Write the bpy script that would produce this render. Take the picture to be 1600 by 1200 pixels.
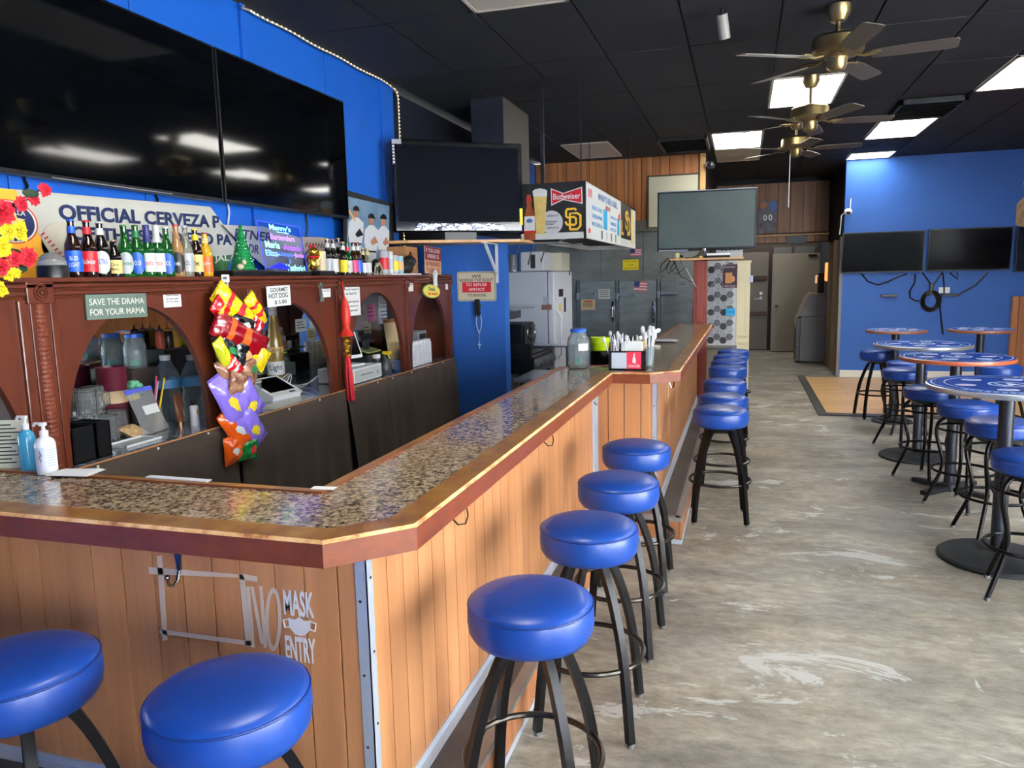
import bpy, bmesh, math, random
from mathutils import Vector, Matrix, Euler
random.seed(7)
for _o in list(bpy.data.objects):
    bpy.data.objects.remove(_o)
SC = bpy.context.scene
COL = SC.collection
PI = math.pi

# ------------------------------------------------------------------ camera
CAM_H = 1.64
YAW, PITCH, ROLL, FPX = math.radians(-17.003), math.radians(-7.978), math.radians(-1.307), 1183.45
_f = Vector((math.sin(YAW) * math.cos(PITCH), math.cos(YAW) * math.cos(PITCH), math.sin(PITCH)))
_r0 = Vector((math.cos(YAW), -math.sin(YAW), 0))
_u0 = _r0.cross(_f)
_r = math.cos(ROLL) * _r0 + math.sin(ROLL) * _u0
_u = -math.sin(ROLL) * _r0 + math.cos(ROLL) * _u0
cam_data = bpy.data.cameras.new('camera')
cam = bpy.data.objects.new('camera', cam_data)
COL.objects.link(cam)
cam.matrix_world = Matrix(((_r.x, _u.x, -_f.x, 0), (_r.y, _u.y, -_f.y, 0), (_r.z, _u.z, -_f.z, CAM_H), (0, 0, 0, 1)))
cam_data.sensor_width = 36.0
cam_data.lens = FPX * 36.0 / 1600.0
cam_data.clip_start = 0.02
cam_data.clip_end = 200
SC.camera = cam


def at(px, py, ax, c):
    """surveyed point: pixel of the photograph on a known plane of the room (ax 0/1/2 = x/y/z)."""
    d = (px - 800) / FPX * _r - (py - 600) / FPX * _u + _f
    o = Vector((0, 0, CAM_H))
    return o + d * ((c - o[ax]) / d[ax])


# ------------------------------------------------------------------ light and exposure
SC.view_settings.view_transform = 'Standard'
SC.view_settings.look = 'None'
SC.view_settings.gamma = 1.0
SC.view_settings.use_curve_mapping = False
SC.view_settings.exposure = 0.15
world = bpy.data.worlds.new('sky')
SC.world = world
world.use_nodes = True
_bg = world.node_tree.nodes['Background']
_bg.inputs[0].default_value = (0.94, 0.97, 1.0, 1)
_bg.inputs[1].default_value = 25.0
PANEL_LIGHT = 18.0


# ------------------------------------------------------------------ materials
def lin(c):
    return tuple(((v / 255) / 12.92 if v / 255 <= 0.04045 else (((v / 255) + 0.055) / 1.055) ** 2.4) for v in c)


MATS = {}


def mat(name, rgb, rough=0.5, metal=0.0, coat=0.0, emit=None, estr=1.0, trans=0.0, ior=1.45, alpha=1.0, var=0.0, vscale=8.0, bump=0.0, bscale=60.0, stretch=(1, 1, 1), rgb2=None, spec=0.5):
    if name in MATS:
        return MATS[name]
    m = bpy.data.materials.new(name)
    m.use_nodes = True
    nt = m.node_tree
    b = nt.nodes['Principled BSDF']
    col = lin(rgb)
    b.inputs['Base Color'].default_value = (*col, 1)
    b.inputs['Roughness'].default_value = rough
    b.inputs['Metallic'].default_value = metal
    b.inputs['Specular IOR Level'].default_value = spec
    b.inputs['Coat Weight'].default_value = coat
    b.inputs['Coat Roughness'].default_value = 0.06
    b.inputs['Transmission Weight'].default_value = trans
    b.inputs['IOR'].default_value = ior
    b.inputs['Alpha'].default_value = alpha
    if emit:
        b.inputs['Emission Color'].default_value = (*lin(emit), 1)
        b.inputs['Emission Strength'].default_value = estr
    if var > 0 or bump > 0 or rgb2:
        tc = nt.nodes.new('ShaderNodeTexCoord')
        mp = nt.nodes.new('ShaderNodeMapping')
        mp.inputs['Scale'].default_value = stretch
        nt.links.new(tc.outputs['Object'], mp.inputs['Vector'])
        if var > 0 or rgb2:
            nz = nt.nodes.new('ShaderNodeTexNoise')
            nz.inputs['Scale'].default_value = vscale
            nz.inputs['Detail'].default_value = 5
            nz.inputs['Roughness'].default_value = 0.6
            nt.links.new(mp.outputs['Vector'], nz.inputs['Vector'])
            rp = nt.nodes.new('ShaderNodeValToRGB')
            rp.color_ramp.elements[0].position = 0.3
            rp.color_ramp.elements[1].position = 0.7
            c2 = lin(rgb2) if rgb2 else tuple(min(1, v * (1 + var)) for v in col)
            c1 = col if rgb2 else tuple(v * (1 - var) for v in col)
            rp.color_ramp.elements[0].color = (*c1, 1)
            rp.color_ramp.elements[1].color = (*c2, 1)
            nt.links.new(nz.outputs['Fac'], rp.inputs['Fac'])
            nt.links.new(rp.outputs['Color'], b.inputs['Base Color'])
        if bump > 0:
            n2 = nt.nodes.new('ShaderNodeTexNoise')
            n2.inputs['Scale'].default_value = bscale
            n2.inputs['Detail'].default_value = 3
            nt.links.new(mp.outputs['Vector'], n2.inputs['Vector'])
            bp = nt.nodes.new('ShaderNodeBump')
            bp.inputs['Strength'].default_value = bump
            bp.inputs['Distance'].default_value = 0.01
            nt.links.new(n2.outputs['Fac'], bp.inputs['Height'])
            nt.links.new(bp.outputs['Normal'], b.inputs['Normal'])
    MATS[name] = m
    return m


def wood(name, c1, c2, c3, axis='z', scale=1.0, rough=0.45, coat=0.0, per=0.18):
    """streaky wood grain along an axis, each object a little different."""
    if name in MATS:
        return MATS[name]
    m = bpy.data.materials.new(name)
    m.use_nodes = True
    nt = m.node_tree
    b = nt.nodes['Principled BSDF']
    b.inputs['Roughness'].default_value = rough
    b.inputs['Coat Weight'].default_value = coat
    b.inputs['Coat Roughness'].default_value = 0.1
    tc = nt.nodes.new('ShaderNodeTexCoord')
    mp = nt.nodes.new('ShaderNodeMapping')
    s = [22 * scale] * 3
    s['xyz'.index(axis)] = 1.1 * scale
    mp.inputs['Scale'].default_value = s
    oi = nt.nodes.new('ShaderNodeObjectInfo')
    mul = nt.nodes.new('ShaderNodeVectorMath')
    mul.operation = 'SCALE'
    mul.inputs[0].default_value = (13.1, 7.7, 5.3)
    nt.links.new(oi.outputs['Random'], mul.inputs['Scale'])
    add = nt.nodes.new('ShaderNodeVectorMath')
    add.operation = 'ADD'
    nt.links.new(tc.outputs['Object'], add.inputs[0])
    nt.links.new(mul.outputs['Vector'], add.inputs[1])
    nt.links.new(add.outputs['Vector'], mp.inputs['Vector'])
    nz = nt.nodes.new('ShaderNodeTexNoise')
    nz.inputs['Scale'].default_value = 1.0
    nz.inputs['Detail'].default_value = 6
    nz.inputs['Roughness'].default_value = 0.65
    nz.inputs['Distortion'].default_value = 0.6
    nt.links.new(mp.outputs['Vector'], nz.inputs['Vector'])
    rp = nt.nodes.new('ShaderNodeValToRGB')
    e = rp.color_ramp.elements
    e[0].position = 0.25
    e[0].color = (*lin(c1), 1)
    e[1].position = 0.75
    e[1].color = (*lin(c3), 1)
    k = e.new(0.5)
    k.color = (*lin(c2), 1)
    nt.links.new(nz.outputs['Fac'], rp.inputs['Fac'])
    hs = nt.nodes.new('ShaderNodeHueSaturation')
    ma = nt.nodes.new('ShaderNodeMapRange')
    ma.inputs['To Min'].default_value = 1 - per
    ma.inputs['To Max'].default_value = 1 + per
    nt.links.new(oi.outputs['Random'], ma.inputs['Value'])
    nt.links.new(ma.outputs['Result'], hs.inputs['Value'])
    nt.links.new(rp.outputs['Color'], hs.inputs['Color'])
    nt.links.new(hs.outputs['Color'], b.inputs['Base Color'])
    MATS[name] = m
    return m


# ------------------------------------------------------------------ mesh building
class MB:
    def __init__(self):
        self.v, self.f, self.m = [], [], []

    def add(self, vs, fs, mi=0):
        o = len(self.v)
        self.v += [tuple(p) for p in vs]
        self.f += [tuple(i + o for i in q) for q in fs]
        self.m += [mi] * len(fs)
        return self

    def box(self, x0, x1, y0, y1, z0, z1, mi=0, M=None):
        vs = [Vector((x, y, z)) for x in (x0, x1) for y in (y0, y1) for z in (z0, z1)]
        if M:
            vs = [M @ p for p in vs]
        return self.add(vs, [(0, 1, 3, 2), (4, 6, 7, 5), (0, 4, 5, 1), (2, 3, 7, 6), (0, 2, 6, 4), (1, 5, 7, 3)], mi)

    def bev(self, x0, x1, y0, y1, z0, z1, b=0.005, mi=0, M=None):
        """box with chamfered edges"""
        bm = bmesh.new()
        bmesh.ops.create_cube(bm, size=1)
        for p in bm.verts:
            p.co = Vector(((x0 + x1) / 2 + p.co.x * (x1 - x0), (y0 + y1) / 2 + p.co.y * (y1 - y0), (z0 + z1) / 2 + p.co.z * (z1 - z0)))
        b = min(b, 0.45 * min(abs(x1 - x0), abs(y1 - y0), abs(z1 - z0)))
        bmesh.ops.bevel(bm, geom=bm.edges[:], offset=b, segments=2, affect='EDGES', profile=0.6)
        bm.verts.index_update()
        vs = [M @ p.co if M else p.co.copy() for p in bm.verts]
        self.add(vs, [tuple(q.index for q in fc.verts) for fc in bm.faces], mi)
        bm.free()
        return self

    def lathe(self, prof, n=20, c=(0, 0, 0), mi=0, M=None, cap=True):
        """profile of (radius, z) turned around z"""
        vs, fs = [], []
        for (r, z) in prof:
            for k in range(n):
                a = 2 * PI * k / n
                vs.append(Vector((c[0] + r * math.cos(a), c[1] + r * math.sin(a), c[2] + z)))
        for i in range(len(prof) - 1):
            for k in range(n):
                k2 = (k + 1) % n
                fs.append((i * n + k, i * n + k2, (i + 1) * n + k2, (i + 1) * n + k))
        if cap:
            if prof[0][0] > 1e-4:
                fs.append(tuple(range(n))[::-1])
            if prof[-1][0] > 1e-4:
                fs.append(tuple((len(prof) - 1) * n + k for k in range(n)))
        if M:
            vs = [M @ p for p in vs]
        return self.add(vs, fs, mi)

    def cyl(self, p, q, r, n=12, mi=0, r2=None):
        return self.tube([p, q], r, n, mi, radii=[r, r if r2 is None else r2])

    def tube(self, pts, r, n=8, mi=0, radii=None, closed=False, flat=None, cap=True):
        """sweep a circle (or a rectangle when flat=(w,h)) along points"""
        pts = [Vector(p) for p in pts]
        N = len(pts)
        vs, fs = [], []
        up = None
        for i, p in enumerate(pts):
            if closed:
                t = pts[(i + 1) % N] - pts[i - 1]
            else:
                t = pts[min(i + 1, N - 1)] - pts[max(i - 1, 0)]
            t = t.normalized() if t.length > 1e-9 else Vector((0, 0, 1))
            if up is None:
                up = Vector((0, 0, 1)) if abs(t.z) < 0.95 else Vector((1, 0, 0))
                if flat and len(flat) > 2:
                    up = Vector(flat[2])
            u = (up - t * up.dot(t))
            u = u.normalized() if u.length > 1e-6 else t.orthogonal().normalized()
            w = t.cross(u)
            up = u
            rr = radii[i] if radii else r
            if flat:
                for sx, sy in ((1, 1), (-1, 1), (-1, -1), (1, -1)):
                    vs.append(p + w * (sx * flat[0] / 2) + u * (sy * flat[1] / 2))
            else:
                for k in range(n):
                    a = 2 * PI * k / n
                    vs.append(p + w * (rr * math.cos(a)) + u * (rr * math.sin(a)))
        k_n = 4 if flat else n
        for i in range(N if closed else N - 1):
            j = (i + 1) % N
            for k in range(k_n):
                k2 = (k + 1) % k_n
                fs.append((i * k_n + k, i * k_n + k2, j * k_n + k2, j * k_n + k))
        if not closed and cap:
            fs.append(tuple(range(k_n))[::-1])
            fs.append(tuple((N - 1) * k_n + k for k in range(k_n)))
        return self.add(vs, fs, mi)

    def torus(self, R, r, z=0, n=40, m=8, c=(0, 0), mi=0):
        return self.tube([(c[0] + R * math.cos(2 * PI * k / n), c[1] + R * math.sin(2 * PI * k / n), z) for k in range(n)], r, m, mi, closed=True)

    def prism(self, poly, z0, z1, mi=0, M=None, side=None):
        """polygon in xy extruded in z (may be concave)"""
        n = len(poly)
        vs = [Vector((x, y, z0)) for x, y in poly] + [Vector((x, y, z1)) for x, y in poly]
        if M:
            vs = [M @ p for p in vs]
        self.add(vs, [tuple(range(n))[::-1], tuple(range(n, 2 * n))], mi)
        o = len(self.v) - 2 * n
        for k in range(n):
            k2 = (k + 1) % n
            self.f.append((o + k, o + k2, o + n + k2, o + n + k))
            self.m.append(mi if side is None else side)
        return self

    def ball(self, c, r, n=10, mi=0, s=(1, 1, 1)):
        prof = [(r * math.sin(PI * k / (n // 2 + 2)), -r * math.cos(PI * k / (n // 2 + 2))) for k in range(n // 2 + 3)]
        M = Matrix.Translation(Vector(c)) @ Matrix.Diagonal((*s, 1))
        return self.lathe(prof, n, mi=mi, M=M, cap=False)

    def mesh(self, name, mats, smooth=35):
        me = bpy.data.meshes.new(name)
        me.from_pydata(self.v, [], self.f)
        mats = mats if isinstance(mats, (list, tuple)) else [mats]
        for k in mats:
            me.materials.append(k)
        if len(mats) > 1:
            me.polygons.foreach_set('material_index', self.m)
        bm = bmesh.new()
        bm.from_mesh(me)
        bmesh.ops.recalc_face_normals(bm, faces=bm.faces[:])
        bm.to_mesh(me)
        bm.free()
        if smooth:
            me.polygons.foreach_set('use_smooth', [True] * len(me.polygons))
            me.set_sharp_from_angle(angle=math.radians(smooth))
        me.update()
        return me

    def build(self, name, mats, parent=None, smooth=35, **kw):
        return link(name, self.mesh(name, mats, smooth), parent, **kw)


def link(name, me, parent=None, loc=None, rot=None, M=None):
    o = bpy.data.objects.new(name, me)
    COL.objects.link(o)
    if parent:
        o.parent = parent
    if M is not None:
        o.matrix_local = M
    if loc is not None:
        o.location = loc
    if rot is not None:
        o.rotation_euler = rot
    return o


def tag(o, label=None, cat=None, group=None, kind=None):
    if label:
        o['label'] = label
    if cat:
        o['category'] = cat
    if group:
        o['group'] = group
    if kind:
        o['kind'] = kind
    return o


def thing(name, label, cat, loc=(0, 0, 0), rotz=0.0, group=None, rot=None):
    o = bpy.data.objects.new(name, None)
    COL.objects.link(o)
    o.empty_display_size = 0.05
    o.location = loc
    o.rotation_euler = rot if rot else (0, 0, rotz)
    return tag(o, label, cat, group)


def struct(name, label=None, loc=(0, 0, 0)):
    o = bpy.data.objects.new(name, None)
    COL.objects.link(o)
    o.location = loc
    tag(o, label, None, None, 'structure')
    return o


def copy_tree(o, parent=None, label=None, group=None):
    c = o.copy()
    COL.objects.link(c)
    c.parent = parent
    if label:
        c['label'] = label
    if group:
        c['group'] = group
    for ch in o.children:
        copy_tree(ch, c)
    return c


def text_mesh(s, size=0.1, extrude=0.0006, offset=0.0, align='CENTER', shear=0.0, spacing=1.0, width=None, height=None):
    cu = bpy.data.curves.new('lettering', 'FONT')
    cu.body = s
    cu.size = size
    cu.extrude = extrude
    cu.offset = offset
    cu.align_x = align
    cu.align_y = 'CENTER'
    cu.shear = shear
    cu.space_character = spacing
    cu.resolution_u = 3
    ob = bpy.data.objects.new('lettering', cu)
    me = bpy.data.meshes.new_from_object(ob)
    bpy.data.objects.remove(ob)
    bpy.data.curves.remove(cu)
    if len(me.vertices) and (width or height):
        xs = [p.co.x for p in me.vertices]
        ys = [p.co.y for p in me.vertices]
        w0, h0 = max(xs) - min(xs), max(ys) - min(ys)
        sx = width / w0 if width else 1
        sy = height / h0 if height else sx
        if not width:
            sx = sy
        cx, cy = (max(xs) + min(xs)) / 2, (max(ys) + min(ys)) / 2
        for p in me.vertices:
            p.co.x = (p.co.x - cx) * sx
            p.co.y = (p.co.y - cy) * sy
    return me


def frame(o, ex, ey):
    """matrix with origin o, local x along ex and local y along ey (flat things: z is the outward normal)"""
    ex = Vector(ex).normalized()
    ey = Vector(ey)
    ey = (ey - ex * ey.dot(ex)).normalized()
    ez = ex.cross(ey)
    o = Vector(o)
    return Matrix(((ex.x, ey.x, ez.x, o.x), (ex.y, ey.y, ez.y, o.y), (ex.z, ey.z, ez.z, o.z), (0, 0, 0, 1)))


def letters(s, m, parent, M, name='lettering', **kw):
    me = text_mesh(s, **kw)
    me.materials.clear()
    me.materials.append(m)
    return link(name, me, parent, M=M)


def quad_on(poly, m, name, parent, M, t=0.001):
    return MB().prism(poly, 0, t).build(name, m, parent, smooth=0, M=M)


T = Matrix.Translation


def TR(x, y, z, rx=0, ry=0, rz=0):
    return T((x, y, z)) @ Euler((rx, ry, rz)).to_matrix().to_4x4()


def rect(x0, x1, y0, y1):
    return [(x0, y0), (x1, y0), (x1, y1), (x0, y1)]


def ell(cx, cy, rx, ry, n=24, a0=0.0, a1=2 * PI):
    return [(cx + rx * math.cos(a0 + (a1 - a0) * k / n), cy + ry * math.sin(a0 + (a1 - a0) * k / n)) for k in range(n if abs(a1 - a0 - 2 * PI) < 1e-6 else n + 1)]


def rrect(x0, x1, y0, y1, r, n=4):
    out = []
    for cx, cy, a in ((x1 - r, y1 - r, 0), (x0 + r, y1 - r, PI / 2), (x0 + r, y0 + r, PI), (x1 - r, y0 + r, 1.5 * PI)):
        for k in range(n + 1):
            out.append((cx + r * math.cos(a + k * PI / 2 / n), cy + r * math.sin(a + k * PI / 2 / n)))
    return out


def star(cx, cy, R, r, n=5, a0=PI / 2):
    return [(cx + (R if k % 2 == 0 else r) * math.cos(a0 + k * PI / n), cy + (R if k % 2 == 0 else r) * math.sin(a0 + k * PI / n)) for k in range(2 * n)]


# common materials
M_black = mat('black_metal', (16, 16, 18), 0.32, 0.6, spec=0.5)
M_blackp = mat('black_plastic', (14, 14, 16), 0.35)
M_steel = mat('brushed_steel', (190, 196, 205), 0.28, 1.0)
M_white = mat('white_plastic', (228, 230, 232), 0.4)
M_paper = mat('white_paper', (235, 236, 232), 0.8)
M_ink = mat('black_ink', (22, 22, 26), 0.7)
M_wallblue = mat('blue_wall_paint', (38, 92, 172), 0.55, var=0.06, vscale=1.5, bump=0.04, bscale=90)
M_dark = mat('dark_paint', (20, 23, 30), 0.75, var=0.1, vscale=3)
M_screen = mat('screen_glass', (3, 4, 6), 0.06, spec=0.35)
M_redbrown = mat('red_brown_stain', (74, 32, 18), 0.34, coat=0.2, rgb2=(90, 40, 22), vscale=6, stretch=(3, 3, 0.6), bump=0.03, bscale=40)
M_gold = mat('antique_brass', (142, 124, 84), 0.34, 0.9)
M_glass = mat('clear_glass', (224, 234, 236), 0.03, trans=0.82, ior=1.25)
# ================================================================== the room
CEIL = 3.28
# ---- floor: worn sealed concrete
def concrete():
    m = bpy.data.materials.new('worn_concrete')
    m.use_nodes = True
    nt = m.node_tree
    b = nt.nodes['Principled BSDF']
    tc = nt.nodes.new('ShaderNodeTexCoord')
    mp = nt.nodes.new('ShaderNodeMapping')
    mp.inputs['Scale'].default_value = (0.75, 1.5, 1)
    nt.links.new(tc.outputs['Object'], mp.inputs['Vector'])

    def noise(sc, det, rgh, dist=0.0):
        n = nt.nodes.new('ShaderNodeTexNoise')
        n.inputs['Scale'].default_value = sc
        n.inputs['Detail'].default_value = det
        n.inputs['Roughness'].default_value = rgh
        n.inputs['Distortion'].default_value = dist
        nt.links.new(mp.outputs['Vector'], n.inputs['Vector'])
        return n

    def ramp(src, stops):
        r = nt.nodes.new('ShaderNodeValToRGB')
        e = r.color_ramp.elements
        e[0].position, e[0].color = stops[0][0], (*lin(stops[0][1]), 1)
        e[1].position, e[1].color = stops[-1][0], (*lin(stops[-1][1]), 1)
        for p, c in stops[1:-1]:
            k = e.new(p)
            k.color = (*lin(c), 1)
        nt.links.new(src.outputs['Fac'], r.inputs['Fac'])
        return r

    def mix(a, bb, fac, mode='MIX'):
        x = nt.nodes.new('ShaderNodeMix')
        x.data_type = 'RGBA'
        x.blend_type = mode
        if isinstance(fac, float):
            x.inputs[0].default_value = fac
        else:
            nt.links.new(fac, x.inputs[0])
        nt.links.new(a, x.inputs[6])
        if isinstance(bb, tuple):
            x.inputs[7].default_value = (*lin(bb), 1)
        else:
            nt.links.new(bb, x.inputs[7])
        return x.outputs[2]
    base = ramp(noise(1.6, 8, 0.62, 0.4), [(0.3, (124, 120, 112)), (0.45, (154, 149, 138)), (0.56, (176, 169, 154)), (0.72, (202, 196, 184))])
    tan = ramp(noise(0.9, 5, 0.6), [(0.45, (0, 0, 0)), (0.7, (255, 255, 255))])
    c = mix(base.outputs['Color'], (150, 132, 104), 0.0)
    tm = nt.nodes.new('ShaderNodeMath')
    tm.operation = 'MULTIPLY'
    tm.inputs[1].default_value = 0.4
    nt.links.new(tan.outputs['Color'], tm.inputs[0])
    c = mix(c, (150, 131, 103), tm.outputs[0])
    fine = ramp(noise(12, 10, 0.78, 0.3), [(0.36, (120, 118, 114)), (0.65, (255, 255, 255))])
    c = mix(c, fine.outputs['Color'], 0.65, 'MULTIPLY')
    streak = ramp(noise(3.5, 9, 0.75, 1.2), [(0.42, (120, 112, 100)), (0.6, (255, 255, 255))])
    c = mix(c, streak.outputs['Color'], 0.22, 'MULTIPLY')
    pt = ramp(noise(1.7, 10, 0.7, 0.9), [(0.585, (0, 0, 0)), (0.6, (255, 255, 255))])
    pm = nt.nodes.new('ShaderNodeMath')
    pm.operation = 'MULTIPLY'
    pm.inputs[1].default_value = 0.75
    nt.links.new(pt.outputs['Color'], pm.inputs[0])
    c = mix(c, (190, 192, 190), pm.outputs[0])
    nt.links.new(c, b.inputs['Base Color'])
    rr = ramp(noise(1.8, 5, 0.6), [(0.3, (165, 165, 165)), (0.7, (200, 200, 200))])
    nt.links.new(rr.outputs['Color'], b.inputs['Roughness'])
    bp = nt.nodes.new('ShaderNodeBump')
    bp.inputs['Strength'].default_value = 0.12
    bp.inputs['Distance'].default_value = 0.01
    nt.links.new(noise(14, 6, 0.7).outputs['Fac'], bp.inputs['Height'])
    nt.links.new(bp.outputs['Normal'], b.inputs['Normal'])
    return m


FLOOR = struct('floor', 'worn grey-tan concrete floor with pale scraped patches')
MB().box(-3.1, 5.2, -3.2, 17.2, -0.12, 0).build('concrete_slab', concrete(), FLOOR, smooth=0)
# laminate dance floor set into the concrete by the far wall
M_lam = wood('laminate', (176, 132, 84), (204, 162, 110), (216, 178, 128), 'x', 0.5, 0.35, per=0.08)
M_lamtrim = mat('laminate_edge_strip', (62, 60, 58), 0.5)
lam_me = MB().bev(-0.605, 0.605, -0.098, 0.098, 0, 0.012, 0.002).mesh('plank', M_lam, 0)
lam_half = MB().bev(-0.3, 0.3, -0.098, 0.098, 0, 0.012, 0.002).mesh('plank', M_lam, 0)
yy, row = 9.42, 0
while yy < 12.6:
    off = (row % 3) * 0.405
    if off > 0.1:
        w = off
        MB().bev(0.955, 0.955 + w - 0.004, yy - 0.098, yy + 0.098, 0, 0.012, 0.002).build('plank', M_lam, FLOOR, 0)
    x = 0.955 + off + 0.605
    while x < 5.0:
        link('plank', lam_me, FLOOR, loc=(x, yy, 0))
        x += 1.214
    yy += 0.2
    row += 1
MB().bev(0.85, 0.953, 9.17, 12.66, 0, 0.014, 0.004).build('edge_strip', M_lamtrim, FLOOR, 0)
MB().bev(0.953, 5.0, 9.17, 9.32, 0, 0.014, 0.004).build('edge_strip', M_lamtrim, FLOOR, 0)

# ---- ceiling of painted lay-in tiles
CEILING = struct('ceiling', 'black painted lay-in tile ceiling')
M_tile = mat('black_ceiling_tile', (27, 29, 34), 0.8, var=0.12, vscale=2, bump=0.1, bscale=120)
MB().box(-3.1, 5.2, -3.2, 17.2, CEIL + 0.02, CEIL + 0.12).build('ceiling_deck', mat('ceiling_grid_paint', (13, 14, 17), 0.7), CEILING, 0)
tile_me = MB().bev(-0.299, 0.299, -0.604, 0.604, 0, 0.02, 0.004).mesh('ceiling_tile', M_tile, 0)
GX0, GY0 = 0.20, 8.38
LIT = {(0, -1): 1, (-1, 1): 1, (3, -1): 1, (2, 1): 1, (2, 3): 1, (3, -3): 1, (3, -5): 1, (5, -3): 1, (0, 6): 1, (-2, -6): 1}  # panel over the near bar is added, unseen, to brighten the granite
UNLIT = {(-3, -4): 1, (-4, 1): 1, (-1, 2): 1}
SKIP_T = {(2, 0): 1, (-2, 1): 1}
for i in range(-6, 8):
    for j in range(-9, 7):
        x, y = GX0 + 0.61 * (i + 0.5), GY0 + 1.22 * (j + 0.5)
        if x < -3.0 or x > 5.0 or y < -3 or y > 16.6 or (i, j) in LIT or (i, j) in UNLIT or (i, j) in SKIP_T:
            continue
        link('ceiling_tile', tile_me, CEILING, loc=(x, y, CEIL))

# ---- walls
def wall(name, x0, x1, y0, y1, z0, z1, m, label=None):
    o = MB().box(x0, x1, y0, y1, z0, z1).build(name, m, None, 0)
    return tag(o, label, None, None, 'structure')


WL = struct('wall_left', 'blue panelled wall behind the back bar')
M_wb2 = mat('blue_panel_paint', (18, 86, 178), 0.5, var=0.05, vscale=2, bump=0.03, bscale=90)
MB().box(-3.1, -3.075, -3.1, 6.15, 0, 1.685).build('wall_backing', M_wb2, WL, 0)
MB().box(-3.1, -2.895, -3.1, 6.15, 1.685, CEIL).build('wall_backing', M_wb2, WL, 0)
ys = [-3.1, -1.9, -0.65, 0.6, 1.82, 2.45, 3.2, 4.08, 5.03, 5.93, 6.15]
for a, b in zip(ys[:-1], ys[1:]):
    MB().bev(-2.895, -2.88, a + 0.003, b - 0.003, 1.685, CEIL - 0.001, 0.003).build('wall_panel', M_wb2, WL, 0)
for y in (4.08, 5.9):
    MB().bev(-2.88, -2.858, y - 0.02, y + 0.02, 1.7, CEIL - 0.002, 0.004).build('batten', M_wb2, WL, 0)
wall('wall_left_kitchen', -3.1, -2.97, 6.15, 8.4, 0, CEIL, mat('dark_navy_paint_and_shade', (15, 20, 34), 0.7), 'dark navy kitchen wall')
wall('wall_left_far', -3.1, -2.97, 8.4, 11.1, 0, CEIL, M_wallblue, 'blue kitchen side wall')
wall('wall_partition', -2.97, -1.995, 6.36, 6.5, 0, 1.96, M_wallblue, 'blue partition beside the back bar with a notice on it')
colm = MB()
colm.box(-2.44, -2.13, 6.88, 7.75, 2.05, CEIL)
MB().box(-2.441, -2.129, 6.876, 6.88, 2.05, CEIL).build('front_shade_board', mat('dark_navy_paint_and_shade', (15, 20, 34)), None, 0).parent = (_c := colm.build('wall_column', mat('grey_brown_paint', (84, 78, 70), 0.6), None, 0))  # dark board on the column front puts its shade into the colour
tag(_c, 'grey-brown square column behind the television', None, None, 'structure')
wall('wall_back', 1.45, 5.1, 12.67, 12.8, 0, CEIL, M_wallblue, 'blue far wall with two televisions')
tag(MB().bev(1.46, 3.68, 12.645, 12.67, 0, 0.105, 0.004).build('baseboard_back', mat('cream_trim', (232, 228, 212), 0.5), None, 0), None, None, None, 'structure')
# right hand and front walls with the shop windows that light the room (behind the photographer's shoulder)
M_frame = mat('window_frame_paint', (60, 62, 66), 0.5)
M_pane = mat('window_pane', (250, 252, 252), 0.0, trans=1.0, ior=1.01)
M_wain = wood('wainscot_wood', (138, 88, 48), (168, 112, 66), (184, 128, 80), 'z', 0.5, 0.5)
WX = 5.05


def window_wall(name, axis, c, t0, t1, openings, label):
    """wall along an axis with rectangular openings (a, b, z0, z1)"""
    w = struct(name, label)
    segs = MB()

    def bx(a, b, z0, z1):
        if axis == 'y':
            segs.box(c, c + 0.12, a, b, z0, z1)
        else:
            segs.box(a, b, c - 0.12, c, z0, z1)
    cur = t0
    for (a, b, z0, z1) in openings:
        bx(cur, a, 0, CEIL)
        bx(a, b, 0, z0)
        bx(a, b, z1, CEIL)
        cur = b
    bx(cur, t1, 0, CEIL)
    segs.build('wall_body', M_wallblue, w, 0)
    return w


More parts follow.
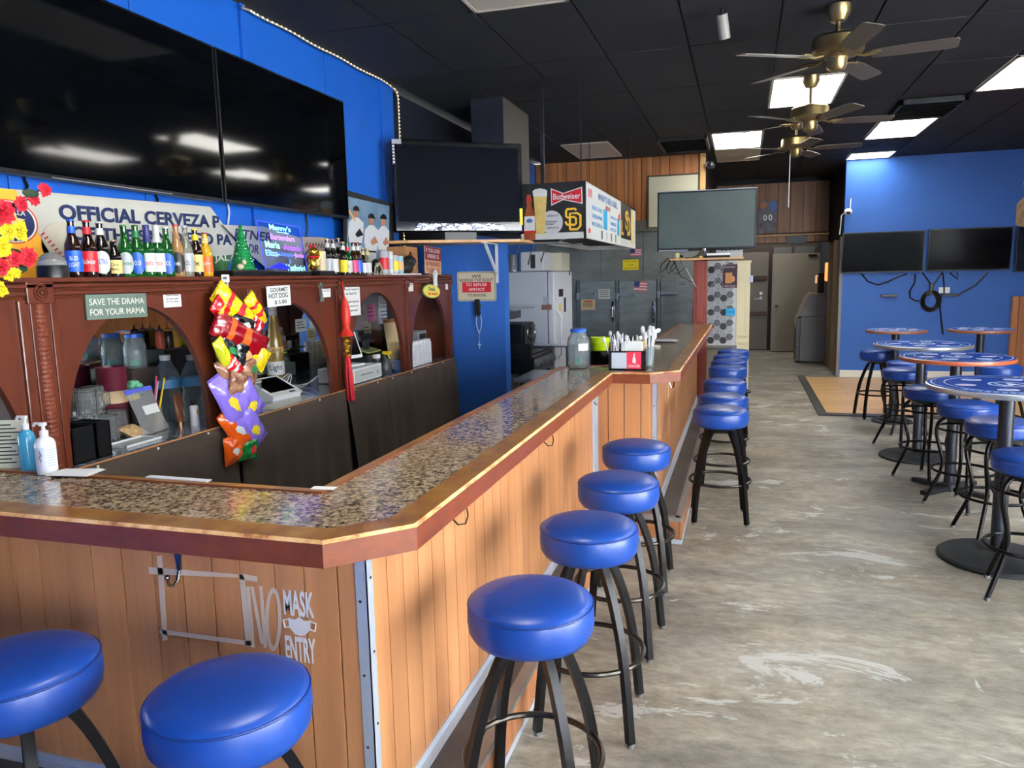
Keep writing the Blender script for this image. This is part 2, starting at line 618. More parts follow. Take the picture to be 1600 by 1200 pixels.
OPEN_R = [(-2.2, 0.3, 0.45, 2.75), (0.7, 3.6, 0.05, 2.75)]
OPEN_F = [(2.4, 4.6, 0.4, 2.7)]
window_wall('wall_right', 'y', WX, -3.1, 12.8, OPEN_R, 'blue side wall with shop windows')
window_wall('wall_front', 'x', -3.0, -3.1, 5.17, OPEN_F, 'blue street wall with shop windows')
nwin = 0
for ax, c, ops in (('y', WX, OPEN_R), ('x', -3.0, OPEN_F)):
    for (a, b, z0, z1) in ops:
        nwin += 1
        w = struct('window_%d' % nwin, 'tall shop window in a dark frame')
        fr, mid = MB(), (a + b) / 2
        g = MB()

        def bb(mbx, a0, a1, q0, q1, d0, d1):
            if ax == 'y':
                mbx.box(c + d0, c + d1, a0, a1, q0, q1)
            else:
                mbx.box(a0, a1, c - d1, c - d0, q0, q1)
        for (a0, a1, q0, q1) in ((a, a + 0.05, z0, z1), (b - 0.05, b, z0, z1), (a, b, z0, z0 + 0.05), (a, b, z1 - 0.05, z1), (mid - 0.025, mid + 0.025, z0, z1)):
            bb(fr, a0, a1, q0, q1, 0.02, 0.09)
        fr.build('window_frame', M_frame, w, 0)
        for s0, s1 in ((a + 0.05, mid - 0.025), (mid + 0.025, b - 0.05)):
            g = MB()
            bb(g, s0, s1, z0 + 0.05, z1 - 0.05, 0.05, 0.056)
            g.build('pane', M_pane, w, 0)
        L = bpy.data.lights.new('window_portal', 'AREA')
        L.shape = 'RECTANGLE'
        L.size, L.size_y = b - a, z1 - z0
        L.cycles.is_portal = True
        lo = bpy.data.objects.new('window_portal', L)
        COL.objects.link(lo)
        lo.parent = w
        if ax == 'y':
            lo.matrix_local = frame((c + 0.11, mid, (z0 + z1) / 2), (0, 1, 0), (0, 0, -1))
        else:
            lo.matrix_local = frame((mid, c - 0.11, (z0 + z1) / 2), (-1, 0, 0), (0, 0, -1))
        d = lo.matrix_local.to_3x3() @ Vector((0, 0, -1))
# wainscot planks on the right wall
for y in range(0, 40):
    ya = 4.0 + y * 0.215
    if ya < 12.4:
        MB().bev(WX - 0.02, WX, ya + 0.003, ya + 0.212, 0.0, 1.2, 0.004).build('wainscot_plank', M_wain, bpy.data.objects['wall_right'], 0)

# ---- kitchen end wall: cold-room front below, wood planks above
WK = struct('wall_kitchen', 'grey cold room front with wood planks above')
M_cold = mat('cold_room_grey', (92, 98, 97), 0.5, rgb2=(116, 122, 118), vscale=3, stretch=(1, 1, 2.5), bump=0.03, bscale=50)
MB().box(-3.1, -0.53, 11.12, 11.25, 0, CEIL).build('wall_backing', M_dark, WK, 0)
xs = [-2.97, -2.46, -1.99, -1.38, -0.53]
for a, b in zip(xs[:-1], xs[1:]):
    MB().bev(a + 0.002, b - 0.002, 11.1, 11.12, 0, 2.40, 0.003).build('cold_room_panel', M_cold, WK, 0)
MB().bev(-2.97, -0.53, 11.085, 11.1, 2.25, 2.41, 0.004).build('header_rail', mat('header_grey', (92, 94, 86), 0.55), WK, 0)
M_plankw = wood('golden_wall_plank', (122, 72, 34), (164, 104, 56), (184, 124, 72), 'z', 0.55, 0.45, per=0.2)
x = -2.95
rw = random.Random(3)
while x < -0.6:
    w = rw.choice((0.115, 0.2, 0.1, 0.16, 0.13))
    b = min(x + w, -0.545)
    MB().bev(x + 0.004, b - 0.004, 11.1, 11.12, 2.41, CEIL, 0.004).build('plank', M_plankw, WK, 0)
    x += w
MB().bev(-0.6, -0.525, 11.07, 11.12, 0, CEIL, 0.004).build('corner_trim', wood('light_pine', (186, 140, 82), (206, 160, 100), (220, 176, 118), 'z', 0.5), WK, 0)
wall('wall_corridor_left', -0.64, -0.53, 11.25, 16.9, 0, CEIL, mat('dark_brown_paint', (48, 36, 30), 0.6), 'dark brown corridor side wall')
hd = struct('wall_corridor_header', 'brown plank header above the corridor')
M_plankd = wood('brown_header_plank', (104, 68, 46), (136, 94, 64), (150, 106, 76), 'z', 0.5, 0.5, per=0.1)
MB().box(-0.53, 1.55, 14.6, 14.7, 2.14, CEIL).build('wall_backing', M_dark, hd, 0)
for k in range(9):
    MB().bev(-0.5 + k * 0.213 + 0.003, -0.5 + (k + 1) * 0.213 - 0.003, 14.575, 14.6, 2.32, 3.2, 0.004).build('plank', M_plankd, hd, 0)
    MB().bev(-0.5 + k * 0.213 + 0.003, -0.5 + (k + 1) * 0.213 - 0.003, 14.575, 14.6, 2.15, 2.27, 0.004).build('plank', M_plankd, hd, 0)
MB().bev(-0.5, 1.42, 14.5, 14.6, 2.27, 2.30, 0.004).build('ledge', wood('light_pine', (0, 0, 0), (0, 0, 0), (0, 0, 0)), hd, 0)
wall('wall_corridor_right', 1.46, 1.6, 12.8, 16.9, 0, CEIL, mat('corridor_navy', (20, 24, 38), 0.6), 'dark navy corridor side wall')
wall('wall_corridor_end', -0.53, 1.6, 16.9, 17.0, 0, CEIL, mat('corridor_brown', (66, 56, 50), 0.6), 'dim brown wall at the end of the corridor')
tag(MB().bev(1.405, 1.452, 12.66, 12.80, 0, 2.15, 0.004).build('trim_1', mat('grey_door_casing', (120, 122, 124), 0.5), None, 0), None, None, None, 'structure')
tag(MB().bev(1.38, 1.46, 13.3, 13.38, 0, 2.12, 0.004).build('trim_2', mat('tan_door_casing', (132, 112, 86), 0.5), None, 0), None, None, None, 'structure')
# corridor doors
M_door = mat('taupe_door_paint', (150, 140, 126), 0.45)
d1 = struct('door_1', 'beige open door with a round brass knob at the corridor end')
MB().bev(0.56, 1.46, 16.44, 16.48, 0.02, 2.0, 0.005).build('door_leaf', M_door, d1, 0)
kn = MB().ball((0.66, 16.40, 0.95), 0.032, 12)
kn.cyl((0.66, 16.44, 0.95), (0.66, 16.40, 0.95), 0.012)
kn.build('door_knob', M_gold, d1)
MB().bev(1.24, 1.4, 16.41, 16.44, 1.93, 1.97, 0.006).build('door_closer', M_blackp, d1, 0)
d2 = struct('door_2', 'dark grey door with two brown push bars and a lever handle')
MB().bev(-0.45, 0.5, 16.82, 16.87, 0.02, 2.05, 0.005).build('door_leaf', mat('grey_door_paint', (112, 104, 96), 0.5), d2, 0)
for z in (0.78, 1.52):
    MB().bev(-0.42, 0.48, 16.79, 16.82, z - 0.045, z + 0.045, 0.006).build('push_bar', mat('brown_bar', (66, 46, 36), 0.5), d2, 0)
lv = MB().cyl((0.36, 16.82, 1.1), (0.36, 16.76, 1.1), 0.028)
lv.tube([(0.36, 16.76, 1.1), (0.22, 16.755, 1.08)], 0.012)
lv.build('lever_handle', M_steel, d2)
MB().cyl((0.36, 16.82, 1.2), (0.36, 16.79, 1.2), 0.03, 14).build('deadbolt', M_steel, d2)
d3 = struct('door_3', 'tan folding door standing along the corridor side')
MB().bev(1.40, 1.445, 13.42, 14.3, 0.02, 2.08, 0.005).build('door_leaf', mat('tan_door', (128, 108, 84), 0.5), d3, 0)

# ---- ceiling fixtures
M_lit = mat('lit_diffuser', (255, 255, 250), 0.5, emit=(255, 252, 244), estr=PANEL_LIGHT)
M_unlit = mat('unlit_diffuser', (196, 188, 172), 0.5, var=0.04, vscale=4)
M_lframe = mat('light_frame', (206, 198, 184), 0.5)
LBL = {(0, -1): 'lit ceiling light panel half hidden by the middle ceiling fan', (-1, 1): 'lit ceiling light panel above the hanging menu and dark green television',
       (3, -1): 'lit ceiling light panel at the right, nearest to the camera', (2, 1): 'lit ceiling light panel just beyond the ceiling vent', (2, 3): 'lit ceiling light panel touching the top of the blue far wall'}
for (i, j) in list(LIT) + list(UNLIT):
    x, y = GX0 + 0.61 * (i + 0.5), GY0 + 1.22 * (j + 0.5)
    h = 0.59
    hl = 0.6
    lit = (i, j) in LIT
    if (i, j) == (0, 6):
        y = 16.0  # added unseen lamp behind the header, lights the corridor doors
    if (i, j) == (2, 3):
        hl, y = 0.3, 12.33
    if (i, j) in UNLIT:
        lab = {(-3, -4): 'large unlit cream ceiling panel cut by the top of the frame', (-4, 1): 'unlit grey ceiling panel above the hanging menu box', (-1, 2): 'unlit tan ceiling panel over the corridor entrance'}[(i, j)]
    else:
        lab = LBL.get((i, j), 'lit ceiling light panel out of view ' + {(3, -3): 'above the nearest tall table', (3, -5): 'in the right aisle ahead of the camera', (0, -6): 'straight above the camera', (5, -3): 'beside the right wall wainscot', (5, -6): 'beside the right shop windows', (-2, -6): 'over the near end of the bar', (0, 6): 'in the corridor behind the plank header'}.get((i, j), ''))
    t = thing('ceiling_light', lab, 'ceiling light', (x, y, CEIL + 0.02), group='ceiling light panels')
    fr = MB()
    hx = 0.3
    for (x0, x1, y0, y1) in ((-hx, -hx + 0.02, -hl, hl), (hx - 0.02, hx, -hl, hl), (-hx, hx, -hl, -hl + 0.02), (-hx, hx, hl - 0.02, hl)):
        fr.box(x0, x1, y0, y1, -0.03, -0.012)
    fr.build('light_frame', M_lframe, t, 0)
    MB().box(-hx + 0.02, hx - 0.02, -hl + 0.02, hl - 0.02, -0.026, -0.018).build('diffuser', M_lit if lit else M_unlit, t, 0)
for k, (lab, x, y, sx, sy) in enumerate((('black slatted air vent in the ceiling right of the fans', 1.76, 9.06, 0.3, 0.44), ('black slatted air vent in the ceiling above the green television', -0.75, 10.2, 0.3, 0.5))):
    t = thing('ceiling_vent', lab, 'vent', (x, y, CEIL))
    fr = MB()
    for (x0, x1, y0, y1) in ((-sx, -sx + 0.03, -sy, sy), (sx - 0.03, sx, -sy, sy), (-sx, sx, -sy, -sy + 0.03), (-sx, sx, sy - 0.03, sy)):
        fr.box(x0, x1, y0, y1, -0.03, 0.019)
    fr.build('vent_frame', mat('vent_black', (22, 23, 26), 0.5), t, 0)
    for q in range(8):
        yq = -sy + 0.06 + q * (2 * sy - 0.12) / 7
        MB().box(-sx + 0.03, sx - 0.03, -0.02, 0.02, -0.002, 0.002).build('slat', mat('vent_black', (22, 23, 26)), t, 0, M=TR(0, yq, -0.012, 0.7))
# black track spotlight on the ceiling, cut by the top of the frame
t = thing('spotlight', 'short grey cylinder spotlight hanging at the top edge of the picture', 'spotlight', (-0.16, 5.2, CEIL))
MB().cyl((0, 0, 0), (0, 0, -0.05), 0.012).build('stem', M_blackp, t)
MB().cyl((0, -0.02, -0.04), (0.02, 0.04, -0.17), 0.035, 16).build('can', mat('grey_can', (150, 146, 138), 0.4), t)

# ---- ceiling fans
M_blade = wood('fan_blade', (60, 54, 47), (74, 66, 58), (84, 76, 66), 'x', 0.5, 0.4, per=0.05)


def ceiling_fan(label, x, y, zb, a0):
    t = thing('ceiling_fan', label, 'ceiling fan', (x, y, CEIL), group=None)
    d = zb - CEIL
    MB().lathe([(0.02, -0.10), (0.045, -0.095), (0.07, -0.05), (0.075, -0.005), (0.07, 0)], 24).build('canopy', M_gold, t)
    MB().cyl((0, 0, -0.09), (0, 0, d + 0.13), 0.013, 12).build('downrod', M_gold, t)
    MB().lathe([(0.03, d + 0.15), (0.06, d + 0.14), (0.14, d + 0.125), (0.155, d + 0.11), (0.158, d + 0.04), (0.145, d + 0.02), (0.09, d + 0.012)], 36).build('motor_housing', M_gold, t)
    MB().lathe([(0.085, d + 0.02), (0.062, d), (0.058, d - 0.055), (0.045, d - 0.075), (0.015, d - 0.085)], 24).build('switch_housing', M_gold, t)
    bl = MB()
    out = [(0.0, -0.05), (0.10, -0.062), (0.40, -0.068), (0.455, -0.062), (0.468, -0.045), (0.468, 0.045), (0.455, 0.062), (0.40, 0.068), (0.10, 0.062), (0.0, 0.05)]
    bl.prism([(0.2 + px_, py_) for px_, py_ in out], -0.003, 0.003)
    bme = bl.mesh('fan_blade', M_blade, 0)
    ar = MB()
    ar.tube([(0.1, 0, 0.012), (0.16, 0, -0.004), (0.24, 0.0, 0.006)], 0.009, 6)
    ar.tube([(0.15, 0, 0.0), (0.2, 0.035, 0.004), (0.25, 0.035, 0.006)], 0.007, 6)
    ar.tube([(0.15, 0, 0.0), (0.2, -0.035, 0.004), (0.25, -0.035, 0.006)], 0.007, 6)
    ar.prism(ell(0.235, 0, 0.03, 0.045, 12), 0.003, 0.008)
    ame = ar.mesh('blade_arm', M_gold)
    for k in range(5):
        Mk = Matrix.Rotation(math.radians(a0 + 72 * k), 4, 'Z')
        link('fan_blade', bme, t, M=T((0, 0, d)) @ Mk @ Matrix.Rotation(math.radians(-11), 4, 'X'))
        link('blade_arm', ame, t, M=T((0, 0, d)) @ Mk)
    return t, d


f1, dd = ceiling_fan('brass ceiling fan with brown blades, nearest and highest in the picture', 0.54, 5.4, 2.965, -8)
MB().tube([(-0.06, 0.0, dd - 0.04), (-0.062, 0.0, dd - 0.25)], 0.002, 5).build('pull_chain', M_gold, f1)
f2, dd = ceiling_fan('brass ceiling fan with brown blades, in front of a lit panel', 0.52, 7.18, 2.90, 9)
f3, dd = ceiling_fan('brass ceiling fan with brown blades, farthest, with a long pull chain', 0.53, 9.18, 2.97, -4)
MB().tube([(-0.06, 0.0, dd - 0.04), (-0.062, 0.0, dd - 0.62)], 0.004, 5).build('pull_chain', M_white, f3)

# string of tiny lights along the wall top
t = thing('light_string', 'string of tiny warm lights edging the top of the blue wall', 'string lights', (-2.84, 4.07, CEIL))
pts = [(0.0, 0.0, -0.02), (0.02, -0.05, -0.05), (0.0, 0.05, -0.03)] + [(0, k * 0.1, -0.03 - 0.004 * math.sin(k)) for k in range(1, 20)] + [(0, 2.06, -0.05), (0.0, 2.09, -0.1)] + [(0, 2.09, -0.1 - 0.06 * k) for k in range(1, 22)]
MB().tube(pts, 0.006, 5).build('cord', mat('clear_cord', (190, 180, 150), 0.4), t)
bl = MB()
for a, b in zip(pts[2:-1], pts[3:]):
    for q in (0.25, 0.75):
        p = Vector(a).lerp(Vector(b), q)
        bl.ball((p.x + 0.006, p.y, p.z), 0.0055, 6)
tag(bl.build('bulbs', mat('warm_bulb', (255, 236, 190), 0.4, emit=(255, 226, 170), estr=2.5), t), kind='stuff')
# ================================================================== the bar
BZ = 1.05
A, B = (-0.915, 1.472), (-0.752, 1.636)
J1, J2, J3 = (-0.758, 4.59), (-0.53, 4.59), (-0.36, 4.755)
E1 = (-0.335, 9.27)
LX = -2.43
I0, I1, I2, I3, I4 = (LX, 1.86), (-1.16, 1.86), (-1.16, 4.84), (-0.80, 4.96), (-0.735, 9.27)


def granite():
    m = bpy.data.materials.new('brown_granite')
    m.use_nodes = True
    nt = m.node_tree
    b = nt.nodes['Principled BSDF']
    b.inputs['Roughness'].default_value = 0.09
    b.inputs['Coat Weight'].default_value = 0.0
    b.inputs['Specular IOR Level'].default_value = 0.45
    b.inputs['Coat Roughness'].default_value = 0.03
    tc = nt.nodes.new('ShaderNodeTexCoord')

    def noise(sc, det, rgh):
        n = nt.nodes.new('ShaderNodeTexNoise')
        n.inputs['Scale'].default_value = sc
        n.inputs['Detail'].default_value = det
        n.inputs['Roughness'].default_value = rgh
        nt.links.new(tc.outputs['Object'], n.inputs['Vector'])
        return n
    r = nt.nodes.new('ShaderNodeValToRGB')
    e = r.color_ramp.elements
    e[0].position, e[0].color = 0.34, (*lin((46, 37, 30)), 1)
    e[1].position, e[1].color = 0.72, (*lin((196, 182, 156)), 1)
    for p, c in ((0.43, (96, 78, 60)), (0.5, (146, 124, 98)), (0.58, (180, 160, 132))):
        k = e.new(p)
        k.color = (*lin(c), 1)
    n1 = noise(72, 4, 0.7)
    n1.inputs['Distortion'].default_value = 0.4
    nt.links.new(n1.outputs['Fac'], r.inputs['Fac'])
    r2 = nt.nodes.new('ShaderNodeValToRGB')
    r2.color_ramp.elements[0].position, r2.color_ramp.elements[0].color = 0.3, (0.75, 0.72, 0.68, 1)
    r2.color_ramp.elements[1].position, r2.color_ramp.elements[1].color = 0.7, (1, 1, 1, 1)
    nt.links.new(noise(6, 4, 0.6).outputs['Fac'], r2.inputs['Fac'])
    x = nt.nodes.new('ShaderNodeMix')
    x.data_type = 'RGBA'
    x.blend_type = 'MULTIPLY'
    x.inputs[0].default_value = 0.6
    nt.links.new(r.outputs['Color'], x.inputs[6])
    nt.links.new(r2.outputs['Color'], x.inputs[7])
    nt.links.new(x.outputs[2], b.inputs['Base Color'])
    return m


def worn(name, c1, c2, c3, t0, t1, rough, coat):
    """stained wood rubbed through to bare wood in patches"""
    m = bpy.data.materials.new(name)
    m.use_nodes = True
    nt = m.node_tree
    b = nt.nodes['Principled BSDF']
    b.inputs['Roughness'].default_value = rough
    b.inputs['Coat Weight'].default_value = coat
    b.inputs['Coat Roughness'].default_value = 0.08
    tc = nt.nodes.new('ShaderNodeTexCoord')
    mp = nt.nodes.new('ShaderNodeMapping')
    mp.inputs['Scale'].default_value = (9, 5, 16)
    nt.links.new(tc.outputs['Object'], mp.inputs['Vector'])
    n = nt.nodes.new('ShaderNodeTexNoise')
    n.inputs['Scale'].default_value = 1.3
    n.inputs['Detail'].default_value = 8
    n.inputs['Roughness'].default_value = 0.7
    nt.links.new(mp.outputs['Vector'], n.inputs['Vector'])
    r = nt.nodes.new('ShaderNodeValToRGB')
    e = r.color_ramp.elements
    e[0].position, e[0].color = t0, (*lin(c1), 1)
    e[1].position, e[1].color = t1, (*lin(c3), 1)
    k = e.new((t0 + t1) / 2)
    k.color = (*lin(c2), 1)
    nt.links.new(n.outputs['Fac'], r.inputs['Fac'])
    nt.links.new(r.outputs['Color'], b.inputs['Base Color'])
    MATS[name] = m
    return m


M_granite = granite()
M_edge = worn('bar_edge_stain', (98, 44, 20), (116, 54, 25), (132, 66, 33), 0.3, 0.75, 0.38, 0.1)
M_edgetop = worn('bar_edge_top_wood', (92, 44, 22), (138, 92, 40), (168, 122, 62), 0.3, 0.68, 0.3, 0.1)
M_edgeworn = worn('bar_edge_bare_wood', (150, 88, 46), (206, 158, 100), (226, 188, 136), 0.38, 0.6, 0.5, 0.0)

bt = thing('granite_worktop', 'long brown granite bar top with a worn red-brown wooden edge', 'bar top', (0, 0, 0))
RW = 0.085   # width of the wooden rail


def inset(poly, d):
    """offset an open chain of points to its left by d"""
    out = []
    n = len(poly)
    for i in range(n):
        p = Vector(poly[i])
        nn = []
        if i > 0:
            t = (p - Vector(poly[i - 1])).normalized()
            nn.append(Vector((-t.y, t.x)))
        if i < n - 1:
            t = (Vector(poly[i + 1]) - p).normalized()
            nn.append(Vector((-t.y, t.x)))
        if len(nn) == 2:
            k = (nn[0] + nn[1]).normalized()
            q = p + k * (d / max(0.3, k.dot(nn[0])))
        else:
            q = p + nn[0] * d
        out.append((q.x, q.y))
    return out


outer = [(LX, 1.472), A, B, J1, J2, J3, E1]
outer_in = inset(outer, RW)
inner = [I0, I1, I2, I3, I4]
inner_in = inset(inner, -0.035)
slab = outer_in + inner_in[::-1]
MB().prism(slab, BZ - 0.04, BZ - 0.002).build('granite_slab', M_granite, bt, 0)
bv = 0.008


def rail(p, q, pi, qi, name, top=BZ, bot=BZ - 0.066):
    m = MB()
    P0, Q0, P1, Q1 = Vector((*p, 0)), Vector((*q, 0)), Vector((*pi, 0)), Vector((*qi, 0))
    kP, kQ = (P1 - P0).normalized() * bv, (Q1 - Q0).normalized() * bv
    zt = Vector((0, 0, top))
    zb = Vector((0, 0, bot))
    ring = [(P0 + zb, Q0 + zb), (P0 + zt - Vector((0, 0, bv)), Q0 + zt - Vector((0, 0, bv))), (P0 + kP + zt, Q0 + kQ + zt), (P1 + zt, Q1 + zt), (P1 + zb, Q1 + zb)]
    vs = [a for a, _ in ring] + [b for _, b in ring]
    m.add(vs, [(0, 1, 6, 5)], 0)
    o = len(m.v) - 10
    for (fc, mi) in (((1, 2, 7, 6), 2), ((2, 3, 8, 7), 1), ((3, 4, 9, 8), 0), ((4, 0, 5, 9), 0), ((0, 1, 2, 3, 4), 0), ((5, 6, 7, 8, 9), 0)):
        m.f.append(tuple(o + i for i in fc))
        m.m.append(mi)
    return m.build(name, [M_edge, M_edgetop, M_edgeworn], bt, 0)


for k in range(len(outer) - 1):
    rail(outer[k], outer[k + 1], outer_in[k], outer_in[k + 1], 'edge_rail')
for k in range(len(inner) - 1):
    rail(inner[k + 1], inner[k], inner_in[k + 1], inner_in[k], 'inner_rail', BZ + 0.004)
rail((E1[0], E1[1]), I4, (E1[0] - 0.03, E1[1] - 0.05), (I4[0] + 0.03, I4[1] - 0.05), 'edge_rail')

# ---- plank front under the bar
M_plank = wood('bar_plank', (152, 99, 62), (174, 119, 77), (187, 133, 90), 'z', 0.45, 0.42, 0.05, per=0.05)
M_groove = mat('groove_stain', (40, 23, 14), 0.8)
bf = thing('panelled_bar', 'honey-coloured plank panelling below the bar with steel corners', 'bar front', (0, 0, 0))
FX, FY = -0.916, 1.67
F2X, F2Y = -0.508, 4.79
STEP = 0.166
zt_ = BZ - 0.066
core = MB()
core.box(LX, FX - 0.012, FY + 0.012, FY + 0.06, 0, zt_)
core.box(FX - 0.05, FX - 0.012, FY + 0.05, F2Y + 0.05, 0, zt_)
core.box(FX - 0.03, F2X - 0.012, F2Y + 0.012, F2Y + 0.05, 0, zt_)
core.box(F2X - 0.05, F2X - 0.012, F2Y + 0.05, 9.26, 0, zt_)
core.build('frame', M_groove, bf, 0)
pl_cache = {}


def plank(w, h, M):
    key = (round(w, 3), round(h, 3))
    if key not in pl_cache:
        pl_cache[key] = MB().bev(0.0022, w - 0.0022, -0.012, 0.0, 0, h, 0.0008).mesh('plank', M_plank, 0)
    return link('plank', pl_cache[key], bf, M=M)


x = FX - 0.012
grooves = [-1.0, -1.1, -1.19, -1.3, -1.39, -1.49, -1.59, -1.7, -1.81, -1.91, -2.01, -2.11, -2.21, -2.31, -2.42]
for g in grooves:
    plank(x - g, zt_ - STEP, frame((g, FY, STEP), (1, 0, 0), (0, 1, 0)) @ Matrix.Diagonal((1, -1, 1, 1)))
    x = g
rp_ = random.Random(11)
y = FY + 0.012
while y < F2Y - 0.02:
    w = min(rp_.choice((0.1, 0.1, 0.095, 0.105, 0.1)), F2Y - y)
    plank(w, zt_ - STEP, frame((FX, y, STEP), (0, 1, 0), (-1, 0, 0)) @ Matrix.Diagonal((1, -1, 1, 1)))
    y += w
x = FX + 0.03
for g in (-0.82, -0.716, -0.61, -0.52):
    plank(g - x, zt_ - STEP, frame((x, F2Y, STEP), (1, 0, 0), (0, 1, 0)) @ Matrix.Diagonal((1, -1, 1, 1)))
    x = g
y = F2Y + 0.03
while y < 9.2:
    w = min(rp_.choice((0.1, 0.1, 0.095, 0.105, 0.1)), 9.22 - y)
    plank(w, zt_ - STEP, frame((F2X, y, STEP), (0, 1, 0), (-1, 0, 0)) @ Matrix.Diagonal((1, -1, 1, 1)))
    y += w
M_alu = mat('aluminium_trim', (196, 204, 214), 0.42, 0.35)
M_screw = mat('screw_head', (70, 72, 76), 0.4, 0.8)


def corner(x, y, z0, z1, nm='steel_corner'):
    c = MB()
    c.box(x - 0.03, x + 0.003, y - 0.003, y, z0, z1)
    c.box(x, x + 0.003, y - 0.003, y + 0.03, z0, z1)
    o = c.build(nm, M_alu, bf, 0)
    for k in range(4):
        z = z0 + (z1 - z0) * (0.12 + 0.25 * k)
        MB().cyl((x + 0.003, y + 0.018, z), (x + 0.0045, y + 0.018, z), 0.004, 8).build('screw', M_screw, o)
        MB().cyl((x - 0.018, y - 0.003, z - 0.06), (x - 0.018, y - 0.0045, z - 0.06), 0.004, 8).build('screw', M_screw, o)
    return o


corner(FX, FY, STEP, zt_)
corner(F2X, F2Y, STEP, zt_)
_c = MB().box(FX, FX + 0.004, F2Y - 0.04, F2Y - 0.002, STEP, zt_)
_c.box(FX, FX + 0.032, F2Y - 0.004, F2Y, STEP, zt_)
_c.build('steel_corner', M_alu, bf, 0)
for (p, q) in (((FX + 0.0, FY + 0.03), (FX + 0.0, F2Y)), ((F2X, F2Y + 0.03), (F2X, 9.2))):
    c = MB()
    c.box(p[0], p[0] + 0.004, p[1], q[1], STEP, STEP + 0.03)
    c.box(p[0], p[0] + 0.028, p[1], q[1], STEP, STEP + 0.004)
    c.build('base_trim', M_alu, bf, 0)
c = MB()
c.box(LX, FX - 0.03, FY - 0.004, FY, STEP, STEP + 0.03)
c.box(LX, FX - 0.03, FY - 0.028, FY, STEP, STEP + 0.004)
c.build('base_trim', M_alu, bf, 0)
# raised foot rest along the bar
st = thing('foot_step', 'low dark step with metal nosing running along the bar foot', 'step', (0, 0, 0))
M_step = mat('dark_step_top', (58, 58, 60), 0.45, rgb2=(82, 80, 78), vscale=6, bump=0.08, bscale=40)
S1X, S2X = -0.755, -0.345
SFY = 1.525
MB().prism([(LX, FY), (LX, SFY), (S1X, SFY), (S1X, 4.572), (S2X, 4.572), (S2X, 9.2), (F2X, 9.2), (F2X, F2Y), (FX, F2Y), (FX, FY)], 0.0, STEP - 0.002).build('step_body', M_step, st, 0)
M_splank = wood('step_plank', (112, 66, 38), (142, 90, 54), (168, 112, 70), 'z', 1.2, 0.5, per=0.2)
sm_ = MB().bev(-0.012, 0.0, 0.002, 0.098, 0.03, STEP - 0.025, 0.002).mesh('step_plank', M_splank, 0)
y = SFY
while y < 4.52:
    link('step_plank', sm_, st, loc=(S1X + 0.013, y, 0))
    y += 0.1
y = 4.58
while y < 9.1:
    link('step_plank', sm_, st, loc=(S2X + 0.013, y, 0))
    y += 0.1
sm2 = MB().bev(0.002, 0.098, -0.012, 0.0, 0.03, STEP - 0.025, 0.002).mesh('step_plank', M_splank, 0)
for k in range(4):
    link('step_plank', sm2, st, loc=(S1X + 0.012 + k * 0.1, 4.572, 0))
for k in range(16):
    link('step_plank', sm2, st, loc=(LX + 0.02 + k * 0.1, SFY, 0))
nz_ = MB()
for (xx, y0, y1) in ((S1X, SFY, 4.56), (S2X, 4.558, 9.2)):
    nz_.box(xx + 0.0, xx + 0.016, y0, y1, STEP - 0.024, STEP)
    nz_.box(xx - 0.025, xx + 0.016, y0, y1, STEP - 0.003, STEP + 0.001)
nz_.box(S1X + 0.016, S2X + 0.016, 4.556, 4.572, STEP - 0.024, STEP)
nz_.box(S1X, S2X, 4.558, 4.597, STEP - 0.003, STEP + 0.001)
nz_.box(LX, S1X + 0.016, SFY - 0.016, SFY, STEP - 0.024, STEP)
nz_.box(LX, S1X, SFY, SFY + 0.025, STEP - 0.003, STEP + 0.001)
nz_.build('nosing', mat('dull_nosing', (150, 150, 148), 0.45, 0.7), st, 0)
kz = MB()
for (xx, y0, y1) in ((S1X, SFY, 4.56), (S2X, 4.558, 9.2)):
    kz.box(xx, xx + 0.015, y0, y1, 0.0, 0.028)
kz.box(S1X + 0.015, S2X + 0.015, 4.557, 4.572, 0.0, 0.028)
kz.build('kick_strip', M_alu, st, 0)


# coat hooks under the edge
def hook(M, m):
    h = MB()
    h.prism([(-0.012, 0.03), (0.012, 0.03), (0.004, -0.03), (-0.004, -0.03)], 0, 0.004)
    h.tube([(0, -0.02, 0.003), (0, -0.045, 0.012), (0, -0.055, 0.03), (0, -0.045, 0.046), (0, -0.025, 0.05)], 0.0045, 8)
    h.ball((0, -0.022, 0.05), 0.008, 8)
    return h.build('coat_hook', m, bf, M=M)


M_chrome = mat('chrome', (150, 152, 156), 0.15, 1.0)
hook(frame(at(280, 880, 1, FY - 0.001), (1, 0, 0), (0, 0, 1)), M_chrome)
for (px, py) in ((712, 806), (852, 688), (928, 626)):
    p = at(px, py, 0, FX + 0.001)
    h = MB()
    h.tube([(0, -0.03, 0), (0.02, -0.03, -0.02), (0.035, 0.0, -0.025), (0.035, 0.025, -0.005), (0.03, 0.03, 0.02)], 0.003, 6)
    h.build('wire_hook', mat('dark_wire', (58, 44, 34), 0.4, 0.6), bf, M=T(p))
p = at(1045, 598, 0, F2X + 0.001)
h = MB()
h.tube([(0, -0.03, 0.02), (0.02, -0.03, -0.03), (0.035, 0.0, -0.03), (0.035, 0.03, 0.0)], 0.004, 6)
h.build('wire_hook', M_chrome, bf, M=T(p))
# pale scuffs on the far panel
for (px, py, w, hh, a) in ((1044, 612, 0.03, 0.06, 0.4), (1046, 665, 0.02, 0.10, -0.35)):
    quad_on([(-w, -hh / 2), (w * 0.2, -hh), (w, hh), (w * 0.3, hh * 0.6)], mat('bare_scuff', (226, 206, 176), 0.7), 'scuff', bf, frame(at(px, py, 0, F2X + 0.0005), (0, math.cos(a), math.sin(a)), (0, 0, 1)), 0.0006)

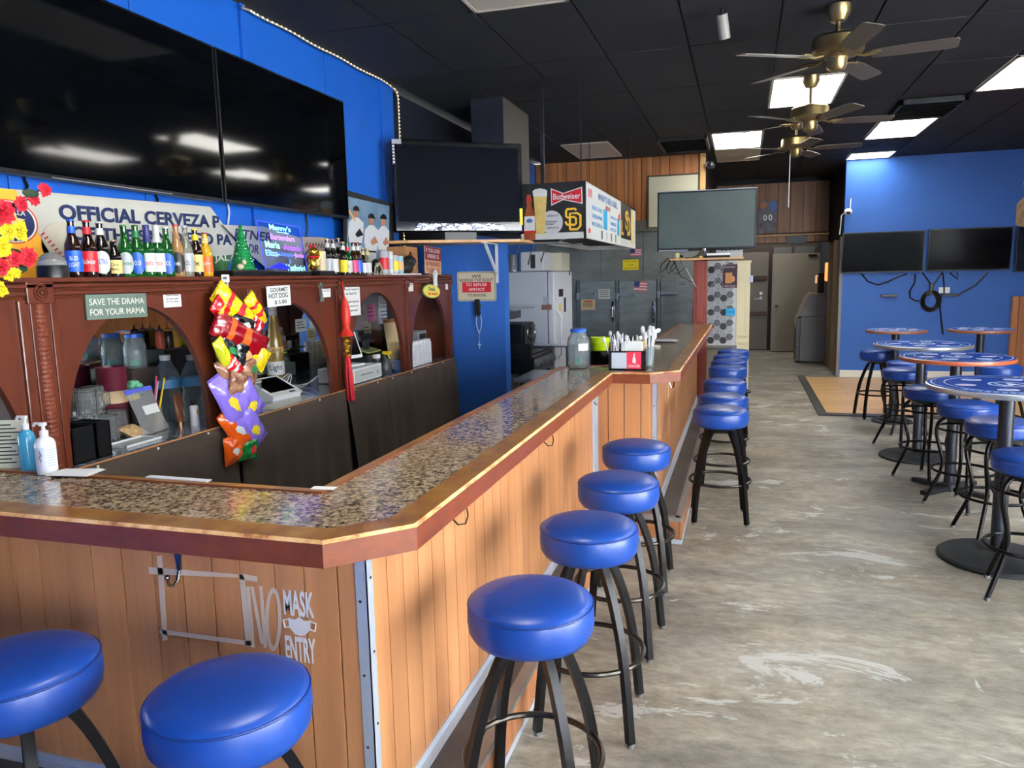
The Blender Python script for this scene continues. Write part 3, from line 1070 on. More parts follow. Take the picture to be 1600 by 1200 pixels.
# ---- white tape and stencil lettering on the left panel
M_tape = mat('faded_white_vinyl', (206, 186, 172), 0.6)
M_vinyl = mat('white_vinyl', (244, 243, 242), 0.5)


def on_left(px, py):
    p = at(px, py, 1, FY - 0.0012)
    return p.x, p.z


def strip(pts, m=M_tape, name='tape_strip'):
    poly = [on_left(*p) for p in pts]
    quad_on(poly, m, name, bf, frame((0, FY - 0.0008, 0), (1, 0, 0), (0, 0, 1)), 0.0005)


strip([(245, 869), (253, 868), (262, 1000), (254, 1001)])
strip([(232, 886), (380, 898), (380, 903), (233, 897)])
strip([(374, 896), (402, 901), (402, 909), (374, 905)])
strip([(374, 902), (382, 903), (392, 1010), (384, 1009)])
strip([(249, 983), (392, 1002), (392, 1009), (249, 990)])
# faded N and O
strip([(384, 917), (390, 916), (398, 1012), (392, 1011)], M_tape, 'stencil_letter')
strip([(391, 917), (396, 917), (412, 1006), (407, 1006)], M_tape, 'stencil_letter')
strip([(405, 916), (410, 916), (417, 1012), (412, 1012)], M_tape, 'stencil_letter')
o_out, o_in = [], []
for k in range(20):
    a = 2 * PI * k / 20
    o_out.append(on_left(427 + 13 * math.cos(a), 968 + 50 * math.sin(a)))
    o_in.append(on_left(427 + 7 * math.cos(a), 968 + 42 * math.sin(a)))
om = MB()
vs = [(x_, z_) for x_, z_ in o_out + o_in]
om.add([Vector((a, FY - 0.0012, b)) for a, b in vs], [(k, (k + 1) % 20, 20 + (k + 1) % 20, 20 + k) for k in range(20)])
om.build('stencil_letter', M_tape, bf, 0)
for s, (x0, y0, x1, y1, hpx) in (('MASK', (443, 942, 490, 945, 40)), ('ENTRY', (446, 1012, 493, 1018, 38))):
    a, b = at(x0, y0, 1, FY - 0.002), at(x1, y1, 1, FY - 0.002)
    hh = abs(at(x0, y0 - hpx / 2, 1, FY).z - at(x0, y0 + hpx / 2, 1, FY).z)
    letters(s, M_vinyl, bf, frame((a + b) / 2, (1, 0, 0), (0, 0, 1)), width=(b - a).length, height=hh, offset=0.0025, extrude=0.0004)
c = at(468, 977, 1, FY - 0.002)
mk = MB()
mk.prism([(-0.035, 0.018), (-0.015, 0.014), (0, 0.024), (0.015, 0.014), (0.035, 0.018), (0.033, -0.008), (0.015, -0.027), (0, -0.03), (-0.015, -0.027), (-0.033, -0.008)], 0, 0.0006)
mk.tube([(-0.034, 0.014, 0), (-0.05, 0.01, 0), (-0.046, -0.012, 0), (-0.032, -0.008, 0)], 0.002, 5)
mk.tube([(0.034, 0.014, 0), (0.05, 0.01, 0), (0.046, -0.012, 0), (0.032, -0.008, 0)], 0.002, 5)
mk.build('mask_symbol', M_vinyl, bf, 0, M=frame(c, (1, 0, 0), (0, 0, 1)))
# ================================================================== stools and tall tables
M_vinylblue = mat('blue_vinyl', (20, 62, 142), 0.36, spec=0.5, bump=0.05, bscale=25, coat=0.08)
M_pipe = mat('dark_blue_piping', (16, 48, 116), 0.4)


def arc_pts(prof, n=4):
    """smooth a coarse (r, z) list with Catmull-Rom"""
    P = [Vector((r, 0, z)) for r, z in prof]
    out = []
    for i in range(len(P) - 1):
        p0, p1, p2, p3 = P[max(i - 1, 0)], P[i], P[i + 1], P[min(i + 2, len(P) - 1)]
        for k in range(n):
            t = k / n
            out.append(0.5 * ((2 * p1) + (p2 - p0) * t + (2 * p0 - 5 * p1 + 4 * p2 - p3) * t * t + (3 * p1 - p0 - 3 * p2 + p3) * t ** 3))
    out.append(P[-1])
    return out


def make_bar_stool():
    t = thing('bar_stool', 'proto', 'bar stool')
    seat = [(0.02, 0.605), (0.14, 0.6), (0.163, 0.606), (0.175, 0.625), (0.178, 0.65), (0.177, 0.69), (0.172, 0.7), (0.160, 0.709), (0.13, 0.718), (0.08, 0.7235), (0.03, 0.7245), (0.0, 0.7245)]
    MB().lathe(seat, 48, cap=False).build('seat', M_vinylblue, t, 60)
    MB().torus(0.1745, 0.0032, 0.695, 48, 6).build('piping', M_pipe, t)
    sm = MB().lathe([(0.0, 0.574), (0.085, 0.575), (0.095, 0.585), (0.12, 0.6), (0.0, 0.603)], 24)
    sm.build('swivel_plate', M_black, t)
    prof = arc_pts([(0.072, 0.592), (0.125, 0.5), (0.178, 0.36), (0.208, 0.22), (0.226, 0.08), (0.234, 0.014)])
    lg = MB().tube(prof, 0, flat=(0.026, 0.026, (0, 1, 0))).mesh('leg', M_black, 20)
    for k in range(4):
        a = PI / 4 + k * PI / 2
        l_ = link('leg', lg, t, rot=(0, 0, a))
        MB().cyl((0.234, 0, 0), (0.234, 0, 0.016), 0.013, 10).build('glide', mat('grey_glide', (96, 96, 96), 0.5), l_)
    MB().torus(0.196, 0.0095, 0.255, 40, 8).build('foot_ring', mat('foot_ring_metal', (60, 56, 52), 0.28, 0.9), t)
    return t


ST = make_bar_stool()
stool_spots = [  # px, py of seat top centre, rotation, label
    (30, 1047, 8, 'blue round-seat bar stool cut off by the left edge of the picture'),
    (358, 1092, 5, 'blue round-seat bar stool below the white mask lettering, largest in view'),
    (829, 946, 0, 'blue round-seat bar stool nearest on the aisle side of the bar'),
    (920, 829, 2, 'second blue bar stool along the aisle side, behind the nearest one'),
    (966, 758, -3, 'third blue bar stool along the aisle side of the near bar section'),
    (994, 703, 0, 'fourth blue bar stool along the aisle, in front of the step corner'),
    (1126, 645, 4, 'nearest blue stool of the far row, standing clear on the bare floor'),
    (1129, 624, -5, 'second blue stool of the row along the far bar section'),
    (1132, 600, 3, 'third blue stool of the row along the far bar section'),
    (1137, 578, 0, 'fourth blue stool of the row along the far bar section'),
    (1139, 568, 5, 'fifth blue stool of the row along the far bar section'),
    (1141, 559.5, -4, 'sixth blue stool of the row along the far bar section'),
    (1146, 551, 0, 'farthest blue stool of the row, beside the cream door post')]
SEAT_Z = 0.722
for k, (px, py, rz, lab) in enumerate(stool_spots):
    o = ST if k == 0 else copy_tree(ST)
    p = at(px, py, 2, SEAT_Z)
    o.location = (p.x, p.y, 0)
    o.rotation_euler = (0, 0, math.radians(rz))
    o.scale = (1.01, 1.01, 1.057)
    tag(o, lab, 'bar stool', 'bar stools along the bar')


def make_table_stool():
    t = thing('table_stool', 'proto', 'stool')
    seat = [(0.02, 0.612), (0.15, 0.606), (0.174, 0.613), (0.181, 0.63), (0.179, 0.645), (0.183, 0.66), (0.181, 0.678), (0.172, 0.69), (0.14, 0.70), (0.08, 0.706), (0.0, 0.707)]
    MB().lathe(seat, 44, cap=False).build('seat', M_vinylblue, t, 60)
    MB().torus(0.179, 0.003, 0.681, 44, 6).build('piping', M_pipe, t)
    sp = MB().lathe([(0.0, 0.575), (0.11, 0.575), (0.12, 0.585), (0.16, 0.606), (0.0, 0.609)], 24)
    sp.build('swivel_plate', M_black, t)
    prof = arc_pts([(0.13, 0.588), (0.165, 0.55), (0.172, 0.48), (0.148, 0.38), (0.128, 0.29), (0.146, 0.2), (0.205, 0.06), (0.224, 0.012)])
    lg = MB().tube(prof, 0.012, 8).mesh('leg', M_black, 60)
    for k in range(4):
        a = PI / 4 + k * PI / 2
        l_ = link('leg', lg, t, rot=(0, 0, a))
        MB().cyl((0.224, 0, 0), (0.224, 0, 0.014), 0.0135, 10).build('glide', mat('grey_glide', (150, 150, 150)), l_)
    MB().torus(0.172, 0.008, 0.525, 36, 6).build('upper_ring', M_black, t)
    MB().torus(0.188, 0.009, 0.245, 36, 6).build('foot_ring', M_black, t)
    return t


TS = make_table_stool()
ts_spots = [
    (1618, 716, 75, 'blue stool at the right edge of the picture beside the nearest table base'),
    (1563, 662, 10, 'blue stool just behind the nearest table column'),
    (1512, 634, 40, 'blue stool with a creased seat under the nearest table rim'),
    (1453, 609, 40, 'blue stool left of the red-edged table column'),
    (1413, 580, 35, 'blue stool in front of the silver-edged middle table column'),
    (1418, 568, 5, 'blue stool half hidden behind another by the silver-edged middle table')]
for k, (px, py, rz, lab) in enumerate(ts_spots):
    o = TS if k == 0 else copy_tree(TS)
    p = at(px, py, 2, 0.705)
    o.location = (p.x, p.y, 0)
    o.rotation_euler = (0, 0, math.radians(rz))
    o.scale = (1.03, 1.03, 1.045)
    tag(o, lab, 'stool', 'stools at the tall tables')
for (px, py, rz, lab) in ((1371, 551.5, 10, 'dark blue stool at the far left, beside the small brown-edged table'), (1562, 575, 30, 'dark blue stool under the red-edged table at the right post')):
    o = copy_tree(ST)
    p = at(px, py, 2, SEAT_Z)
    o.location = (p.x, p.y, 0)
    o.rotation_euler = (0, 0, math.radians(rz))
    tag(o, lab, 'stool', 'stools at the tall tables')

M_tabblue = mat('table_print_blue', (14, 64, 170), 0.22, coat=0.4)
M_tabwhite = mat('table_print_white', (214, 226, 240), 0.25, coat=0.4)
M_tablight = mat('table_print_light_blue', (120, 178, 226), 0.25, coat=0.4)
M_tabred = mat('table_print_red', (206, 62, 66), 0.3)
M_col = mat('grey_black_column', (46, 50, 58), 0.35, 0.5)
M_base = mat('cast_iron_base', (42, 45, 48), 0.5, 0.4)
TZ = 1.0
rim = {'silver': mat('silver_table_rim', (168, 174, 180), 0.3, 0.7), 'red': mat('red_wood_table_rim', (168, 86, 54), 0.35, coat=0.3), 'brown': mat('brown_wood_table_rim', (136, 84, 58), 0.4, coat=0.2)}


def ring_arc(m, r0, r1, a0, a1, z, n=10, mi=0):
    vs, fs = [], []
    for k in range(n + 1):
        a = a0 + (a1 - a0) * k / n
        vs += [(r0 * math.cos(a), r0 * math.sin(a), z), (r1 * math.cos(a), r1 * math.sin(a), z)]
    for k in range(n):
        fs.append((2 * k, 2 * k + 1, 2 * k + 3, 2 * k + 2))
    m.add(vs, fs, mi)


def pub_table(label, px, py, R, rimk, Rb, seed):
    p = at(px, py, 2, TZ)
    t = thing('pub_table', label, 'table', (p.x, p.y, 0), group='tall round tables with printed tops')
    MB().lathe([(0.0, TZ - 0.032), (R - 0.02, TZ - 0.032), (R - 0.004, TZ - 0.028), (R, TZ - 0.016), (R - 0.003, TZ - 0.003), (R - 0.012, TZ)], 56).build('table_top', rim[rimk], t, 50)
    top = MB().lathe([(0.0, TZ), (R - 0.012, TZ), (R - 0.012, TZ + 0.001), (0, TZ + 0.001)], 56, cap=False)
    tp = top.build('printed_top', M_tabblue, t, 0)
    rd = random.Random(seed)
    z = TZ + 0.0018
    pm = MB()
    ring_arc(pm, R - 0.035, R - 0.028, 0, 2 * PI, z, 56, 0)
    ring_arc(pm, R - 0.10, R - 0.094, 0, 2 * PI, z, 56, 0)
    for k in range(3):
        a = rd.random() * 2 + k * 2.1
        for q in range(9):
            ring_arc(pm, R - 0.085, R - 0.048, a + q * 0.11, a + q * 0.11 + 0.075, z, 3, 1)
    # centre badge: ring with monogram bars
    ring_arc(pm, 0.085, 0.1, 0, 2 * PI, z, 28, 0)
    pm.build('print_rings', [M_tabwhite, M_tablight], tp, 0)
    letters('LA', M_tabwhite, tp, T((0, 0, z)) @ Matrix.Rotation(0.3, 4, 'Z'), name='monogram', width=0.11, height=0.09, offset=0.004, extrude=0.0003)
    nb = 6
    for k in range(nb):
        a = 2 * PI * k / nb + rd.random() * 0.3
        r_ = (R - 0.1 + 0.1) * 0.55
        cx, cy = r_ * math.cos(a), r_ * math.sin(a)
        b = MB()
        b.prism(ell(cx, cy, 0.052, 0.034, 16), z - 0.0006, z, 0)
        b.prism([(cx - 0.03, cy - 0.006), (cx + 0.03, cy - 0.006), (cx + 0.03, cy + 0.006), (cx - 0.03, cy + 0.006)], z, z + 0.0004, 1)
        b.build('print_badge', [M_tabwhite, M_tabred if k % 3 == 0 else M_tabblue], tp, 0)
    MB().cyl((0, 0, 0.03), (0, 0, TZ - 0.03), 0.038, 24).build('column', M_col, t)
    sp = MB()
    sp.box(-0.16, 0.16, -0.025, 0.025, TZ - 0.045, TZ - 0.032)
    sp.box(-0.025, 0.025, -0.16, 0.16, TZ - 0.045, TZ - 0.032)
    sp.build('spider', M_base, t, 0)
    if rimk == 'red':
        bs = MB()
        for q in range(4):
            bs.bev(0.0, 0.29, -0.03, 0.03, 0.0, 0.035, 0.008, M=Matrix.Rotation(q * PI / 2 + 0.75, 4, 'Z'))
        bs.lathe([(0.06, 0), (0.06, 0.05), (0.04, 0.06)], 20)
        bs.build('base', M_base, t, 0)
        return
    MB().lathe([(0, 0), (Rb, 0), (Rb, 0.016), (Rb - 0.012, 0.026), (Rb * 0.6, 0.034), (0.07, 0.042), (0.05, 0.055), (0, 0.055)], 48).build('base', M_base, t)


pub_table('nearest tall round table with silver rim and blue printed top, cut by the right edge', 1576, 601, 0.405, 'silver', 0.30, 1)
pub_table('tall round table with orange-red rim and blue printed top', 1495, 557, 0.375, 'red', 0.24, 2)
pub_table('tall round table with silver rim and blue printed top in the middle of the group', 1441, 537, 0.385, 'silver', 0.30, 3)
pub_table('small brown-rimmed tall round table at the left, nearest the corridor', 1400, 515, 0.30, 'brown', 0.2, 4)
pub_table('small brown-rimmed tall round table at the right, in front of the wooden post', 1533, 514, 0.315, 'brown', 0.26, 5)
# ================================================================== back bar
XF = -2.5
TOPZ = 1.68
CZ = 0.94
bb_ = thing('back_bar_cabinet', 'red-brown arched back bar cabinet with carved pilasters and mirrored back', 'cabinet', (XF, 0.95, 0))
YB = 0.95


def Lc(p):
    """world point to cabinet coordinates"""
    return Vector((p[0] - XF, p[1] - YB, p[2]))


def arch_panel(y0, y1, a0, a1, zs, zt, ztop=1.6):
    m = MB()
    n = 28
    cy, hw = (a0 + a1) / 2, (a1 - a0) / 2
    arc = []
    for k in range(n + 1):
        th = PI - PI * k / n
        arc.append((cy + hw * math.cos(th), zs + (zt - zs) * math.sin(th) ** 0.85 if 0 < k < n else zs))
    for x, flip in ((0.0, 0), (-0.03, 1)):
        vs, fs = [], []
        for (y, z) in arc:
            vs += [(x, y - YB, z), (x, y - YB, ztop)]
        for k in range(n):
            fs.append((2 * k, 2 * k + 1, 2 * k + 3, 2 * k + 2))
        m.add(vs, fs)
        m.add([(x, y0 - YB, zs), (x, a0 - YB, zs), (x, a0 - YB, ztop), (x, y0 - YB, ztop)], [(0, 1, 2, 3)])
        m.add([(x, a1 - YB, zs), (x, y1 - YB, zs), (x, y1 - YB, ztop), (x, a1 - YB, ztop)], [(0, 1, 2, 3)])
    vs, fs = [], []
    for (y, z) in arc:
        vs += [(0, y - YB, z), (-0.03, y - YB, z)]
    for k in range(n):
        fs.append((2 * k, 2 * k + 1, 2 * k + 3, 2 * k + 2))
    m.add(vs, fs)
    for y in (y0, y1):
        m.add([(0, y - YB, zs), (-0.03, y - YB, zs), (-0.03, y - YB, ztop), (0, y - YB, ztop)], [(0, 1, 2, 3)])
    return m.build('arch_panel', M_redbrown, bb_, 25)


sections = [(0.95, 2.11, 1.05, 2.085, 1.56), (2.12, 3.16, 2.265, 3.085, 1.555), (3.16, 4.33, 3.27, 4.26, 1.535), (4.42, 5.40, 4.50, 5.34, 1.56), (5.40, 6.33, 5.49, 6.27, 1.545)]
for (y0, y1, a0, a1, zt) in sections:
    arch_panel(y0, y1, a0, a1, CZ, zt)
# pilasters
M_carve = mat('carved_stain', (92, 40, 24), 0.35, rgb2=(112, 52, 32), vscale=70, bump=0.3, bscale=55)
for (y0, y1, kind) in ((2.10, 2.262, 'big'), (3.15, 3.235, 'small'), (4.34, 4.44, 'small'), (5.37, 5.44, 'small'), (6.30, 6.345, 'small')):
    m = MB().bev(-0.05, 0.012, y0 - YB, y1 - YB, CZ, 1.6, 0.006)
    o = m.build('pilaster', M_redbrown, bb_, 0)
    w = y1 - y0
    if kind == 'big':
        c0, c1 = y0 + 0.05, y0 + 0.125
    else:
        c0, c1 = y0 + w * 0.25, y1 - w * 0.25
    for yy_ in (c0 - 0.008, c1 + 0.002):
        MB().bev(0.012, 0.018, yy_ - YB, yy_ + 0.008 - YB, CZ, 1.585, 0.002).build('reed', M_redbrown, o, 0)
    cv = MB()
    nseg = 36
    for k in range(nseg):
        z = CZ + 0.02 + k * (0.62 / nseg)
        cv.ball((0.014, (c0 + c1) / 2 - YB, z + 0.008), (c1 - c0) * 0.32, 8, s=(0.5, 1, 0.75))
    cv.build('rope_carving', M_carve, o)
    bk = MB().bev(-0.0, 0.024, c0 - 0.02 - YB, c1 + 0.02 - YB, 1.585, 1.665, 0.004)
    b_ = bk.build('rosette_block', M_redbrown, o, 0)
    rz = MB()
    for q in range(2):
        rz.torus(0.028 - 0.012 * q, 0.004, 0, 20, 6)
    rz.ball((0, 0, 0), 0.008, 8)
    rz.build('rosette', M_redbrown, b_, M=frame(Lc((XF + 0.026, (c0 + c1) / 2, 1.625)), (0, 1, 0), (0, 0, 1)))
# cornice with three ridges
cprof = [(-0.57, 1.6), (0.005, 1.6), (0.008, 1.612), (0.018, 1.616), (0.018, 1.628), (0.01, 1.632), (0.012, 1.64), (0.024, 1.644), (0.024, 1.655), (0.016, 1.659), (0.03, 1.664), (0.03, TOPZ), (-0.57, TOPZ)]
m = MB()
m.prism(cprof, 0, 6.345 - 0.95, M=Matrix(((1, 0, 0, 0), (0, 0, 1, 0), (0, 1, 0, 0), (0, 0, 0, 1))))
m.build('cornice', M_redbrown, bb_, 0)
MB().box(-0.57, 0.01, 0, 0.02, 0, 1.6).build('side_panel', M_redbrown, bb_, 0)
MB().box(-0.47, 0.01, 6.325 - YB, 6.345 - YB, 0, 1.6).build('side_panel', M_redbrown, bb_, 0)
for y in (2.09, 3.19, 4.38, 5.40):
    MB().box(-0.53, -0.03, y - 0.01 - YB, y + 0.01 - YB, CZ, 1.6).build('divider', M_redbrown, bb_, 0) if y == 2.09 else None
MB().box(-0.537, -0.531, 0.02, 6.14 - YB, CZ, 1.6).build('mirror', mat('mirror_silver', (205, 212, 212), 0.01, 1.0), bb_, 0)
MB().box(-0.57, -0.538, 0.0, 6.14 - YB, 0, 1.6).build('back_board', M_dark, bb_, 0)
M_marb = mat('blue_grey_laminate', (46, 52, 72), 0.15, rgb2=(150, 156, 170), vscale=26, coat=0.3)
MB().box(-0.535, 0.02, 0.02, 6.32 - YB, CZ - 0.035, CZ).build('counter', M_marb, bb_, 0)
MB().bev(0.02, 0.032, 0.02, 6.32 - YB, CZ - 0.04, CZ + 0.003, 0.003).build('counter_edge', wood('edge_wood', (150, 92, 46), (176, 116, 66), (190, 132, 80), 'y', 0.6), bb_, 0)
MB().box(-0.35, -0.01, 0.02, 6.32 - YB, 0.0, CZ - 0.035).build('carcass', mat('dark_carcass', (30, 22, 18), 0.7), bb_, 0)

# cloth curtains tacked along the counter edge
M_cloth = mat('brown_curtain_cloth', (66, 55, 47), 0.85, var=0.15, vscale=3, bump=0.08, bscale=200)
M_pin = mat('pearl_pin', (232, 228, 218), 0.3)


def curtain(label, y0, y1, z0, amp, seed, x=XF + 0.035):
    t = thing('curtain', label, 'curtain', (x, y0, 0), group='brown curtains under the back bar counter')
    rd = random.Random(seed)
    ph = [rd.random() * 6 for _ in range(3)]
    nu, nv = 60, 10
    vs, fs = [], []
    for j in range(nv + 1):
        for i in range(nu + 1):
            u, v = i / nu, j / nv
            y = (y1 - y0) * u
            d = amp * v ** 0.7 * (math.sin(14 * u * (y1 - y0) + ph[0]) + 0.6 * math.sin(33 * u * (y1 - y0) + ph[1]) + 1.2)
            vs.append((max(0, d), y, CZ - 0.002 + (z0 - CZ) * v + 0.01 * v * math.sin(5 * u + ph[2])))
    for j in range(nv):
        for i in range(nu):
            a = j * (nu + 1) + i
            fs.append((a, a + 1, a + nu + 2, a + nu + 1))
    mm = MB().add(vs, fs)
    o = mm.build('cloth', M_cloth, t, 180)
    sd = o.modifiers.new('thickness', 'SOLIDIFY')
    sd.thickness = 0.003
    k = 0.12
    while k < y1 - y0 - 0.03:
        MB().ball((0.003, k, CZ - 0.012), 0.0065, 8, s=(0.7, 1, 1)).build('push_pin', M_pin, t)
        k += 0.33
    return t


curtain('long brown curtain at the left, below the glass mugs', 1.9, 3.22, 0.2, 0.012, 1)
curtain('brown curtain under the white tablet, right of the chip bags', 3.25, 4.36, 0.25, 0.022, 2)
curtain('narrow folded brown curtain behind the red tassel', 4.345, 4.95, 0.38, 0.034, 3, XF + 0.04)
curtain('brown curtain at the right end next to the blue partition', 4.93, 6.34, 0.2, 0.02, 4)


# ------------------------------------------------------------------ signs fixed to the cabinet
def bbface(px, py, x=XF + 0.004):
    return at(px, py, 0, x)


def sign(name, label, cat, corners, m, x, lines=(), thick=0.002, tilt=0.0, frame_m=None, group=None):
    """flat sign facing the room on plane x; corners = (px0,py0,px1,py1) left/right, top/bottom"""
    a = at(corners[0], corners[1], 0, x)
    b = at(corners[2], corners[3], 0, x)
    c = (a + b) / 2
    w, h = abs(b.y - a.y), abs(a.z - b.z)
    t = thing(name, label, cat, c, group=group)
    t.matrix_world = frame(c, (0, math.cos(tilt), math.sin(tilt)), (0, -math.sin(tilt), math.cos(tilt)))
    MB().bev(-w / 2, w / 2, -h / 2, h / 2, -thick, 0, 0.0008).build('board', m, t, 0)
    for (s, cx, cy, fw, fh, lm) in lines:
        letters(s, lm, t, T((cx * w / 2, cy * h / 2, 0.0004)), width=fw * w, height=fh * h, offset=0.0006, extrude=0.0003)
    return t, w, h


M_sage = mat('sage_green_board', (88, 104, 94), 0.6)
M_cream = mat('cream_lettering', (226, 226, 214), 0.6)
sign('drama_sign', 'sage green sign reading SAVE THE DRAMA FOR YOUR MAMA', 'sign', (133, 461, 231, 494), M_sage, XF + 0.012, [('SAVE THE DRAMA', 0, 0.4, 0.9, 0.26, M_cream), ('FOR YOUR MAMA', 0, -0.42, 0.9, 0.26, M_cream)], 0.008, tilt=-0.01)
sign('price_note', 'small white price note right of the green drama sign', 'note', (254, 452, 284, 479), M_paper, XF + 0.003, [('Service Charge', 0, 0.3, 0.7, 0.1, M_ink), ('on card sales', 0, -0.05, 0.7, 0.1, M_ink), ('50 Cent Charge', 0, -0.4, 0.7, 0.1, M_ink)])
sign('hot_dog_sign', 'white handwritten card reading GOURMET HOT DOG $5.00', 'sign', (416, 447, 455, 477), M_paper, XF + 0.036, [('GOURMET', 0.05, 0.62, 0.75, 0.2, M_ink), ('HOT DOG', -0.05, 0.05, 0.8, 0.24, M_ink), ('$ 5.00', 0.1, -0.62, 0.5, 0.22, M_ink)], tilt=0.02)
sign('small_note', 'small white note beside the dried herb bundle', 'note', (501, 445, 517, 464), M_paper, XF + 0.003, [('No tabs', 0, 0.4, 0.6, 0.14, M_ink), ('Cash only', 0, 0, 0.7, 0.14, M_ink)])
sign('paper_notice', 'creased white paper notice beside the red tassel ornament', 'notice', (534, 444, 564, 492), M_paper, XF + 0.006, [('You are required', 0, 0.65, 0.8, 0.08, M_ink), ('to have ID', 0, 0.4, 0.6, 0.08, M_ink), ('ID cards must be', 0, -0.1, 0.8, 0.08, M_ink), ('presented to', 0, -0.4, 0.7, 0.08, M_ink), ('be served', 0, -0.65, 0.6, 0.08, M_ink)])
sign('small_note', 'small white note on the post left of the yellow oval sign', 'note', (638, 440, 646, 455), M_paper, XF + 0.014, [('Menu', 0, 0.4, 0.6, 0.14, M_ink)])
sign('small_note', 'small white note at the right end of the cabinet', 'note', (696, 438, 704, 452), M_paper, XF + 0.003, [('Tips', 0, 0.4, 0.6, 0.14, M_ink)])
# yellow oval hanging sign with a bottle opener
c = bbface(675, 455, XF + 0.03)
t = thing('oval_sign', 'yellow oval sign with coloured lettering hanging over the last arch', 'sign', c)
t.matrix_world = frame(c, (0, 1, -0.06), (0, 0.06, 1))
MB().prism(ell(0, 0, 0.175, 0.052, 28), -0.01, 0).build('board', mat('yellow_oval', (226, 206, 92), 0.5), t, 0)
MB().prism(ell(0, 0, 0.182, 0.058, 28), -0.014, -0.002).build('rim', mat('green_rim', (92, 128, 84), 0.5), t, 0)
letters('Drink', mat('green_letter', (40, 110, 60), 0.5), t, T((0.0, 0.018, 0.001)), width=0.14, height=0.035, offset=0.002)
letters('up beach!', mat('red_letter', (196, 50, 40), 0.5), t, T((0.02, -0.022, 0.001)), width=0.2, height=0.034, offset=0.002)
MB().tube([(-0.1, 0.04, 0), (-0.02, 0.16, 0), (0.05, 0.05, 0)], 0.002, 5).build('cord', mat('jute', (150, 130, 96), 0.8), t)
c = bbface(680, 436, XF + 0.045)
t = thing('bottle_opener', 'white looped bottle opener hanging above the yellow oval sign', 'bottle opener', c)
m = MB().tube([(0, 0.02, -0.06), (0, 0.016, 0.0), (0, 0.03, 0.05), (0, 0.0, 0.07), (0, -0.03, 0.05), (0, -0.016, 0.0), (0, -0.02, -0.06)], 0.011, 8)
m.build('loop', M_white, t)
# tiny card with clip above the chips, paper clip, dried herbs
sign('clip_card', 'tiny white card on the cabinet edge above the hanging chip bags', 'card', (346, 429, 359, 441), M_paper, XF + 0.034, [('MM', -0.2, 0.1, 0.5, 0.4, M_ink)])
c = bbface(388, 450, XF + 0.004)
t = thing('paper_clip', 'wire paper clip hooked on the cabinet left of the hot dog sign', 'clip', c)
MB().tube([(0.004, -0.012, -0.03), (0.004, -0.006, 0.03), (0.004, 0.006, 0.03), (0.004, 0.012, -0.03)], 0.002, 5).build('wire', M_steel, t)
c = bbface(500, 458, XF + 0.02)
t = thing('herb_bundle', 'bundle of dried grey-green herbs pinned left of a small note', 'herbs', c)
rd = random.Random(5)
m = MB()
for k in range(26):
    a = rd.uniform(-0.9, 0.9)
    l_ = rd.uniform(0.03, 0.075)
    s = -1 if k % 4 else 0.6
    m.tube([(rd.uniform(0, 0.015), 0, 0.02), (rd.uniform(0, 0.02), l_ * math.sin(a) * 0.6, 0.02 + s * l_)], 0.003, 4, radii=[0.002, 0.004])
m.build('stems', mat('dried_herb', (98, 104, 92), 0.8), t)

# ------------------------------------------------------------------ bottles on top
GL = {'brown': mat('brown_glass', (46, 22, 10), 0.06, trans=0.35, coat=0.5), 'black': mat('black_glass', (18, 14, 12), 0.06, coat=0.5), 'green': mat('green_glass', (26, 104, 40), 0.05, trans=0.55, coat=0.4),
      'clear': mat('clear_bottle_glass', (226, 226, 210), 0.03, trans=0.85), 'amber': mat('pale_amber_beer', (196, 150, 96), 0.05, trans=0.5, coat=0.4), 'yellow': mat('yellow_beer_glass', (226, 164, 24), 0.06, trans=0.25, coat=0.4)}


def col(name, c, r=0.45):
    return mat('col_' + name, c, r)


LB = dict(blue=col('label_blue', (24, 82, 190)), red=col('label_red', (190, 30, 40)), white=col('label_white', (226, 226, 222)), cream=col('label_cream', (214, 194, 120)), navy=col('label_navy', (36, 40, 104)), silver=col('label_silver', (176, 180, 186), 0.3), yellow=col('label_yellow', (228, 200, 40)), green=col('label_green', (30, 110, 56)), pink=col('label_pink', (214, 60, 110)), tan=col('label_tan', (196, 150, 96)), orange=col('label_orange', (222, 92, 30)), purple=col('label_purple', (126, 104, 206)), black=col('label_black', (22, 22, 24)), gold=col('label_gold', (190, 150, 70), 0.3), maroon=col('label_maroon', (128, 20, 30)))


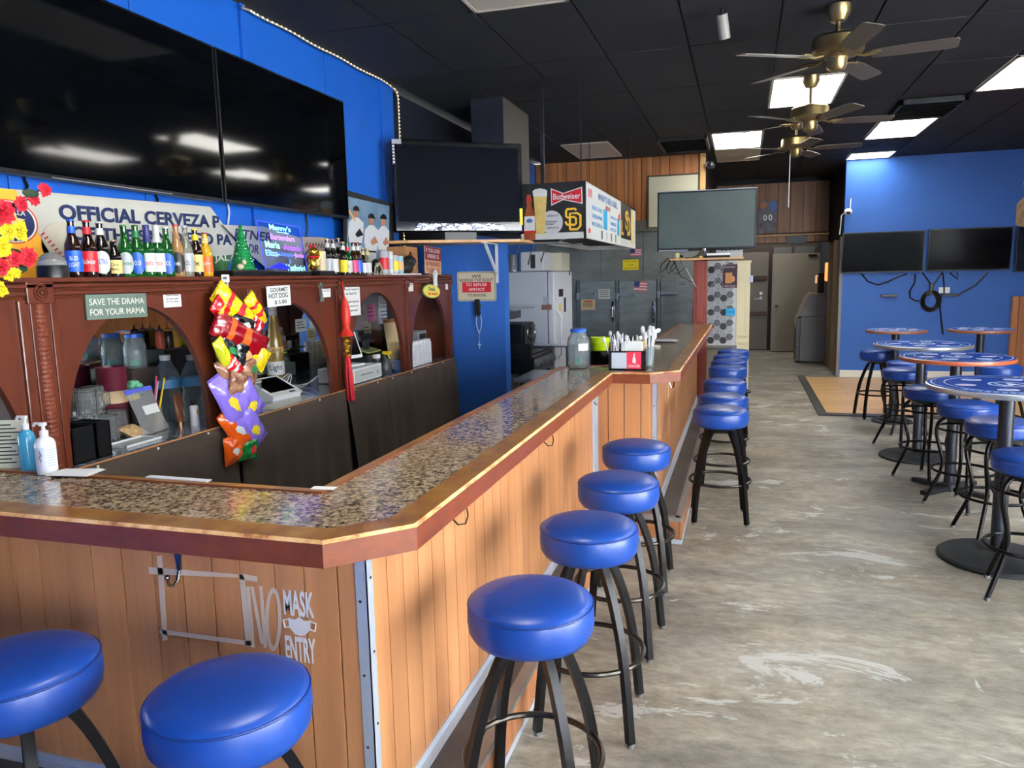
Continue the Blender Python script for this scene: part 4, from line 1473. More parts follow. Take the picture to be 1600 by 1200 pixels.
def bottle(label, loc, h, r, glass, lab, neck, cap, txt=None, short=False, shape='rect', group='bottles on the back bar', rz=0.0, foil=None):
    t = thing('beer_bottle', label, 'bottle', loc, rz, group)
    if short:
        prof = [(0, 0), (r * 0.96, 0.001), (r, 0.006), (r, h * 0.52), (r * 0.9, h * 0.62), (r * 0.5, h * 0.76), (r * 0.42, h * 0.94), (r * 0.42, h * 0.975)]
    else:
        prof = [(0, 0), (r * 0.95, 0.001), (r, 0.007), (r, h * 0.5), (r * 0.93, h * 0.57), (r * 0.62, h * 0.68), (r * 0.46, h * 0.76), (r * 0.4, h * 0.93), (r * 0.44, h * 0.955), (r * 0.42, h * 0.975)]
    MB().lathe(prof, 20).build('glass', GL[glass], t, 50)
    MB().lathe([(r * 0.47, h * 0.968), (r * 0.47, h * 0.99), (r * 0.4, h), (0, h)], 14, cap=False).build('cap', LB[cap], t)
    if foil:
        MB().lathe([(r * 0.66, h * 0.665), (r * 0.5, h * 0.755), (r * 0.435, h * 0.93), (r * 0.47, h * 0.968)], 16, cap=False).build('foil', LB[foil], t)
    if neck:
        MB().lathe([(r * 0.52, h * 0.76), (r * 0.45, h * 0.88)], 16, cap=False).build('neck_label', LB[neck], t)
    if lab:
        lm = MB()
        n = 14
        if shape == 'oval':
            a0, a1 = -1.15, 1.15
            vs, fs = [], []
            for k in range(n + 1):
                a = a0 + (a1 - a0) * k / n
                hh = h * 0.2 * math.sqrt(max(0.0, 1 - (a / 1.16) ** 2)) + 0.001
                for z in (h * 0.27 - hh, h * 0.27 + hh):
                    vs.append(((r + 0.0006) * math.cos(a), (r + 0.0006) * math.sin(a), z))
            fs = [(2 * k, 2 * k + 1, 2 * k + 3, 2 * k + 2) for k in range(n)]
            lm.add(vs, fs)
        else:
            a0, a1 = (-1.6, 1.6)
            vs, fs = [], []
            for k in range(n + 1):
                a = a0 + (a1 - a0) * k / n
                for z in (h * 0.1, h * 0.46):
                    vs.append(((r + 0.0006) * math.cos(a), (r + 0.0006) * math.sin(a), z))
            fs = [(2 * k, 2 * k + 1, 2 * k + 3, 2 * k + 2) for k in range(n)]
            lm.add(vs, fs)
        lo = lm.build('label', LB[lab], t, 60)
        if txt:
            for i, (s, tm, zc, fw) in enumerate(txt):
                me = text_mesh(s, width=r * fw, height=h * (0.075 if len(txt) > 1 else 0.09), offset=0.0006, extrude=0.0002)
                for p in me.vertices:   # wrap the lettering round the bottle
                    a = p.co.x / r
                    z = h * zc + p.co.y
                    p.co = Vector(((r + 0.0012 + p.co.z) * math.cos(a), (r + 0.0012 + p.co.z) * math.sin(a), z))
                me.materials.append(LB[tm])
                link('lettering', me, lo)
    return t


BXp = -2.56
CAMDIR = lambda p: math.atan2(-p[1], -p[0])
bot = [
    (118, 343, 'brown', 'blue', 'blue', 'blue', [('BUD', 'white', 0.33, 0.9), ('LIGHT', 'white', 0.22, 1.2)], 'rect', None, 'brown beer bottle with a blue BUD LIGHT label beside the snow globe'),
    (142, 345, 'brown', 'red', 'red', 'red', [('Budweiser', 'white', 0.28, 1.5)], 'rect', None, 'brown beer bottle with a red and white label, second from the snow globe'),
    (162, 347, 'black', 'white', 'white', 'white', [('ULTRA', 'blue', 0.28, 1.3)], 'oval', None, 'dark beer bottle with a white oval label and white neck band'),
    (181, 375, 'black', 'cream', None, 'tan', [('Carta', 'black', 0.34, 0.9), ('Blanca', 'black', 0.22, 0.9)], 'rect', None, 'short dark stubby bottle with a cream square label'),
    (199, 352, 'green', 'silver', None, 'green', [('Heineken', 'green', 0.27, 1.5)], 'oval', None, 'green beer bottle with a silver oval label, left of the blue-labelled green one'),
    (217, 352, 'green', 'blue', 'green', 'green', [('0.0', 'white', 0.27, 0.8)], 'oval', None, 'green beer bottle with a blue oval label'),
    (234, 352, 'green', 'white', None, 'navy', [('Stella', 'red', 0.27, 1.3)], 'rect', 'navy', 'green beer bottle with dark navy foil neck and white label'),
    (249, 353, 'green', 'white', None, 'white', [('Artois', 'red', 0.27, 1.3)], 'rect', 'white', 'green beer bottle with white foil neck and white label'),
    (264, 355, 'green', 'blue', None, 'white', [('XX', 'white', 0.27, 0.7)], 'oval', None, 'green beer bottle with a small blue label and white cap'),
    (280, 352, 'amber', 'black', None, 'red', [('*', 'white', 0.25, 0.7)], 'oval', None, 'pale amber bottle with a dark round label and red cap'),
    (294, 353, 'clear', 'silver', None, 'silver', [('SOL', 'black', 0.27, 0.8)], 'rect', None, 'clear glass bottle with a silver-grey label'),
    (309, 358, 'brown', 'cream', 'yellow', 'yellow', [('TIME', 'black', 0.27, 0.8)], 'rect', None, 'brown bottle with yellow neck band and pale yellow label'),
    (324, 364, 'yellow', 'orange', 'cream', 'maroon', [('Pacifico', 'white', 0.3, 1.3)], 'rect', None, 'golden yellow bottle with an orange and white label at the row end')]
for (px, py, g, lab, nk, cap, txt, shp, foil, lb) in bot:
    base = at(px, 431, 0, BXp)
    top = at(px, py, 0, BXp)
    h = top.z - TOPZ
    loc = (BXp, base.y, TOPZ)
    bottle(lb, loc, h, 0.031 if h > 0.19 else 0.03, g, lab, nk, cap, txt, h < 0.17, shp, rz=CAMDIR(loc), foil=foil)
small = [(513.5, 373, 'black', 'silver', 'white', 'tan', 'tall dark bottle with white neck band, leftmost of the far bottle group', -2.56), (522.5, 374, 'black', 'white', 'white', 'tan', 'tall dark bottle with white neck band, second of the far bottle group', -2.56),
         (531, 372, 'brown', 'yellow', 'silver', 'gold', 'brown bottle with a yellow label in the far bottle group', -2.6), (537.5, 378, 'black', 'yellow', 'white', 'tan', 'dark bottle with yellow and white label in the far bottle group', -2.56), (544.5, 380, 'green', 'white', 'red', 'green', 'green bottle with white and red label in the far bottle group', -2.56),
         (553.5, 379, 'brown', 'pink', 'white', 'maroon', 'brown bottle with a pink label in the far bottle group', -2.56), (560.5, 379, 'brown', 'blue', 'white', 'maroon', 'brown bottle with a blue label in the far bottle group', -2.56),
         (568.5, 388, 'brown', 'white', 'cream', 'cream', 'small bottle with cream foil neck in the far bottle group', -2.55), (575.5, 388, 'clear', 'white', 'cream', 'cream', 'small pale bottle with pinkish neck, rightmost of the far bottle group', -2.55)]
for (px, py, g, lab, nk, cap, lb, xx) in small:
    base = at(px, 429, 0, xx)
    top = at(px, py, 0, xx)
    h = top.z - TOPZ
    loc = (xx, base.y, TOPZ)
    bottle(lb, loc, h, 0.03 if h > 0.2 else 0.026, g, lab, nk, cap, [('XX', 'red', 0.28, 0.9)] if g == 'green' else None, False, 'rect', 'far bottles on the back bar', CAMDIR(loc))


def can(label, px, pt, pb, r, m, band=None):
    b, tp = at(px, pb, 0, -2.54), at(px, pt, 0, -2.54)
    h = tp.z - TOPZ - 0.0
    t = thing('drink_can', label, 'can', (-2.54, b.y, TOPZ + 0.012), group='cans on the back bar')
    h -= 0.012
    MB().lathe([(0, 0), (r * 0.85, 0), (r, 0.012), (r, h - 0.014), (r * 0.86, h - 0.002)], 20).build('body', m, t)
    MB().lathe([(r * 0.86, h - 0.003), (r * 0.88, h), (r * 0.8, h), (r * 0.78, h - 0.004), (0, h - 0.004)], 20, cap=False).build('lid', M_steel, t)
    if band:
        MB().lathe([(r + 0.0006, h * 0.18), (r + 0.0006, h * 0.68)], 20, cap=False).build('label', band, t)


can('tall silver drink can with a red band, beside the dark figurine', 600, 391, 428, 0.036, LB['silver'], LB['red'])
can('white drink can with dark lettering, right of the red-banded can', 610.5, 393, 428, 0.024, LB['white'], LB['silver'])
can('yellow drink can with blue stripes', 617, 399, 427, 0.033, LB['silver'], LB['yellow'])
can('pale blue and orange drink can at the end of the row', 624.5, 400, 427, 0.033, mat('col_pale_blue', (130, 176, 190), 0.3), LB['tan'])
tag(MB().bev(-0.1, 0.1, -0.27, 0.27, 0, 0.012, 0.003).build('paper_board', M_white, None, 0, loc=(-2.57, at(618, 428, 0, -2.57).y, TOPZ)), 'flat white board under the row of cans', 'board')

# snow globe
p = at(83, 431, 0, -2.53)
t = thing('snow_globe', 'clear domed snow globe on a black round base beside the beer bottles', 'snow globe', (-2.53, p.y, TOPZ))
MB().lathe([(0, 0), (0.055, 0), (0.055, 0.04), (0.052, 0.046), (0, 0.046)], 28).build('base', M_blackp, t)
MB().lathe([(0.05, 0.046), (0.049, 0.06), (0.042, 0.076), (0.028, 0.089), (0.012, 0.094), (0, 0.095)], 28, cap=False).build('dome', mat('globe_glass', (206, 206, 200), 0.05, trans=0.7), t)
MB().lathe([(0.045, 0.047), (0.035, 0.055), (0.012, 0.062), (0, 0.063)], 16, cap=False).build('snow', M_white, t)

# gold lucky cat on a black box, beige mug, little figurine
p = at(501, 428, 0, -2.53)
tag(MB().bev(-0.06, 0.06, -0.09, 0.09, 0, 0.03, 0.004).build('black_box', M_blackp, None, 0, loc=(-2.54, p.y, TOPZ)), 'flat black box under the gold cat figurine', 'box')
p = at(490, 423, 0, -2.535)
t = thing('lucky_cat', 'gold lucky cat figurine with red ears on the flat black box', 'figurine', (-2.535, p.y, TOPZ + 0.03))
M_goldc = mat('bright_gold', (214, 168, 60), 0.22, 0.9)
m = MB().ball((0, 0, 0.045), 0.04, 14, s=(0.8, 1, 1.15))
m.ball((0.005, 0, 0.115), 0.034, 14, s=(0.9, 1.1, 0.9))
m.tube([(0.01, 0.035, 0.06), (0.025, 0.045, 0.09), (0.02, 0.045, 0.125)], 0.009, 8)
m.build('body', M_goldc, t)
for s in (-1, 1):
    MB().lathe([(0.013, 0), (0.006, 0.02), (0, 0.03)], 8, cap=False).build('ear', LB['red'], t, loc=(0, s * 0.022, 0.138))
MB().torus(0.03, 0.006, 0.085, 18, 6).build('collar', LB['red'], t)
MB().ball((0.032, 0, 0.05), 0.02, 10, s=(0.5, 1, 1)).build('belly_coin', LB['cream'], t)
p = at(505, 423, 0, -2.52)
t = thing('beer_mug', 'beige mug with a gold rim and handle beside the gold cat', 'mug', (-2.53, p.y, TOPZ + 0.03))
MB().lathe([(0, 0), (0.026, 0), (0.03, 0.01), (0.03, 0.12), (0.027, 0.12), (0.026, 0.02), (0, 0.02)], 20).build('cup', mat('beige_ceramic', (206, 190, 160), 0.35), t)
MB().tube([(0, -0.028, 0.1), (0, -0.05, 0.09), (0, -0.05, 0.045), (0, -0.028, 0.03)], 0.006, 8).build('handle', M_goldc, t)
p = at(588, 428, 0, -2.54)
t = thing('skeleton_figurine', 'small dark and bone-coloured figurine between bottles and cans', 'figurine', (-2.54, p.y, TOPZ))
m = MB().ball((0, 0, 0.08), 0.03, 10, s=(1, 1.1, 1.3))
m.ball((0, 0.0, 0.045), 0.035, 10, s=(1, 1.2, 0.9))
m.build('body', M_blackp, t)
m = MB()
for a in (-1.0, -0.4, 0.5, 1.1):
    m.tube([(0.03, 0, 0.09), (0.02, a * 0.05, 0.06), (0.02, a * 0.07, 0.0)], 0.005, 6)
m.build('bones', mat('bone', (176, 160, 132), 0.6), t)

# ------------------------------------------------------------------ glowing message board
c = at(440, 382, 0, -2.6)
TLp, TRp, BRp, BLp = (at(401, 340, 0, -2.6), at(468, 345.5, 0, -2.6), at(478.5, 419, 0, -2.6), at(413.7, 421, 0, -2.6))
t = thing('neon_message_board', 'clear glowing message board with handwritten bartender names on a black stand', 'message board', (-2.6, c.y, TOPZ))
W2 = (TRp - TLp).length / 2
H2 = (TLp - BLp).length
bM = frame((0.02, 0.015, 0.02), (0, 1, -0.03), (-0.16, -0.09, 1))
M_acry = mat('clear_acrylic', (214, 224, 250), 0.03, trans=1.0, ior=1.05)
MB().box(-W2, W2, 0, H2, -0.002, 0.002).build('panel', M_acry, t, 0, M=bM)
ed = MB()
for (x0, x1, y0, y1) in ((-W2 - 0.002, -W2 + 0.001, 0, H2), (W2 - 0.001, W2 + 0.002, 0, H2), (-W2, W2, H2 - 0.001, H2 + 0.002), (-W2, W2, 0, 0.002)):
    ed.box(x0, x1, y0, y1, -0.0022, 0.0022)


def glow(n, c, s=1.6):
    return mat('glow_' + n, c, 0.5, emit=c, estr=s)


ed.build('glowing_edge', glow('edge', (70, 80, 255), 0.6), t, 0, M=bM)
for s, cx, cy, fw, fh, g in (("Manny's", 0.0, 0.9, 0.95, 0.12, glow('cyan', (150, 245, 255), 1.6)), ('Bartenders', 0.05, 0.72, 1.1, 0.1, glow('violet', (190, 130, 255), 1.3)), ('Maria', -0.5, 0.55, 0.62, 0.11, glow('mint', (150, 255, 220), 1.5)), ('-Amanda', 0.4, 0.53, 0.85, 0.1, glow('purple', (150, 70, 255), 1.3)),
                             ('Eliza-', -0.55, 0.38, 0.62, 0.1, glow('sky', (120, 190, 255), 1.4)), ('Unique', 0.05, 0.37, 0.62, 0.1, glow('blue', (60, 110, 255), 1.2)), ('-Jade', 0.68, 0.37, 0.5, 0.1, glow('violet', (190, 130, 255), 1.3)), ('&', 0.2, 0.24, 0.09, 0.07, glow('blue', (60, 110, 255), 1.2)), ('Yathziri', 0.42, 0.1, 0.9, 0.12, glow('cyan', (150, 245, 255), 1.6))):
    letters(s, g, t, bM @ T((cx * W2, cy * H2, 0.0028)), width=fw * W2 * 1.05, height=fh * H2 * 1.2, offset=0.0012, extrude=0.0002)
quad_on(rect(-0.3, 0.3, 0, 0.02), glow('cyan', (150, 245, 255)), 'underline', t, bM @ T((0.02, 0.82 * H2, 0.0028)) @ Matrix.Scale(0.2, 4))
bp_ = MB().prism([(-0.9 * W2, 0.02), (-0.3 * W2, 0.2 * H2), (0.1 * W2, 0.13 * H2), (0.1 * W2, 0.02)], 0, 0.0005)
bp_.build('scribbled_patch', glow('deep_blue', (16, 24, 255), 0.9), t, 0, M=bM @ T((0, 0, 0.0026)))
MB().bev(-0.05, 0.06, -W2 - 0.03, W2 + 0.03, 0, 0.03, 0.008).build('stand', M_blackp, t, 0)
# green tinsel tree with cat figurine on a black tray
p = at(380, 420, 0, -2.6)
t = thing('tinsel_tree', 'small green tinsel tree ornament on the back bar', 'ornament', (-2.6, p.y, TOPZ + 0.035))
prof = []
ht = at(377, 349, 0, -2.6).z - TOPZ - 0.035
for k in range(15):
    z = ht * k / 15
    r = 0.062 * (1 - k / 15.0)
    prof += [(r + 0.006, z), (r, z + ht / 30)]
prof.append((0.0, ht))
MB().lathe(prof, 18).build('tree', mat('green_tinsel', (12, 130, 66), 0.25, 0.3, bump=0.8, bscale=140), t, 0)
m = MB()
rd = random.Random(9)
for k in range(40):
    z = rd.random() * ht * 0.9
    a = rd.random() * 6.28
    r = 0.064 * (1 - z / ht) + 0.004
    m.ball((r * math.cos(a), r * math.sin(a), z), 0.0035, 6)
tag(m.build('glitter', mat('silver_glitter', (220, 240, 225), 0.15, 0.8), t), kind='stuff')
p2 = at(370, 426, 0, -2.57)
tag(MB().bev(-0.09, 0.1, -0.24, 0.13, 0, 0.033, 0.006).build('media_box', M_blackp, None, 0, loc=(-2.6, p.y + 0.02, TOPZ)), 'flat black media box under the green tinsel tree', 'box')
p = at(376, 418, 0, -2.53)
t = thing('cat_figurine', 'tiny pale cat figurine in front of the tinsel tree', 'figurine', (-2.53, p.y, TOPZ + 0.033))
m = MB().ball((0, 0, 0.018), 0.016, 10, s=(1, 1.4, 1))
m.ball((0.01, 0.018, 0.04), 0.012, 10)
m.build('body', mat('pale_fur', (206, 190, 160), 0.7), t)
for s in (-1, 1):
    MB().lathe([(0.004, 0), (0, 0.009)], 6, cap=False).build('ear', mat('pale_fur', (206, 190, 160)), t, loc=(0.01, 0.018 + s * 0.007, 0.049))

# ------------------------------------------------------------------ wall banners
XB = -2.845


def wallpoly(pts, x=XB):
    return [(at(a, b, 0, x).y, at(a, b, 0, x).z) for a, b in pts]


def flat_wall(name, pts, m, parent, x, t=0.002):
    """flat piece parallel to the left wall"""
    return MB().prism(wallpoly(pts, x), 0, t, M=Matrix(((0, 0, 1, x), (1, 0, 0, 0), (0, 1, 0, 0), (0, 0, 0, 1)))).build(name, m, parent, 0)


def wall_text(s, m, parent, p0, p1, hpx, x, offset=0.004, shear=0.0):
    a, b = at(*p0, 0, x), at(*p1, 0, x)
    hh = abs(at(p0[0], p0[1] - hpx / 2, 0, x).z - at(p0[0], p0[1] + hpx / 2, 0, x).z)
    d = b - a
    letters(s, m, parent, frame((a + b) / 2, d, (0, 0, 1)), width=d.length, height=hh, offset=offset, extrude=0.0004, shear=shear)


M_ban = mat('banner_vinyl', (206, 204, 192), 0.5, rgb2=(186, 184, 172), vscale=3)
M_navy = mat('navy_print', (22, 36, 78), 0.5)
bn = thing('cerveza_banner', 'wide white beer banner with orange oval logo and navy lettering on the wall', 'banner')
flat_wall('cloth', [(-60, 288), (25, 296), (328, 323), (372, 384), (345, 436), (-60, 440)], M_ban, bn, XB, 0.003)
X1, X2, X3, X4 = XB + 0.004, XB + 0.007, XB + 0.010, XB + 0.013
flat_wall('orange_field', [(-60, 289), (24, 297), (40, 330), (62, 370), (80, 400), (84, 436), (-60, 440)], mat('orange_print', (232, 150, 40), 0.5, rgb2=(240, 176, 50), vscale=4), bn, X1)
bc = [(90 + 26 * math.cos(2 * PI * k / 28), 378 + 32 * math.sin(2 * PI * k / 28)) for k in range(28)]
flat_wall('baseball_print', bc, mat('ball_print', (196, 188, 168), 0.5), bn, X1)
for k in range(7):
    xx, yy_ = 64 + k * 5.2, 366 + k * 6
    flat_wall('stitch', [(xx, yy_), (xx + 5, yy_ - 3), (xx + 6, yy_ - 1), (xx + 1, yy_ + 2)], LB['red'], bn, X2)
flat_wall('logo_ring', [(16 + 43 * math.cos(2 * PI * k / 36), 346 + 34 * math.sin(2 * PI * k / 36) + 0.18 * 43 * math.cos(2 * PI * k / 36)) for k in range(36)], mat('logo_red_ring', (190, 70, 40), 0.5), bn, X2)
flat_wall('logo_white_ring', [(16 + 41 * math.cos(2 * PI * k / 36), 346 + 32 * math.sin(2 * PI * k / 36) + 0.18 * 41 * math.cos(2 * PI * k / 36)) for k in range(36)], LB['white'], bn, X3, 0.001)
flat_wall('logo_oval', [(16 + 38 * math.cos(2 * PI * k / 36), 346 + 30 * math.sin(2 * PI * k / 36) + 0.18 * 38 * math.cos(2 * PI * k / 36)) for k in range(36)], M_navy, bn, X4, 0.001)
flat_wall('logo_star', [(22 + px_, 346 + 0.15 * px_ - py_) for px_, py_ in star(0, 0, 19, 7.5, 5)], LB['cream'], bn, X4 + 0.002, 0.001)
wall_text('ESTRELLA', LB['white'], bn, (-12, 326), (40, 334), 8, X4 + 0.002, 0.001)
wall_text('JALISCO', LB['white'], bn, (-10, 366), (44, 374), 8, X4 + 0.002, 0.001)
wall_text('OFFICIAL CERVEZA P', M_navy, bn, (92, 331), (343, 347), 25, X2, 0.0035)
wall_text('OF THE SAN DIEGO PA', M_navy, bn, (112, 364), (362, 375), 22, X2, 0.0035)
flat_wall('grass_print', [(318, 402), (362, 398), (352, 432), (300, 435)], mat('grass_print', (52, 96, 48), 0.6, var=0.3, vscale=40), bn, X1)
wall_text('JAL', LB['white'], bn, (335, 405), (358, 404), 13, X2, 0.002)
bn2 = thing('folded_banner', 'folded grey-white banner with dark lettering behind the glowing board', 'banner')
XC = XB + 0.03
flat_wall('cloth', [(347, 351), (410, 354), (470, 372), (480, 432), (430, 432), (392, 398)], mat('grey_banner', (176, 174, 168), 0.5), bn2, XC, 0.003)
wall_text('RTNER', M_navy, bn2, (366, 364), (424, 371), 15, XC + 0.004, 0.002, 0.2)
wall_text('DR', M_navy, bn2, (388, 388), (404, 390), 14, XC + 0.004, 0.002, 0.2)
bn3 = thing('striped_banner', 'grey banner edge with rows of small slanted lettering behind the far bottles', 'banner')
flat_wall('cloth', [(472, 370), (505, 371), (522, 376), (560, 432), (474, 432)], mat('grey_brown_banner', (150, 138, 128), 0.6), bn3, XC, 0.003)
for k in range(3):
    wall_text('/////////', mat('dark_print', (52, 44, 46), 0.6), bn3, (476, 382 + 12 * k), (518 + 6 * k, 385 + 12 * k), 7, XC + 0.004, 0.002)
# baseball poster by the wall corner
po = thing('baseball_poster', 'framed poster of three baseball players in white by the wall corner', 'poster')
XP = -2.78
flat_wall('frame', [(536, 296), (613, 318), (613, 432), (536, 432)], mat('poster_frame', (34, 36, 36), 0.5), po, XP, 0.012)
flat_wall('print', [(543, 307), (608, 322), (607, 432), (542, 432)], mat('poster_sky', (78, 106, 132), 0.5, rgb2=(118, 144, 164), vscale=5), po, XP + 0.013, 0.001)
M_uni, M_skin = mat('uniform_white', (214, 216, 220), 0.6), mat('poster_skin', (160, 108, 80), 0.6)
for k, (cx, ht, w) in enumerate(((556, 321, 12), (580, 333, 11), (599, 334, 9))):
    g = [(cx - w * 0.9, ht + 26), (cx - w * 0.3, ht + 19), (cx + w * 0.3, ht + 19), (cx + w, ht + 27), (cx + w * 0.95, ht + 46), (cx + w * 0.7, ht + 62), (cx + w * 0.75, 428), (cx - w * 0.75, 428), (cx - w * 0.7, ht + 62), (cx - w, ht + 46)]
    flat_wall('player_uniform', g, M_uni, po, XP + 0.0145, 0.0008)
    flat_wall('player_face', [(cx + 4 * math.cos(a * PI / 8), ht + 12 + 7 * math.sin(a * PI / 8)) for a in range(16)], M_skin, po, XP + 0.0155, 0.0008)
    flat_wall('player_cap', [(cx - 5, ht + 8), (cx - 4.4, ht + 3), (cx, ht), (cx + 4.4, ht + 3), (cx + 6, ht + 9)], M_ink, po, XP + 0.0165, 0.0008)
    flat_wall('player_belt', [(cx - w * 0.7, ht + 58), (cx + w * 0.7, ht + 59), (cx + w * 0.7, ht + 62), (cx - w * 0.7, ht + 61)], M_ink, po, XP + 0.0165, 0.0008)
    flat_wall('player_arm', [(cx + w * 0.5, ht + 36), (cx + w, ht + 46), (cx + w * 0.2, ht + 50), (cx - w * 0.1, ht + 45)], M_skin if k else M_ink, po, XP + 0.0165, 0.0008)
flat_wall('bat_print', [(543, 328), (546, 327), (556, 345), (554, 346)], LB['tan'], po, XP + 0.017, 0.0008)

# ------------------------------------------------------------------ wall televisions
def tv_local(t, w, h, bez=0.012, depth=0.05, m=M_screen, bezm=M_blackp):
    MB().bev(-w / 2, w / 2, 0, h, -depth, 0, 0.004).build('casing', bezm, t, 0)
    MB().box(-w / 2 + bez, w / 2 - bez, bez * 1.5, h - bez, 0, 0.0015).build('screen', m, t, 0)
    return t


t = thing('television', 'huge black wall television at the left, cut by the picture edge', 'television')
t.matrix_world = frame((-2.75, 2.94, 2.09), (0, 1, 0), (0, 0, 1))
tv_local(t, 1.395, 0.82)
MB().bev(-0.2, 0.2, 0.2, 0.6, -0.13, -0.05, 0.01).build('wall_mount', M_black, t, 0)
MB().box(-0.4, 0.3, 0.003, 0.007, 0.0002, 0.002).build('silver_strip', M_steel, t, 0)
t = thing('television', 'huge black wall television right of the first, above the far bottles', 'television')
t.matrix_world = frame((-2.75, 4.35, 2.09), (0, 1, 0), (0, 0, 1))
tv_local(t, 1.39, 0.82)
MB().bev(-0.2, 0.2, 0.2, 0.6, -0.13, -0.05, 0.01).build('wall_mount', M_black, t, 0)
# cables dropping behind the wall televisions
for k, (px, y0, y1, lab) in enumerate(((38, 280, 300, 'black cable running down the wall behind the red flowers'), (243, 305, 320, 'black cable on the blue wall above the banner'), (355, 312, 352, 'white cable hanging from the gap between the wall televisions'), (478, 335, 372, 'black cable hanging on the wall right of the glowing board'))):
    a, b = at(px, y0, 0, -2.87), at(px + 1, y1, 0, -2.87)
    tag(MB().tube([a + Vector((0, 0, 0.3)), a, (a + b) / 2 + Vector((0.004, 0.01, 0)), b, b - Vector((0, 0, 0.12))], 0.006, 6).build('cable', M_white if k == 2 else M_blackp), lab, 'cable')
# ================================================================== things on the back bar counter
def ctr(px, py, z=CZ):
    return at(px, py, 2, z)


def on(px, py, z=CZ, dx=0.0):
    p = ctr(px, py, z)
    x = min(max(p.x + dx, -2.74), -2.55)
    q = at(px, py, 0, x)
    return Vector((x, q.y, z))


def hz(px, py, x):
    return at(px, py, 0, x).z - CZ


# black caddy boxes
t = thing('black_caddy', 'pair of black plastic caddy boxes at the near end of the counter', 'caddy', (-2.6, 2.30, CZ))
for (y0, y1, h) in ((-0.0, 0.115, 0.145), (0.12, 0.195, 0.15)):
    m = MB()
    for (a0, a1, b0, b1) in ((-0.07, 0.07, y0, y0 + 0.006), (-0.07, 0.07, y1 - 0.006, y1), (-0.07, -0.064, y0, y1), (0.064, 0.07, y0, y1)):
        m.box(a0, a1, b0, b1, 0, h)
    m.box(-0.07, 0.07, y0, y1, 0, 0.006)
    m.build('box', M_blackp, t, 0)
# glass mugs
mug = thing('glass_mug', 'proto', 'glass mug')
m = MB().lathe([(0.0, 0.0), (0.042, 0.0), (0.047, 0.008), (0.047, 0.12), (0.044, 0.124), (0.04, 0.12), (0.039, 0.02), (0.0, 0.016)], 14)
m.build('cup', mat('mug_glass', (246, 250, 251), 0.02, trans=0.93, ior=1.42), mug, 20)
MB().tube([(0.045, 0, 0.1), (0.074, 0, 0.093), (0.074, 0, 0.042), (0.045, 0, 0.03)], 0.008, 8).build('handle', MATS['mug_glass'], mug)
mugs = [(-2.88, 2.63, 0), (-2.86, 2.735, 0), (-2.83, 2.84, 0), (-2.755, 2.60, 0), (-2.88, 2.635, 0.126), (-2.86, 2.74, 0.126), (-2.755, 2.605, 0.126), (-2.75, 2.70, 0)]
ml = ['glass mug low at the back left of the mug stack behind the caddy', 'glass mug in the middle of the back row of the mug stack', 'glass mug at the right of the back row beside the maroon canister', 'glass mug standing forward at the left, directly behind the caddy', 'glass mug on the upper tier at the back left of the mug stack', 'glass mug on the upper tier at the back right of the mug stack', 'glass mug on the upper tier at the front of the mug stack', 'glass mug standing forward at the right end of the mug stack']
for k, (x, y, z) in enumerate(mugs):
    o = mug if k == 0 else copy_tree(mug)
    o.location = (x, y, CZ + z)
    o.rotation_euler = (0, 0, k * 1.3)
    tag(o, ml[k], 'glass mug', 'glass mugs stacked behind the caddy')
# maroon canister
t = thing('maroon_canister', 'tall maroon canister with a beige band behind the plastic bag', 'canister', (-2.92, at(170, 600, 0, -2.92).y + 0.02, CZ))
M_maroon = mat('maroon_coat', (84, 22, 40), 0.35)
MB().lathe([(0, 0), (0.058, 0), (0.062, 0.01), (0.068, 0.315), (0.07, 0.32), (0.066, 0.32), (0.064, 0.3), (0, 0.3)], 24).build('cup', M_maroon, t)
MB().lathe([(0.0655, 0.145), (0.0672, 0.205)], 24, cap=False).build('band', mat('beige_band', (206, 178, 140), 0.6), t)
# second lidded jar on a dark riser, sauce bottles on a black box
tag(MB().bev(-0.06, 0.06, -0.1, 0.1, 0, 0.29, 0.004).build('riser_box', mat('riser_dark', (52, 44, 38), 0.5), None, 0, loc=(-2.96, 3.13, CZ)), 'dark wooden riser box at the back of the first arch', 'box')
t = thing('lidded_jar', 'clear jar with a blue lid on the dark riser under the first arch', 'jar', (-2.96, 3.12, CZ + 0.29))
MB().lathe([(0, 0), (0.05, 0), (0.056, 0.01), (0.056, 0.11), (0.045, 0.14), (0.04, 0.155), (0.036, 0.155), (0.05, 0.105), (0.05, 0.012), (0, 0.008)], 22).build('jar', M_glass, t)
MB().lathe([(0.042, 0.152), (0.043, 0.172), (0, 0.174)], 20, cap=False).build('lid', mat('blue_lid', (34, 88, 184), 0.4), t)
MB().lathe([(0, 0.012), (0.025, 0.012), (0.026, 0.04), (0, 0.04)], 14).build('green_cup', mat('mint_cup', (70, 190, 160), 0.3), t)
tag(MB().bev(-0.06, 0.06, -0.14, 0.12, 0, 0.37, 0.004).build('black_box', M_blackp, None, 0, loc=(-2.96, 3.4, CZ)), 'tall black box at the back of the first arch carrying squeeze bottles', 'box')
